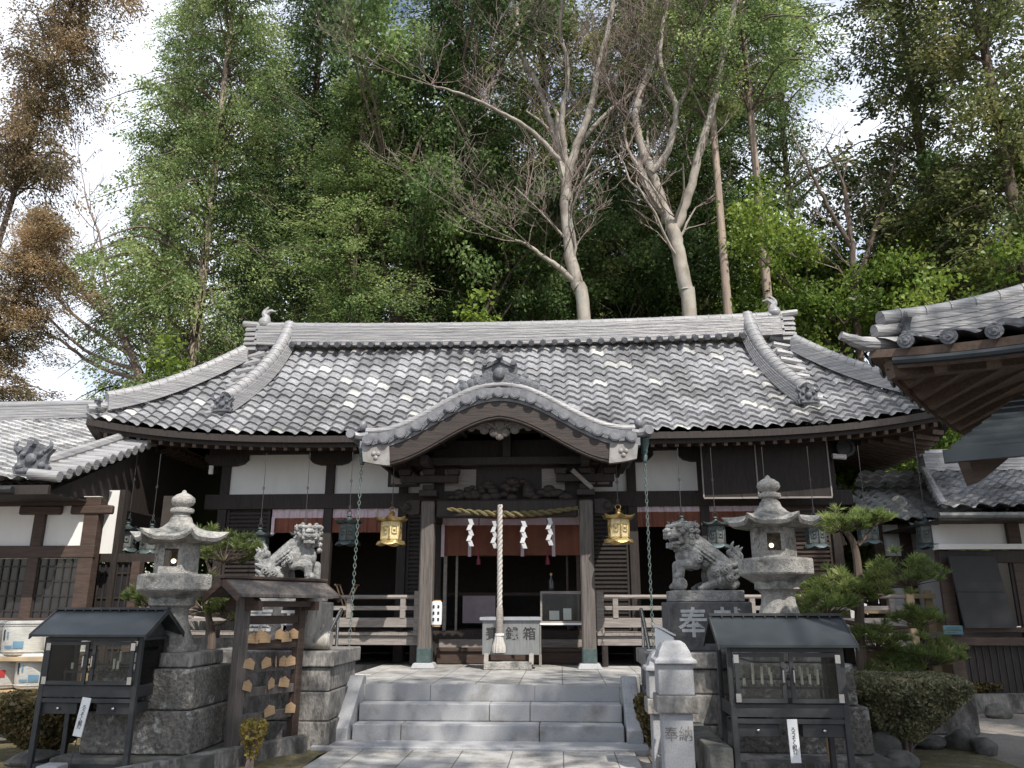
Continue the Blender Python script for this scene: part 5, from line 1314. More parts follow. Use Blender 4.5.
# ================================================================== HANDRAILS
def handrail(label, x, p):
    t = thing('handrail', label, 'handrail', (x, 10.3, 0), 0, 'steel handrails of the steps')
    b = MB(); b.tube(curve_pts(p, 4) if len(p) > 3 else p, .026, 10); b.build('rail', 'steel', t, smooth=True, world=True)
    return t
x = -2.98; h = handrail('shiny steel handrail on the left side of the steps', x, [(x, 9.98, .86), (x, 10.02, .92), (x, 11.0, 1.47), (x, 11.05, 1.50)])
for y, z0, z1 in ((10.06, 0, .93), (10.93, .0, 1.41)): b = MB(); b.tube([(x, y, z0), (x, y, z1)], .022, 10); b.build('post', 'steel', h, smooth=True, world=True)
x = 1.06; h = handrail('shiny steel handrail on the right side of the steps', x, [(x, 9.98, .86), (x, 10.02, .92), (x, 11.0, 1.47), (x, 11.05, 1.50)])
for y, z0, z1 in ((10.06, 0, .93), (10.93, .0, 1.41)): b = MB(); b.tube([(x, y, z0), (x, y, z1)], .022, 10); b.build('post', 'steel', h, smooth=True, world=True)

# ================================================================== HANGING LANTERNS
def hanging(name, label, group, mb_, mp_, lacing=True):
    t = thing(name, label, 'hanging lantern', (0, 0, 0), 0, group); rot = R(-90)
    # origin = centre of the body bottom
    b = MB(); b.lathe([(.135, 0), (.14, .02), (.148, .30), (.13, .31)], 6, rot=rot); body = b.build('body', mp_, t)
    b = MB()
    for px_, py_ in hexpts(.149, rot=rot): b.tube([(px_, py_, 0), (px_, py_, .30)], .011, 6)
    b.build('corner_rod', mb_, body, smooth=True)
    hp_ = hexpts(.146, rot=rot); b = MB()
    for i in range(6):
        p = Vector((*hp_[i], .16)); q = Vector((*hp_[(i + 1) % 6], .16)); m_ = (p + q) / 2; n_ = Vector((m_.x, m_.y, 0)).normalized(); tt = (q - p).normalized()
        for s_ in (-1, 1): b.bar(m_ + tt * .035 * s_ + n_ * .006 - Vector((0, 0, .06)), m_ + tt * .035 * s_ + n_ * .006 + Vector((0, 0, .06)), .008, .008)
        for s_ in (-1, 1): b.bar(m_ - tt * .035 + n_ * .006 + Vector((0, 0, .06 * s_)), m_ + tt * .035 + n_ * .006 + Vector((0, 0, .06 * s_)), .008, .008)
        b.sphere(m_ + n_ * .004, .018, 5)
    b.build('window_frame', mb_, body)
    b = MB(); N = 36
    for (r, z, up, sc) in [(.10, .30, 0, 0), (.19, .305, .02, 1), (.215, .33, .06, 1), (.16, .345, .02, .6), (.09, .38, 0, 0), (.045, .40, 0, 0), (.03, .43, 0, 0), (.045, .45, 0, 0), (.02, .48, 0, 0)]:
        for j in range(N):
            a = 2 * PI * j / N; k = abs(math.cos(3 * (a - rot))); k = k ** 6; rr = r * (1 + .16 * k * sc); b.v.append((rr * math.cos(a), rr * math.sin(a), z + up * k))
    for i in range(8):
        for j in range(N): b.f.append((i * N + j, i * N + (j + 1) % N, (i + 1) * N + (j + 1) % N, (i + 1) * N + j))
    b.build('lantern_roof', mb_, t, smooth=True)
    b = MB()
    for (r, z, sc) in [(.10, .0, 0), (.14, -.005, .3), (.19, -.035, 1), (.205, -.07, 1), (.19, -.075, 1), (.12, -.03, .3), (.05, -.02, 0)]:
        for j in range(N):
            a = 2 * PI * j / N; k = abs(math.cos(3 * (a - rot))); rr = r * (1 + .06 * k * sc); b.v.append((rr * math.cos(a), rr * math.sin(a), z - .035 * k * sc + .015 * sc))
    for i in range(6):
        for j in range(N): b.f.append((i * N + j, i * N + (j + 1) % N, (i + 1) * N + (j + 1) % N, (i + 1) * N + j))
    b.build('skirt', mb_, t, smooth=True)
    b = MB()
    for j in range(12): a = 2 * PI * j / 12; c_ = 2 * PI * (j + 1) / 12; b.tube([(.04 * math.cos(a), 0, .51 + .04 * math.sin(a)), (.04 * math.cos(c_), 0, .51 + .04 * math.sin(c_))], .007, 5)
    b.build('ring', mb_ if name == 'gilt_lantern' else 'iron', t)
    return t
def wire_to(t, h, links=True):
    b = MB(); sc_ = t.scale[0]; h = h / sc_
    b.tube([(0, 0, .54), (0, .005, .54 + h * .45), (0, 0, .54 + h)], .006, 5)
    if links:
        for z in (.56, .62, .54 + h * .5):
            for j in range(8): a = 2 * PI * j / 8; c_ = 2 * PI * (j + 1) / 8; b.tube([(.018 * math.cos(a), 0, z + .028 * math.sin(a)), (.018 * math.cos(c_), 0, z + .028 * math.sin(c_))], .005, 4)
    b.build('hanging_wire', 'wire', t)
gl1 = hanging('gilt_lantern', 'gilded hanging lantern left of the entrance, beside the left porch pillar', 'gilded lanterns either side of the entrance', 'gold', 'gold_pale')
gl1.location = at(391, 540, 13.2) + Vector((0, 0, .0)); gl1.scale = (1.15, 1.15, .98)
gl2_ = dup(gl1, tuple(at(619, 538, 13.2)), R(8), 'gilded hanging lantern right of the entrance, beside the right porch pillar')
for g in (gl1, gl2_): wire_to(g, 4.05 - (g.location.z + .54 * .98), True)
proto = None
hl = [(125, 550, 'dull bronze lantern hanging leftmost, in front of the side hall'), (149, 552, 'shadowed bronze lantern hanging second from the left, behind the stone lantern roof'),
      (258, 556, 'bronze lantern hanging in front of the slatted shutter, left of the lion'), (303, 556, 'bronze lantern hanging behind the closed-mouth lion'),
      (348, 543, 'bronze lantern hanging between the left lion and the rain chain'), (683, 545, 'bronze lantern hanging behind the head of the open-mouthed lion'),
      (717, 546, "bronze lantern hanging above the open-mouthed lion's tail"), (770, 546, 'bronze lantern hanging behind the right stone lantern, mostly hidden'),
      (817, 546, 'bronze lantern hanging between the right stone lantern and the pine'), (869, 542, 'bronze lantern hanging above the pine tree top'),
      (929, 546, 'bronze lantern hanging rightmost, in front of the right side hall')]
for i, (px, py, lb_) in enumerate(hl):
    p = at(px, py, 13.95); p.z += .04
    if proto is None:
        proto = hanging('bronze_lantern', lb_, 'bronze lanterns hanging along the eaves', 'bronze', 'bronze_panel'); t = proto
        t.location = p; t.scale = (1.05, 1.05, .95)
    else: t = dup(proto, tuple(p), R(rng.uniform(-12, 12)), lb_)
allb = [o for o in COL.objects if o.name.startswith('bronze_lantern')]
for t in allb: wire_to(t, 4.40 - (t.location.z + .54) + (.25 if abs(t.location.x - CX) > 6.5 else 0))

# ================================================================== RAIN CHAINS
def chain(label, top, bot):
    t = thing('rain_chain', label, 'rain chain', bot, 0, 'green rain chains at the porch corners')
    top = Vector(top); bot = Vector(bot)
    b = MB(); b.lathe([(.0, -.30), (.035, -.29), (.05, -.2), (.04, -.18), (.06, -.12), (.05, -.1), (.08, 0), (.085, .1), (.07, .1), (.06, 0)], 12)
    b.xf(Matrix.Translation(top - bot)); b.build('cup', 'copper_green', t, smooth=True)
    L = (top - bot).length - .3; n = int(L / .062); d = (bot - top).normalized()
    b = MB()
    for i in range(n):
        c_ = top + d * (.3 + .062 * i) - bot; a0 = (i % 2) * PI / 2 + .3
        for j in range(6):
            a = 2 * PI * j / 6; e = 2 * PI * (j + 1) / 6
            def P(q): return c_ + Vector((.022 * math.cos(q) * math.cos(a0), .022 * math.cos(q) * math.sin(a0), .040 * math.sin(q)))
            b.tube([P(a), P(e)], .006, 4, cap=False)
    b.build('chain', 'chain_green', t)
p0 = at(363, 447, 12.75); p1 = atz(357, 672, .02); chain('green rain chain hanging from the left end of the curved porch gable', p0, (p0.x - .06, 12.72, .35))
p0 = at(644, 444, 12.75); chain('green rain chain hanging from the right end of the curved porch gable', p0, (p0.x + .0, 12.72, .35))

# ================================================================== BELL ROPE, SHIMENAWA, SHIDE
RY = 13.3
pT = at(500, 505, RY); pB = at(499, 612, RY); rp_ = thing('bell_rope', 'thick twisted pale bell rope hanging in front of the entrance', 'bell rope', (pT.x, RY, pB.z - .5))
b = MB(); L = pT.z - pB.z; n = 90
for s_ in range(3):
    b.tube([(pT.x + .022 * math.cos(i / n * L * 26 + s_ * 2.094), RY + .022 * math.sin(i / n * L * 26 + s_ * 2.094), pB.z + L * i / n) for i in range(n + 1)], .024, 6)
b.build('rope', 'fabric_rope', rp_, smooth=True, world=True)
b = MB(); b.lathe([(.055, 0), (.062, .02), (.058, .3), (.052, .42), (.04, .44)], 16, (pT.x, RY, pB.z - .36)); b.build('sheath', 'wood_rail', rp_, smooth=True, world=True)
b = MB(); b.lathe([(.10, 0), (.105, .02), (.10, .1), (.07, .2), (.06, .28)], 40, (pT.x - .01, RY, pB.z - .62), mod=lambda t, r, z: 1 + .08 * math.cos(t * 13)); b.build('tassel', 'fabric_rope', rp_, smooth=True, world=True)
b = MB(); b.lathe([(.074, 0), (.074, .03)], 16, (pT.x, RY, pB.z - .36)); b.build('tie_band', 'paper', rp_, world=True)
SY = 13.42
sh0, sh1 = at(447, 513, SY), at(578, 512, SY)
shm = thing('straw_rope', 'twisted straw rope sagging across the entrance below the beam', 'straw rope', ((sh0.x + sh1.x) / 2, SY, sh0.z))
b = MB(); n = 120
for s_ in range(2):
    pts = []; rad = []
    for i in range(n + 1):
        t_ = i / n; rr = .018 + .016 * math.sin(PI * t_); c_ = sh0.lerp(sh1, t_) + Vector((0, 0, .07 - .10 * math.sin(PI * t_)))
        a = t_ * 46 + s_ * PI; pts.append(c_ + Vector((0, math.cos(a) * rr * .9, math.sin(a) * rr * .9))); rad.append(rr * .95)
    b.tube(pts, rad, 6)
b.build('strand', 'straw', shm, smooth=True, world=True)
def shide(px, y, lb_, first=[None]):
    c_ = at(px, y, SY - .07)
    if first[0] is None:
        t = thing('paper_streamer', lb_, 'paper streamer', c_, 0, 'white zigzag paper streamers on the straw rope')
        b = MB(); x = 0; z = 0
        for k in range(5):
            dx = .036 * (-1 if k % 2 else 1); w_ = .036
            b.add([(x - w_, 0, z), (x + w_, 0, z), (x + w_ + dx, -.015 * (k % 2), z - .095), (x - w_ + dx, -.015 * (k % 2), z - .095)], [(0, 1, 2, 3)])
            x += dx * .4; z -= .088
        o_ = b.build('paper', 'streamer', t); m_ = o_.modifiers.new('solid', 'SOLIDIFY'); m_.thickness = .003; first[0] = t; return t
    return dup(first[0], tuple(c_), R(rng.uniform(-20, 20)), lb_)
shide(470, 519, 'white zigzag paper streamer leftmost on the straw rope'); shide(494, 521, 'white zigzag paper streamer just left of the bell rope')
shide(523, 521, 'white zigzag paper streamer just right of the bell rope'); shide(549, 518, 'white zigzag paper streamer rightmost on the straw rope')
# ================================================================== OFFERING BOX
ob = at(511, 640, 13.45); ob_t = thing('offering_box', 'grey metal offering box lettered on its front, on a low stone between the porch pillars', 'offering box', (ob.x, 13.6, .596))
zT = at(511, 617, 13.35).z - .596; z0_ = at(511, 655, 13.35).z - .596
b = MB(); b.b2(-.46, .46, -.22, .22, z0_, zT - .04); bx = b.build('box', 'steel_box', ob_t, bevel=.006)
b = MB()
for a_ in ((-.50, .50, -.26, -.22), (-.50, .50, .22, .26), (-.50, -.46, -.22, .22), (.46, .50, -.22, .22)): b.b2(*a_, zT - .05, zT)
for j in range(14): x = -.43 + .86 * j / 13; b.b2(x - .012, x + .012, -.22, .22, zT - .035, zT - .02)
b.build('slotted_rim', 'steel', ob_t)
for i, ch in enumerate('賽銭箱'): text_mesh('lettering', ch, .21, 'ink', bx, ((-.30, .02, .30)[i], -.2225, (z0_ + zT) / 2 + .02), ext=.002, bold=.003)
for sx in (-1, 1): b = MB(); b.bar((sx * .36 - .03, -.30, .07), (sx * .36 - .03, -.18, z0_ + .04), .07, .05, up=(0, 1, 0)); b.b2(sx * .36 - .06, sx * .36, -.2, .2, .11, z0_); b.build('foot', 'wood_rail', ob_t)
b = MB(); b.b2(-.42, .34, -.36, .1, .0, .12); b.build('base_stone', 'stone_lantern', ob_t, bevel=.01)
# ================================================================== GLASS DISPLAY CASE + TABLE
dc = at(562, 607, 14.25)
tb_ = thing('side_table', 'narrow white-topped table behind the right porch pillar', 'table', (dc.x, 14.3, .6)); zt3 = at(562, 623, 14.2).z
b = MB(); b.b2(dc.x - .42, dc.x + .40, 14.1, 14.5, zt3 - .03, zt3); b.build('table_top', 'paper', tb_, world=True)
for sx in (-.38, .36):
    for y in (14.13, 14.47): b = MB(); b.b2(dc.x + sx - .018, dc.x + sx + .018, y - .018, y + .018, .6, zt3 - .03); b.build('leg', 'wood_rail', tb_, world=True)
ct = thing('display_case', 'small wood-framed glass case of pale leaflets on the white-topped table', 'display case', (dc.x, 14.3, zt3))
zc_ = at(562, 592, 14.2).z; W_ = .37
b = MB()
for x in (-W_, W_ - .03):
    for y in (14.13, 14.44): b.b2(dc.x + x, dc.x + x + .03, y, y + .03, zt3, zc_)
for z in (zt3, zc_ - .03):
    b.b2(dc.x - W_ + .03, dc.x + W_ - .03, 14.13, 14.16, z, z + .03); b.b2(dc.x - W_ + .03, dc.x + W_ - .03, 14.44, 14.47, z, z + .03)
b.b2(dc.x - W_ + .002, dc.x + W_ - .002, 14.132, 14.468, zc_, zc_ + .012)
b.build('frame', 'wood_rail', ct, world=True)
b = MB(); b.b2(dc.x - W_ + .03, dc.x + W_ - .03, 14.14, 14.145, zt3 + .03, zc_ - .03); b.build('pane', 'glass', ct, world=True)
b = MB(); b.b2(dc.x - .22, dc.x - .05, 14.3, 14.31, zt3 + .05, zt3 + .2); b.b2(dc.x + .02, dc.x + .16, 14.32, 14.33, zt3 + .05, zt3 + .24); b.build('leaflet', 'paper', ct, world=True)
c = at(551, 577, 14.3); t = thing('sake_bottle', 'small dark bottle standing on the glass display case', 'bottle', (c.x, 14.3, zc_ + .012))
b = MB(); b.lathe([(.045, 0), (.05, .02), (.05, .16), (.02, .22), (.02, .29), (.0, .29)], 14); b.build('glass', 'window_glass', t, smooth=True); b = MB(); b.lathe([(.022, .27), (.022, .31), (0, .31)], 12); b.build('cap', 'gold', t)
# interior furnishings seen dimly
t = thing('altar_table', 'dim altar table with a pale cloth front deep inside the entrance', 'table', (CX - .3, 16.6, FL))
b = MB(); b.b2(-1.5, 1.5, -.25, .25, .62, .68); b.build('table_top', 'wood_brown', t)
for sx in (-1.4, 1.4): b = MB(); b.b2(sx - .05, sx + .05, -.2, .2, 0, .62); b.build('leg', 'wood_brown', t)
b = MB(); b.b2(-.75, -.1, -.28, -.26, .1, .62); b.build('pale_cloth', 'pink', t)
t = thing('interior_lantern', 'small gilt lantern glinting behind the curtain inside the entrance', 'hanging lantern', tuple(at(488, 550, 15.6)))
b = MB(); b.lathe([(.02, .3), (.05, .25), (.22, .1), (.24, .08), (.12, .07), (.12, -.08), (.18, -.12), (.0, -.12)], 8); b.build('body', 'gold', t)
b = MB(); b.tube([(0, 0, .3), (0, 0, 1.6)], .006, 5); b.build('hanging_wire', 'wire', t)
for px, lb_ in ((479, 'thin red tasselled cord hanging left of the bell rope'), (547, 'thin red tasselled cord hanging right of the bell rope')):
    c = at(px, 520, 14.4); t = thing('red_cord', lb_, 'cord', (c.x, 14.4, at(px, 560, 14.4).z))
    t['group'] = 'red cords in the entrance'
    b = MB(); b.tube([(0, 0, .1), (0, 0, .95)], .008, 5); b.build('cord', 'red', t)
    b = MB(); b.lathe([(.035, -.08), (.032, 0), (.015, .06), (.022, .08), (.01, .1)], 12); b.build('tassel', 'red', t, smooth=True)
# pale sliding screens far inside left bays, vague
# white paper lantern on the left porch pillar
c = at(437, 613, 13.6); t = thing('paper_lantern', 'white paper lantern with black squares on the left porch pillar', 'lantern', (c.x, 13.56, c.z))
b = MB(); b.lathe([(.06, -.20), (.085, -.18), (.09, -.1), (.09, .12), (.085, .17), (.06, .19)], 20, mod=lambda a, r, z: 1); b.build('shade', 'paper', t, smooth=True)
b = MB()
for z in (-.10, .0, .10):
    for a in (-.45, .45): b.box((.09 * math.sin(a), -.092 * math.cos(a), z), (.035, .008, .05), rz=a)
b.build('black_mark', 'ink', t)
b = MB(); b.lathe([(.07, .18), (.07, .205), (0, .205)], 16); b.lathe([(.0, -.215), (.07, -.215), (.07, -.195)], 16); b.build('rim', 'ema', t)
b = MB(); b.b2(-.2, -.05, -.01, .01, .19, .21); b.build('arm', 'iron', t)
# folding stool in the left bay
c = at(347, 600, 14.75); t = thing('folding_stool', 'crossed wooden folding stool behind the left balustrade', 'folding stool', (c.x, 14.7, FL))
zz_ = at(347, 585, 14.7).z - FL
for y in (-.12, .12):
    for s_ in (-1, 1): b = MB(); b.bar((-.16 * s_, y + .012 * s_, 0), (.16 * s_, y + .012 * s_, zz_), .035, .02); b.build('leg', 'ema', t)
for s_ in (-1, 1): b = MB(); b.bar((s_ * .17, -.18, zz_), (s_ * .17, .18, zz_), .03, .03); b.build('seat_bar', 'ema', t)
# ================================================================== SAKE BARRELS
def barrel(label, loc, mk, s=1.0, tilt=0.0):
    t = thing('sake_barrel', label, 'sake barrel', loc, tilt, 'straw-wrapped sake barrels on the rack')
    b = MB(); b.lathe([(.20, 0), (.235, .02), (.25, .12), (.26, .28), (.25, .36), (.22, .40), (.0, .40)], 28); body = b.build('body', 'straw_white', t, smooth=True)
    for z in (.05, .345, .37):
        b = MB(); 
        b.tube([((.252 if z > .1 else .243) * math.cos(2 * PI * j / 28), (.252 if z > .1 else .243) * math.sin(2 * PI * j / 28), z) for j in range(29)], .008, 6); b.build('rope_band', 'fabric_rope', body, smooth=True)
    def patch(a0, a1, z0, z1, m_, nm):
        b = MB(); n = 8
        for i in range(n + 1):
            a = a0 + (a1 - a0) * i / n - PI / 2
            for q_ in range(5): z = z0 + (z1 - z0) * q_ / 4; rr_ = np.interp(z, [.02, .12, .28, .36, .40], [.235, .25, .26, .25, .22]) + .004; b.v.append((rr_ * math.cos(a), rr_ * math.sin(a), z))
        for i in range(n):
            for q_ in range(4): b.f.append((5 * i + q_, 5 * i + 5 + q_, 5 * i + 6 + q_, 5 * i + q_ + 1))
        o_ = b.build(nm, m_, body); mm_ = o_.modifiers.new('solid', 'SOLIDIFY'); mm_.thickness = .004; return o_
    for q in mk:
        o_ = patch(q[0], q[1], q[2], q[3], q[4], 'printed_mark'); o_.scale = (1.012, 1.012, 1)
    return t
M['straw_white'] = mat('pale_straw_wrap', (0.62, 0.61, 0.57), (0.48, 0.46, 0.41), rough=0.95, scale=10, stretch=(1, 1, 12), bump=.4)
M['blue_print'] = mat('blue_print', (0.16, 0.30, 0.42), rough=.8); M['red_print'] = mat('red_print', (0.5, 0.05, 0.05), rough=.8); M['green_print'] = mat('green_print', (.2, .35, .2), rough=.8)
zb1 = at(24, 657, 9.8).z; zb2 = at(24, 690, 9.8).z
blue = [(.15, .6, .09, .17, 'blue_print'), (-.3, .1, .09, .12, 'blue_print'), (-.45, -.35, .18, .30, 'ink'), (-.2, -.12, .2, .28, 'blue_print')]
redp = [(.1, .7, .14, .22, 'red_print'), (-.3, .2, .26, .31, 'ink'), (-.6, -.1, .09, .13, 'green_print')]
bp_ = [(26, 0, blue, 'white sake barrel with a blue hill print, top row beside the candle case'), (-16, 0, redp, 'white sake barrel cut by the left picture edge, top row'), (8, 1, redp, 'sake barrel with red and black print, bottom row at left edge'), (44, 1, blue, 'pale sake barrel in the bottom row, partly behind the candle case'), (68, 0, redp, 'sake barrel in the top row, hidden mostly by the candle case roof')]
for px, row, mk, lb_ in bp_: barrel(lb_, (at(px, 640, 9.8).x, 9.8, (zb1, zb2)[row] + .02), mk, 1, R(rng.uniform(-8, 8)))
t = thing('barrel_rack', 'wooden rack carrying the sake barrels at the left edge', 'rack', (at(20, 650, 9.8).x, 9.8, 0))
for z in (zb1, zb2): b = MB(); b.b2(-1.4, .75, -.3, .2, z - .03, z + .015); b.build('shelf', 'tan', t)
for x in (-1.35, -.35, .7):
    for y in (-.26, .26): b = MB(); b.b2(x - .03, x + .03, y - .03, y + .03, -.03, zb1 - .03 if y > 0 else zb2 - .03); b.build('post', 'tan', t)
# ================================================================== LION STATUES (voxel-remeshed solids)
def ball(b, c, r, sc=(1, 1, 1), n=8): b.sphere(c, r, n, sc)
def cap_(b, a, c, ra, rc, n=10, k=6):
    a = Vector(a); c = Vector(c); pts = [a.lerp(c, i / k) for i in range(k + 1)]
    b.tube(pts, [ra + (rc - ra) * i / k for i in range(k + 1)], n); ball(b, a, ra, n=6); ball(b, c, rc, n=6)
def swirl(b, c, r, nrm, up=(0, 0, 1), th=.016, turns=1.6, dome=.6):
    """snail curl: a low dome with a raised spiral on it, facing nrm"""
    c = Vector(c); n_ = Vector(nrm).normalized(); u = Vector(up); u = (u - n_ * u.dot(n_)); u = u.normalized() if u.length > 1e-3 else n_.orthogonal().normalized(); v = n_.cross(u)
    ball(b, c, r * .92, n=6)
    k = 16; pts = []
    for i in range(k + 1):
        t = i / k; a = t * turns * 2 * PI; rr_ = r * (1.0 - .85 * t); pts.append(c + (u * math.cos(a) + v * math.sin(a)) * rr_ + n_ * (r * .55 + r * .55 * t))
    b.tube(pts, th, 5)
def lion(open_mouth=True, head_turn=0.0, seed=1, face=-1):
    """sits facing -X, origin at base centre; about 1 m tall; face: which side (sign of y) the viewer sees"""
    rr = random.Random(seed); b = MB()
    ball(b, (.25, 0, .25), .22, (.95, .9, 1.05), 10)
    cap_(b, (.26, 0, .32), (-.06, 0, .56), .17, .19); cap_(b, (-.06, 0, .56), (-.20, 0, .45), .19, .16)
    ball(b, (-.22, 0, .47), .155, (1, 1.0, 1.1)); ball(b, (-.25, 0, .40), .10, (1, 1.2, 1))
    for sy in (-1, 1):
        ball(b, (.20, sy * .17, .21), .165, (1.15, .6, 1.15))
        cap_(b, (.12, sy * .20, .10), (-.04, sy * .21, .05), .062, .055)
        for k in range(3): ball(b, (-.09, sy * .21 + (k - 1) * .04, .035), .034)
        for (x, z, r) in ((.12, .24, .055), (.24, .27, .06), (.17, .13, .05), (.30, .17, .055)): swirl(b, (x, sy * .245, z), r, (0, sy, 0), th=.014)
        for k in range(4):                                                       # flame tufts on the hind leg edge
            cap_(b, (.36 - .01 * k, sy * .16, .06 + .085 * k), (.44 + .01 * k, sy * .15, .10 + .09 * k), .042, .02, 6, 2)
    ball(b, (.30, 0, .10), .17, (1.2, 1.2, .6))
    for sy in (-1, 1):
        near = sy == face; fx = -.31
        cap_(b, (-.13, sy * .14, .50), (-.13, sy * .17, .36), .10, .085)
        swirl(b, (-.10, sy * .235, .42), .06, (0, sy, 0), th=.015); swirl(b, (-.01, sy * .215, .36), .045, (0, sy, 0), th=.012)
        cap_(b, (-.13, sy * .16, .36), (fx - .02, sy * .14, .35), .072, .066)
        zt_ = .22 if near else .09
        cap_(b, (fx - .02, sy * .14, .35), (fx - .03, sy * .14, zt_), .064, .055)
        for k in range(3): ball(b, (fx - .10, sy * .14 + (k - 1) * .045, zt_ - .03), .034)
        ball(b, (fx - .05, sy * .14, zt_ - .015), .066, (1.15, 1.05, .75))
        if near:
            ball(b, (fx - .05, sy * .14, .09), .098, n=12)
            for q in range(4): a = q * PI / 4; b.tube([(fx - .05 + .102 * math.cos(t) * math.cos(a), sy * .14 + .102 * math.cos(t) * math.sin(a), .09 + .102 * math.sin(t)) for t in [k * PI / 8 for k in range(17)]], .007, 4)
    h = MB()                                                                     # ---- head
    ball(h, (.0, 0, .0), .17, (1, .98, 1), 12); h.box((-.03, 0, .12), (.30, .30, .10))
    h.box((-.18, 0, .02), (.20, .23, .13)); ball(h, (-.20, 0, .015), .11, (1, 1.05, .75))
    ball(h, (-.285, 0, .075), .052, (.8, 1.5, .75))
    for sy in (-1, 1):
        ball(h, (-.30, sy * .045, .068), .028)
        cap_(h, (-.285, sy * .05, .01), (-.17, sy * .125, .0), .034, .04)            # upper lip
        cap_(h, (-.17, sy * .125, .0), (-.13, sy * .125, -.08), .034, .028)
        ball(h, (-.205, sy * .085, .105), .036)                                     # eye
        cap_(h, (-.25, sy * .035, .135), (-.16, sy * .15, .150), .033, .038)          # brow
        ball(h, (-.02, sy * .16, .115), .055, (1.4, .45, 1)); cap_(h, (-.04, sy * .17, .12), (.05, sy * .18, .06), .035, .02)
        ball(h, (-.12, sy * .145, .05), .045)
        if open_mouth: cap_(h, (-.265, sy * .07, -.015), (-.265, sy * .07, -.06), .017, .008, 6, 2)
    jz = -.15 if open_mouth else -.075
    cap_(h, (-.05, 0, jz + .05), (-.22, 0, jz), .085, .058); h.box((-.20, 0, jz - .005), (.13, .17, .055))
    for sy in (-1, 1): cap_(h, (-.10, sy * .11, jz + .05), (-.24, sy * .075, jz + .03), .026, .024)
    if open_mouth: ball(h, (-.16, 0, jz + .055), .045, (1.5, .9, .35))
    for k in range(7): a = -1.3 + 2.6 * k / 6; swirl(h, (-.12 + .07 * abs(a) - .02, .125 * math.sin(a), jz - .055 + .03 * abs(a)), .038, (-math.cos(a), math.sin(a), -.4), th=.011, turns=1.2)
    for (x0, zz, n_) in ((.07, .15, 5), (.09, .07, 5), (.10, -.02, 5), (.09, -.11, 5), (.06, -.20, 5)):
        for k in range(n_ + 2):
            th = -1.75 + 3.5 * k / (n_ + 1); c = Vector((x0 * .4 + .15 * math.cos(th), .175 * math.sin(th), zz)); swirl(h, c, .044, (math.cos(th), math.sin(th), .15), th=.012, turns=1.4)
    for sy in (-1, 1):
        for k in range(3): swirl(h, (-.10 + .08 * k, sy * .10, .178), .036, (0, sy * .3, 1), up=(1, 0, 0), th=.01)
    for k in range(3): ball(h, (-.12 + .08 * k, 0, .175), .036)
    h.xf(Matrix.Translation((-.235, 0, .745)) @ Matrix.Rotation(head_turn, 4, 'Z') @ Matrix.Diagonal((.98, .92, .92, 1)))
    b.v, o = b.v, len(b.v); b.f += [tuple(i + o for i in f) for f in h.f]; b.v += h.v
    cap_(b, (-.14, 0, .55), (-.19, 0, .70), .18, .155)
    for i in range(9):                                                           # mane strands combed down neck and back
        t = i / 8; base = Vector((-.10, 0, .76)).lerp(Vector((.34, 0, .43)), t)
        for k in range(-4, 5):
            a = k * .36; r = .195 - .02 * t; p = base + Vector((-.03, r * math.sin(a), -r * (1 - math.cos(a)) - .06))
            q = p + Vector((.075, .012 * k, -.065)); b.tube([p, p.lerp(q, .5) + Vector((0, .01 * (1 if k > 0 else -1), .012)), q], [.026, .022, .008], 6)
    cap_(b, (.38, 0, .26), (.44, 0, .42), .085, .075)                              # tail
    for j, (dy, ht, dx) in enumerate(((0, .30, .0), (.045, .24, .05), (-.045, .24, .05), (0, .22, .10), (.03, .2, -.04), (-.03, .2, -.04))):
        P_ = curve_pts([(.42, dy * .4, .38), (.47 + dx * .6, dy, .38 + ht * .35), (.42 + dx, dy * 1.3, .38 + ht * .7), (.46 + dx * 1.2, dy * 1.1, .38 + ht)], 5)
        b.tube(P_, [.048 * (1 - (i / (len(P_) - 1)) ** 2) + .006 for i in range(len(P_))], 7)
    for sy in (-1, 1): swirl(b, (.45, sy * .075, .34), .06, (0, sy, 0), th=.014); swirl(b, (.43, sy * .10, .22), .05, (0, sy, 0), th=.013)
    return b
def make_statue(label, b, loc, rz, flip=False, s=1.0):
    if flip: b.xf(Matrix.Diagonal((-1, 1, 1, 1)))
    o = b.build('lion_statue', 'statue', None)
    r = o.modifiers.new('remesh', 'REMESH'); r.mode = 'VOXEL'; r.voxel_size = .0055; r.use_smooth_shade = True
    sm = o.modifiers.new('smooth', 'SMOOTH'); sm.factor = .4; sm.iterations = 1
    dg = bpy.context.evaluated_depsgraph_get(); me = bpy.data.meshes.new_from_object(o.evaluated_get(dg)); old = o.data
    o.modifiers.clear(); o.data = me; me.name = 'lion_statue'; bpy.data.meshes.remove(old)
    if not me.materials: me.materials.append(M['statue'])
    for p in me.polygons: p.use_smooth = True
    o.location = loc; o.rotation_euler = (0, 0, rz); o.scale = (s,) * 3
    return tag(o, label, 'lion statue', 'guardian lion statues')
make_statue('open-mouthed stone guardian lion facing left, its paw on a ball', lion(True, R(24), 1), (LRX + .0, LRY, LZ - .01), R(4), False, .90)
make_statue('closed-mouth stone guardian lion sitting above the plaque rack roof', lion(False, R(60), 5), (LLX + .0, LLY, LZ + .0), R(-8), True, .90)

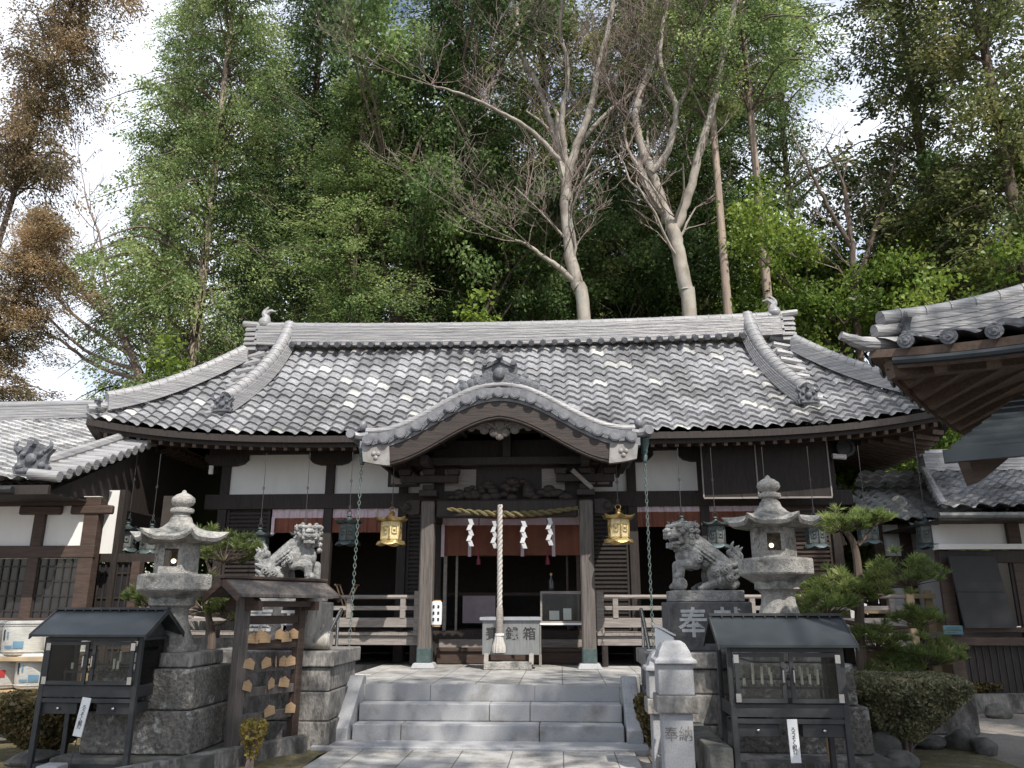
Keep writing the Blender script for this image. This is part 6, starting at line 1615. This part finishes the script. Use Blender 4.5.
# ================================================================== ROCKS AND STONES
def rock(label, c, s, seed, m='rock', name='rock', cat='rock', group='rocks in the garden'):
    b = MB(); n = 14; b.sphere((0, 0, 0), 1, n); r2 = random.Random(seed); ph = r2.uniform(0, 9)
    pl = [(Vector((r2.uniform(-1, 1), r2.uniform(-1, 1), r2.uniform(-.3, 1))).normalized(), r2.uniform(.62, .85)) for _ in range(9)]
    for i, v in enumerate(b.v):
        v = Vector(v)
        for nn, d in pl:
            k = v.dot(nn)
            if k > d: v -= nn * (k - d) * .9
        v *= 1 + .07 * smooth_noise(v, 3, ph); b.v[i] = (v.x * s[0], v.y * s[1], v.z * s[2])
    o = b.build(name, m, None, smooth=True); o.location = c; o.rotation_euler = (0, 0, ph); return tag(o, label, cat, group)
rk = [(964, 742, .30, .26, .20, 'dark smooth rock on the gravel right of the topiary bush'), (985, 748, .22, .2, .14, 'small dark rock at the gravel edge, rightmost of the cluster'), (940, 722, .30, .22, .17, 'dark rock behind the topiary bush'), (925, 690, .4, .35, .42, 'tall angular grey stone behind the topiary bush'),
      (1000, 712, .26, .2, .16, 'pale grey stone below the low shrub at the right edge'), (985, 706, .2, .16, .10, 'small pale stone beside the low shrub'), (930, 742, .42, .3, .12, 'flat mossy rock below the topiary bush'), (880, 750, .35, .3, .22, 'pale split rock beside the candle case leg'),
      (900, 762, .35, .25, .13, 'low rock at the bottom edge under the topiary bush')]
for i, (px, py, a, b_, c_, lb_) in enumerate(rk):
    p = atz(px, py + c_ * 25, 0); rock(lb_, (p.x, p.y, c_ * .28), (a * .8, b_ * .8, c_ * .8), i + 3)
p = atz(52, 764, .0); rk2 = [(20, 738, .5, .3, .10, 'long low rock at the lower left corner'), (40, 762, .34, .25, .1, 'flat rock under the left candle case'), (165, 752, .5, .35, .2, 'large mottled base rock below the left lantern pedestal')]
for i, (px, py, a, b_, c_, lb_) in enumerate(rk2): p = atz(px, py, 0); rock(lb_, (p.x, p.y, c_ * .3), (a, b_, c_), i + 40)
def block(label, px, py, y, w_, d_, h_, m='granite', name='cut_stone', group='cut stones on the ground', rz=0):
    p = at(px, py, y); t = MB(); t.box((0, 0, h_ / 2), (w_, d_, h_)); o = t.build(name, m, None, bevel=.015, seg=2); o.location = (p.x, y, -.02); o.rotation_euler = (0, 0, rz)
    return tag(o, label, 'stone block', group)
block('small grey cut stone block in front of the left candle case', 53, 760, 7.75, .20, .2, .17); block('wide grey cut stone right of the left candle case foot', 147, 760, 7.7, .26, .2, .14)
block('low stone slab in front of the right lantern pedestal', 760, 760, 8.3, 1.9, .5, .20, 'stone_side'); block('rough stone edging at the foot of the near stone post', 706, 760, 8.2, .2, 1.6, .42, 'rock')
block('pale stone block wall behind the topiary bush', 905, 700, 11.6, 1.6, .5, .62, 'stone_side'); block('sunlit pale stone wall top behind the candle case', 868, 690, 11.6, 1.2, .6, .70, 'stone_lantern')
t = thing('wooden_stake', 'short orange-brown wooden stake behind the right candle case', 'stake', tuple(atz(832, 765, .15))); b = MB(); b.b2(-.03, .03, -.02, .02, -.1, .45); b.b2(-.05, .05, -.025, .025, .36, .42); b.build('stake', 'ema', t)
# garden balustrade fragments behind the rack at left (stone rail of the terrace)
t = thing('stone_railing', 'grey stone railing behind the plaque rack, left of the hall', 'railing', (at(200, 650, 10.9).x, 10.9, 0))
xa, xb = at(150, 650, 10.9).x, at(236, 650, 10.9).x
for py0, py1 in ((621, 630), (638, 668)): z0, z1 = at(200, py1, 10.9).z, at(200, py0, 10.9).z; b = MB(); b.b2(xa, xb, 10.83, 10.97, z0, z1); b.build('rail', 'stone_side', t, bevel=.01, world=True)
for px in (172, 212): x = at(px, 640, 10.9).x; b = MB(); b.b2(x - .08, x + .08, 10.84, 10.96, 0, at(200, 630, 10.9).z); b.build('post', 'stone_side', t, bevel=.01, world=True)

# ================================================================== SHRUBS
def blob_points(c, r, n, sc=(1, 1, 1), shell=.55):
    d = nrng.normal(size=(n, 3)); d /= np.linalg.norm(d, axis=1, keepdims=True)
    rad = (shell + (1 - shell) * nrng.random(n)) * r
    return np.array(c) + d * rad[:, None] * np.array(sc)
def stems(pts_list, name, m, parent, n=5):
    b = MB()
    for pts, rad in pts_list: b.tube(pts, rad, n)
    return b.build(name, m, parent, smooth=True)
# topiary: inverted cone with flat top
def topiary(label, loc, W, H, D, m, nleaf, size, group=None, name='topiary_bush', flat=.25):
    t = thing(name, label, 'bush', loc, 0, group)
    n = nleaf; u = nrng.random(n) ** .6; zf = nrng.random(n)
    zrel = zf ** .75
    rad = (.22 + .78 * np.minimum(1, zrel * 1.35) ** .9) * np.where(zrel > .86, np.sqrt(np.maximum(0.02, 1 - ((zrel - .86) / .16) ** 2)), 1)
    th = nrng.random(n) * 2 * PI; k = np.where(nrng.random(n) < .7, .82 + .2 * nrng.random(n), nrng.random(n) ** .5 * .9)
    bump = 1 + .06 * np.sin(th * 5 + zrel * 7) + .05 * np.sin(th * 11 + 3)
    r = rad * k * bump
    C = np.stack([r * np.cos(th) * W / 2, r * np.sin(th) * D / 2, H * (.14 + .86 * zrel)], 1)
    add_me(leaf_mesh('foliage', C, size, m, elong=1.6), 'foliage', t)
    st_ = []
    for i in range(16):
        a = rng.uniform(0, 2 * PI); e = rng.uniform(.3, .85); st_.append(([(rng.uniform(-.05, .05), rng.uniform(-.05, .05), -.05), (math.cos(a) * e * W * .22, math.sin(a) * e * D * .22, H * .35), (math.cos(a) * e * W * .42, math.sin(a) * e * D * .42, H * .8)], [.016, .011, .004]))
    stems(st_, 'stem', 'twig', t); return t
p = atz(905, 752, 0); topiary('large clipped flat-topped bush at the lower right', (p.x, p.y, .0), 1.50, .84, 1.2, 'leaf_topiary', 34000, .04)
p = atz(48, 765, 0); topiary('brownish spreading bush at the lower left behind the candle case', (p.x - .3, 8.9, 0), 1.45, .66, 1.0, 'leaf_brown_bush', 15000, .05)
p = atz(100, 765, 0); topiary('dark twiggy bush seen between the legs of the left candle case', (at(115, 700, 8.9).x, 8.95, 0), .8, .60, .5, 'leaf_brown_bush', 4000, .05)
p = atz(985, 712, 0); topiary('low dark shrub among pale stones at the right edge', (p.x, p.y + .5, 0), 1.0, .42, .8, 'leaf_brown_bush', 8000, .05)
p = atz(650, 752, 0); topiary('small narrow bush between the steps and the stone post', (at(652, 730, 9.5).x, 9.5, 0), .36, .62, .4, 'leaf_brown_bush', 3500, .045, name='small_bush')
p = atz(255, 760, 0); topiary('small yellow-green potted-looking shrub in front of the plaque rack', (at(255, 735, 8.6).x, 8.55, 0), .26, .45, .24, 'leaf_yellow', 700, .045, name='small_bush')
# cloud-pruned pines
def pine(label, loc, trunk, pads, name='garden_pine', nneedle=46, m='needle'):
    t = thing(name, label, 'pine tree', loc)
    b = MB(); b.tube(curve_pts(trunk[0], 5), trunk[1] if not hasattr(trunk[1], '__len__') else [trunk[1][0] + (trunk[1][1] - trunk[1][0]) * i / (5 * (len(trunk[0]) - 1)) for i in range(5 * (len(trunk[0]) - 1) + 1)], 8); b.build('trunk', 'bark_brown', t, smooth=True)
    Cs = []; Ds = []; lb_ = MB()
    for (c, r, sc, fr) in pads:
        c = Vector(c); b_ = Vector(fr); lb_.tube(curve_pts([b_, b_.lerp(c, .5) + Vector((0, 0, -.06)), c + Vector((0, 0, -r * sc[2] * .5))], 4), [.03] * 3 + [.022] * 3 + [.014] * 3, 6)
        nt_ = int(40 * r / .25)
        for k in range(nt_):
            a = rng.uniform(0, 2 * PI); q = math.sqrt(rng.random()); tip = c + Vector((math.cos(a) * q * r * sc[0], math.sin(a) * q * r * sc[1], rng.uniform(-.8, 1.1) * r * sc[2] * (1.15 - q)))
            lb_.tube([c + Vector((0, 0, -r * sc[2] * .5)), tip], [.006, .003], 4, cap=False)
            dirs = nrng.normal(size=(nneedle, 3)); dirs[:, 2] = np.abs(dirs[:, 2]) * .8 + .15; dirs += np.array([math.cos(a), math.sin(a), .25]) * (.3 + q)
            dirs /= np.linalg.norm(dirs, axis=1, keepdims=True)
            Cs.append(np.array(tip) + dirs * .06); Ds.append(dirs)
    C = np.concatenate(Cs); Dd = np.concatenate(Ds)
    me = leaf_mesh('needles', C, .12, m, elong=13, dirs=Dd * 3)
    add_me(me, 'crown', t); lb_.build('branch', 'bark_brown', t, smooth=True); return t
PX = at(863, 690, 10.2); PX.z = 0
def pp(px, py, dy=0): q = at(px, py, 10.2 + dy); return q - PX
pine('cloud-pruned garden pine with pads of needles in front of the right side hall', PX,
     ([pp(865, 760) * 1, pp(864, 690), pp(860, 640), pp(859, 590), pp(857, 560), pp(852, 540), pp(842, 528)], (.075, .035)),
     [(pp(840, 525), .34, (1.15, .9, .45), pp(845, 545)), (pp(872, 520), .22, (1, .8, .72), pp(858, 545)), (pp(905, 575), .38, (1.2, .9, .72), pp(860, 590)), (pp(870, 590), .25, (1, .8, .72), pp(858, 600)),
      (pp(835, 590), .32, (1.1, .9, .72), pp(858, 610)), (pp(825, 607, -.1), .36, (1.1, .9, .72), pp(860, 625)), (pp(875, 640), .34, (1.1, .9, .72), pp(862, 650)), (pp(918, 620), .22, (1.2, .8, .72), pp(862, 625)), (pp(925, 655), .36, (1.2, .9, .72), pp(863, 670)), (pp(895, 672), .28, (1.2, .9, .72), pp(863, 672))])
PX = at(205, 640, 10.6); PX.z = 0
def pp(px, py, dy=0): q = at(px, py, 10.6 + dy); return q - PX
pine('garden pine with pads of needles behind the left stone lantern', PX,
     ([pp(205, 750), pp(204, 690), pp(212, 640), pp(206, 600), pp(216, 565)], (.07, .03)),
     [(pp(225, 551), .42, (1.2, .9, .72), pp(212, 575)), (pp(205, 545, .2), .3, (1.1, .9, .72), pp(212, 575)), (pp(205, 600), .40, (1.3, .9, .72), pp(208, 615)), (pp(150, 598), .28, (1.1, .9, .72), pp(206, 615)), (pp(230, 612), .28, (1, .9, .72), pp(210, 625))])
# ================================================================== TREES
def trunk_tube(pts, r0, r1, m, parent, name='trunk', n=10):
    P = curve_pts(pts, 5); b = MB(); k = len(P) - 1
    b.tube(P, [r0 + (r1 - r0) * (i / k) ** .8 for i in range(k + 1)], n); return b, P
def build_limbs(b, m, parent, name='limb'): return b.build(name, m, parent, smooth=True)
def crown_mesh(clumps, per, size, m, spread=(1, 1, .7), elong=1.8, droop=0.0, flat=.2):
    """clumps: list (center, radius, outward dir)"""
    C = []; D = []
    for c, r, d in clumps:
        n = max(4, int(per * (r / .45) ** 2)); q = nrng.normal(size=(n, 3)) * .34 * r * np.array(spread)
        rad = np.linalg.norm(q[:, :2], axis=1)
        q[:, 2] -= droop * rad ** 1.3
        C.append(np.array(c) + q); dd = np.tile(np.array(d) * .9 + np.array([0, 0, -droop * .7]), (n, 1)) + q / (r + 1e-6) * .8 + nrng.normal(size=(n, 3)) * .45; D.append(dd)
    C = np.concatenate(C); D = np.concatenate(D)
    return leaf_mesh('crown', C, size, m, elong=elong, dirs=D)
def conifer(h, R0, nb, leaf, bark, per=30, size=.15, t0=.12, lean=(0, 0), prof=None, droop=.5, tr=.28, clr=.62, lift=.0):
    t = thing('conifer_tree', 'x', 'conifer tree', (0, 0, 0))
    pts = [(0, 0, -.3), (lean[0] * .3, lean[1] * .3, h * .35), (lean[0] * .7, lean[1] * .7, h * .7), (lean[0], lean[1], h)]
    b, P = trunk_tube(pts, tr, .03, bark, t); b.build('trunk', bark, t, smooth=True)
    lim = MB(); cl = []
    for i in range(nb):
        u = min(.995, max(t0, t0 + (1 - t0) * (i + rng.gauss(0, 3)) / nb)); f = u * (len(P) - 1) * .999; p = P[int(f)].lerp(P[min(int(f) + 1, len(P) - 1)], f - int(f))
        a = rng.uniform(0, 2 * PI); lump = 1 + .30 * math.sin(a * 2 + u * 17) + .18 * math.sin(a * 3 - u * 31)
        L = R0 * prof(u) * lump * rng.uniform(.55, 1.15) + .25; up = rng.uniform(-.25, .45) + lift
        d = Vector((math.cos(a), math.sin(a), 0)); e1 = p + d * L * .5 + Vector((0, 0, L * (.22 + up * .5))); e2 = p + d * L + Vector((0, 0, L * (up * .7 - .1)))
        bp_ = curve_pts([p, e1, e2], 4); lim.tube(bp_, [.04 * (1 - .85 * k / (len(bp_) - 1)) * (.4 + L / R0) for k in range(len(bp_))], 4, cap=False)
        nc = max(2, int(L / .5))
        for k in range(nc):
            s_ = .25 + .75 * (k + rng.random()) / nc; q = bp_[min(len(bp_) - 1, int(s_ * (len(bp_) - 1)))]
            off = Vector((-d.y, d.x, 0)) * rng.uniform(-.5, .5) * (.4 + .35 * L * (1 - s_ * .5)); c = q + off + Vector((0, 0, rng.uniform(-.7, .3)))
            cl.append((c, clr * rng.uniform(.5, 1.25), d))
    lim.build('limb', 'bark_brown', t, smooth=True)
    add_me(crown_mesh(cl, per, size, leaf, spread=(1.05, 1.05, .75), elong=2.1, droop=droop), 'crown', t); return t
def broadleaf(h, R0, leaf, bark, ncl=130, per=42, size=.17, trunk_h=.45, fork=5, name='broadleaf_tree', tr=.2, up=.5):
    t = thing(name, 'x', 'broadleaf tree', (0, 0, 0)); H1 = h * trunk_h
    b, P = trunk_tube([(0, 0, -.3), (rng.uniform(-.3, .3), rng.uniform(-.3, .3), H1 * .5), (rng.uniform(-.4, .4), rng.uniform(-.4, .4), H1)], tr, tr * .6, bark, t)
    lim = MB(); tips = []
    def grow(p, d, L, r, lev):
        n = 4; pts = [p]; q = p.copy(); dd = d.copy()
        for i in range(n): dd = (dd + Vector((rng.gauss(0, .2), rng.gauss(0, .2), rng.gauss(.06, .12)))).normalized(); q = q + dd * L / n; pts.append(q.copy())
        lim.tube(pts, [r * (1 - .5 * i / n) for i in range(n + 1)], 5 if lev > 0 else 7, cap=False)
        if lev >= 2: tips.extend(pts[2:]); return
        if lev >= 1: tips.append(pts[-1])
        for k in range(3 if lev else 4):
            a = rng.uniform(0, 2 * PI); sp = Vector((math.cos(a), math.sin(a), rng.uniform(-.2, .8))).normalized()
            grow(pts[rng.choice([2, 3, 4])], (dd * .8 + sp * .9).normalized(), L * rng.uniform(.55, .78), r * .5, lev + 1)
    top = P[-1]
    for k in range(fork):
        a = 2 * PI * k / fork + rng.uniform(-.4, .4); d = Vector((math.cos(a) * (1 - up), math.sin(a) * (1 - up), up + rng.random() * .3)).normalized()
        grow(P[rng.choice([-1, -1, -3, -5])], d, (h - H1) * .5, tr * .5, 0)
    grow(top, Vector((0, 0, 1)), (h - H1) * .6, tr * .55, 0)
    b.build('trunk', bark, t, smooth=True); lim.build('limb', bark, t, smooth=True)
    rng.shuffle(tips); tips = tips[:ncl]
    cl = [(p + Vector((rng.gauss(0, .2), rng.gauss(0, .2), rng.gauss(.1, .15))), rng.uniform(.42, .9) * R0 / 3.2, (0, 0, 0)) for p in tips]
    add_me(crown_mesh(cl, per, size, leaf, spread=(1.15, 1.15, .62), elong=1.5, droop=.1), 'crown', t); return t
def place(src, first, label, px, Y, rz, s=1.0, z=0.0, cat=None, group='trees of the shrine grove'):
    x = at(px, 300, Y).x; loc = (x, Y, z); sc = s if hasattr(s, '__len__') else (s, s, s)
    if first: t = src; t.location = loc; t.rotation_euler = (0, 0, rz); t.scale = sc; t['label'] = label
    else: t = dup(src, loc, rz, label, sc)
    t['group'] = group
    if cat: t['category'] = cat
    return t
cy_prof = lambda u: (1 - u) ** .55 * (.55 + .45 * min(1, u * 3))
cypA = conifer(33, 4.2, 430, 'leaf_cypress', 'bark_pale', prof=cy_prof, per=46, size=.115, tr=.26)
cypB = conifer(32, 4.2, 400, 'leaf_dark', 'bark_brown', prof=cy_prof, per=46, size=.115, tr=.3)
ced = conifer(27, 3.4, 190, 'leaf_rust', 'bark_brown', prof=lambda u: (1 - u) ** .35 * (.5 + .5 * math.sin(u * 21) ** 2), per=60, size=.11, droop=.5, lean=(3.2, 0), tr=.2, t0=.5, clr=.75)
oli = conifer(30, 4.2, 270, 'leaf_olive', 'bark_brown', prof=lambda u: (1 - u) ** .4 * (.45 + .55 * u), per=34, size=.15, droop=.15, t0=.2, tr=.3, lift=.15)
hip_ = conifer(31, 3.3, 150, 'leaf_cypress', 'bark_pale', prof=lambda u: (1 - u) ** .45 * 1.3, per=42, size=.12, t0=.50, tr=.22)
brA = broadleaf(19, 3.8, 'leaf_dark', 'bark_brown', ncl=300, per=80, size=.125, trunk_h=.4)
brB = broadleaf(15, 3.4, 'leaf_bright', 'bark_brown', ncl=260, per=90, size=.125, trunk_h=.35)
brC = broadleaf(18, 4.2, 'leaf_dark', 'bark_brown', ncl=230, per=80, size=.125, trunk_h=.38, fork=6)
shr = broadleaf(7.5, 2.8, 'leaf_bright', 'bark_brown', ncl=220, per=90, size=.13, trunk_h=.15, fork=7, up=.3)
place(cypA, True, 'tall green cypress with a pale trunk rising behind the left end of the ridge', 200, 23.5, 0, (.9, .9, 1.0))
place(cypB, True, 'tall dark cypress behind the left third of the main roof ridge', 300, 27, 1, (1.0, 1.0, 1.05))
place(cypA, False, 'bushy green cypress just left of the dark gap in the grove', 352, 24, 2.2, (.95, .95, .60))
place(ced, True, 'rusty brown cedar reaching the top left corner against the sky', -48, 22, .1, (.78, .78, 1.0))
place(cypA, False, 'slimmer green cypress at the outer left of the grove, above the bare twiggy tree', 158, 25.5, 2.7, (.66, .66, .85))
place(oli, True, 'brown-green cedar crown filling the top right corner', 945, 24, 0, (1.0, 1.0, 1.02))
place(ced, False, 'lower dark rusty cedar at the left edge below the leaning one', -58, 20, .4, (.72, .72, .48))
place(oli, False, 'dark olive cedar at the right edge above the pavilion roof', 1032, 21, 2, (1.0, 1.0, .92))
place(hip_, True, 'tall straight pale-trunked cypress right of the forked bare tree', 727, 22.3, 0, (.9, .9, 1.0))
place(hip_, False, 'straight-trunked cypress just left of the right ridge ornament', 768, 22.8, 2, (.95, .95, 1.03))
place(brA, True, 'dark evergreen left of the white-barked bare tree', 430, 28, 0, (1, 1, 1.12))
place(brC, True, 'wide dark evergreen behind the centre of the ridge', 500, 31, 1, (1.05, 1.05, 1.1))
place(brA, False, 'dark evergreen between the two bare trees', 620, 30, 2, (1, 1, 1.05))
place(brC, False, 'dark evergreen behind the forked bare tree', 690, 33, 3.3, (1.05, 1.05, 1.2))
place(brB, True, 'bright green broadleaf tree in the gap left of the olive cedar', 868, 25, 0, (1.0, 1.0, 1.08))
place(brB, False, 'green broadleaf tree behind the right ornament of the ridge', 805, 29, 2, (1.0, 1.0, 1.1))
place(brA, False, 'broadleaf tree between the bright tree and the right cedar', 915, 27, 4, (.9, .9, .92))
place(brA, False, 'slender dark evergreen beside the dark left cypress', 385, 31, 1.4, (1, 1, 1.3))
place(shr, True, 'glossy bright green low tree behind the right roof corner', 838, 20.5, 0, (1, 1, 1.0))
place(shr, False, 'low bright evergreen glimpsed over the right half of the ridge', 745, 27, 2, (1.1, 1.1, 1.0))
place(shr, False, 'low evergreen behind the left half of the main ridge', 400, 24, 4, (1.15, 1.15, 1.15))
place(shr, False, 'low evergreen behind the right side hall', 925, 21.5, 5, (1.1, 1.1, .85))
place(shr, False, 'low evergreen thicket behind the side hall roof at left', 60, 24, 1, (1.2, 1.2, .66))
place(shr, False, 'low evergreen behind the left cypress trunks', 265, 25, 3, (1.2, 1.2, 1.0))
place(shr, False, 'low evergreen under the dark trees at the ridge centre', 540, 27, .6, (1.4, 1.4, 1.2))
place(shr, False, 'low evergreen under the dark trees, right of the ridge centre', 650, 27, 2.6, (1.4, 1.4, 1.1))
place(shr, False, 'low evergreen at the far right behind the pavilion', 1010, 23, 3.6, (1.3, 1.3, 1.1))
place(cypB, False, 'tall dark cypress left of the white-barked bare tree', 455, 27, 2.2, (1.05, 1.05, 1.0))
place(oli, False, 'tall olive-green conifer behind the white-barked bare tree', 545, 28, 1.2, (1.15, 1.15, 1.1))
place(oli, False, 'tall olive-green conifer between the two bare trees', 635, 30, 4.2, (1.15, 1.15, 1.1))
place(cypA, False, 'tall green cypress behind the forked bare tree', 700, 31, 5.2, (1.1, 1.1, 1.1))
place(brA, False, 'tall evergreen left of the white-barked tree, its crown touching the picture top', 405, 26, 3.9, (1.1, 1.1, 1.35))
place(hip_, False, 'third straight pale trunk standing behind the other two', 800, 30, 4, (1.1, 1.1, 1.05))
k = 0
far = [(470, 40, 'brC', 1.15), (960, 38, 'brC', .8), (250, 40, 'cypB', .95)]
srcs = {'brC': brC, 'brA': brA, 'cypB': cypB}
wh = ['behind the ridge centre', 'behind the right cedar', 'behind the far left cypress']
for (px, Y, s_, sc), w_ in zip(far, wh): place(srcs[s_], False, f'distant dark tree at the back of the grove, {w_}', px, Y, k, (sc, sc, sc)); k += 1.3

# ---- bare trees
def bare_tree(label, base_px, Y, mains, seed, bark='bark', twigm='twig', density=1.0, group='bare deciduous trees', levels=4, tw=1.0):
    """mains: list of (list of (px,py) , r0, r1)"""
    r = random.Random(seed); B = at(base_px[0], base_px[1], Y); t = thing('bare_tree', label, 'bare tree', (B.x, Y, 0), 0, group)
    big = MB(); tw_ = MB()
    def grow(p, d, L, rad, lev):
        n = 5; pts = [p]; q = p.copy(); dd = d.copy()
        for i in range(n):
            dd = (dd + Vector((r.gauss(0, .16), r.gauss(0, .16), r.gauss(.05, .12)))).normalized(); q = q + dd * L / n; pts.append(q.copy())
        (big if rad > .045 else tw_).tube(pts, [max(.006, rad * (1 - .6 * i / n)) for i in range(n + 1)], 6 if rad > .03 else 3, cap=False)
        if lev >= levels: return
        for k in range(int((4 if lev < 2 else 5) * density * .82 + r.random())):
            a = r.uniform(0, 2 * PI); sp = Vector((math.cos(a), math.sin(a) * .8, r.uniform(-.1, .7))).normalized(); i = r.randint(1, n)
            grow(pts[i], (dd * .9 + sp * .85).normalized(), L * r.uniform(.5, .75), rad * (.42 if lev < 2 else .48), lev + 1)
    for j, (pl, r0, r1, dy) in enumerate(mains):
        P = [at(px, py, Y + dy * i / max(1, len(pl) - 1)) - Vector((B.x, Y, 0)) for i, (px, py) in enumerate(pl)]
        if j == 0: P = [Vector((P[0].x, 0, -.3))] + P
        C = curve_pts(P, 6); k = len(C) - 1
        b = MB(); b.tube([c + Vector((r.gauss(0, .015), r.gauss(0, .015), 0)) for c in C], [r0 + (r1 - r0) * (i / k) ** .8 for i in range(k + 1)], 12); b.build('trunk' if j == 0 else 'limb', bark, t, smooth=True)
        st = int(k * (.55 if j == 0 else .25))
        for i in range(st, k + 1, 3):
            a = r.uniform(0, 2 * PI); rr_ = r0 + (r1 - r0) * (i / k); d = (C[min(k, i + 1)] - C[i - 1]).normalized()
            grow(C[i], (d * .7 + Vector((math.cos(a), math.sin(a) * .7, .2))).normalized(), r.uniform(1.6, 2.8) * tw, max(.022, rr_ * .26), 1 if rr_ > .06 else 2)
        grow(C[-1], (C[-1] - C[-3]).normalized(), 2.6 * tw, r1 * .9, 1)
    big.build('crown', bark, t, smooth=True); tw_.build('twigs', twigm, t); t.children[-1].name = 'twig_spray'
    return t
bare_tree('white-barked bare tree leaning left of centre above the ridge, with a broken side limb', (583, 325), 22.5,
          [([(584, 322), (577, 285), (570, 250), (566, 205), (566, 180)], .21, .17, 0),
           ([(566, 185), (575, 150), (590, 110), (600, 60), (612, 10), (620, -60)], .15, .06, -1.0),
           ([(566, 180), (553, 130), (540, 90), (520, 50), (515, 0), (500, -60)], .13, .05, 1.0),
           ([(567, 170), (562, 120), (568, 70), (560, 20), (570, -50)], .10, .045, -1.5),
           ([(577, 285), (560, 268), (545, 258), (528, 245), (515, 240)], .11, .035, -.6),
           ([(560, 160), (530, 130), (500, 112), (465, 95), (430, 85)], .09, .025, -1.4), ([(575, 150), (610, 110), (640, 85), (650, 40)], .09, .03, .8)], 3)
bare_tree('pale forked bare tree with two long sinuous stems, right of the ridge centre', (690, 318), 22,
          [([(690, 320), (686, 290), (678, 250), (672, 225), (667, 215)], .22, .19, 0),
           ([(668, 220), (655, 180), (640, 140), (636, 110), (650, 70), (662, 35), (672, -10), (690, -60)], .15, .08, .6),
           ([(676, 228), (690, 190), (700, 150), (716, 95), (724, 50), (736, 0), (745, -60)], .15, .08, -.8),
           ([(652, 172), (668, 150), (676, 110), (665, 80), (660, 50), (668, 0)], .12, .05, -.5),
           ([(676, 110), (690, 85), (700, 40), (708, 0)], .08, .03, .3)], 9, density=.8)
bare_tree('dark twiggy leafless tree spreading at the far left between cedar and cypress', (120, 400), 23,
          [([(150, 420), (140, 380), (125, 340), (100, 300)], .16, .09, 0), ([(125, 340), (90, 300), (62, 262), (40, 230)], .08, .03, -.8), ([(140, 380), (95, 365), (60, 340), (30, 330)], .08, .03, .8),
           ([(110, 318), (105, 280), (100, 240), (85, 195)], .07, .025, .3), ([(130, 355), (80, 320), (50, 290), (30, 270)], .07, .025, 0), ([(135, 370), (85, 350), (40, 310), (22, 300)], .07, .025, 1)], 12, bark='twig', density=.75, tw=.8)
bare_tree('thin multi-stemmed half-bare tree in the sky gap at right', (862, 330), 23,
          [([(858, 340), (855, 280), (850, 230), (845, 190)], .13, .07, 0), ([(856, 290), (875, 230), (890, 180), (900, 140)], .09, .03, .5), ([(853, 250), (830, 210), (812, 175), (800, 150)], .08, .03, -.4), ([(856, 300), (840, 270), (820, 255)], .06, .02, .6)], 15, bark='bark_brown', density=.6, tw=.6)
# trees standing behind and beside the photographer: they shade the forecourt
place(hip_, False, 'tall tree standing outside the picture to the right of the forecourt', 512, 10, 0, (1.0, 1.0, .8)).location = (13.0, 3.0, 0)
def shade(src, x, y, rz, s, lb_): t = dup(src, (x, y, 0), rz, lb_, s); t['group'] = 'trees outside the picture'; return t
brS = broadleaf(19, 4.4, 'leaf_dark', 'bark_brown', ncl=110, per=26, size=.17)
brS.location = (6.2, -4.5, 0); brS['label'] = 'loose evergreen tree outside the picture, straight behind the photographer'; brS['group'] = 'trees outside the picture'
shade(brS, 10, -2.5, 1, (1.05, 1.05, 1.0), 'evergreen tree outside the picture, behind the photographer to the right')
shade(brS, 1.2, -4.5, 3, (1.0, 1.0, .95), 'evergreen tree outside the picture, just behind the photographer')
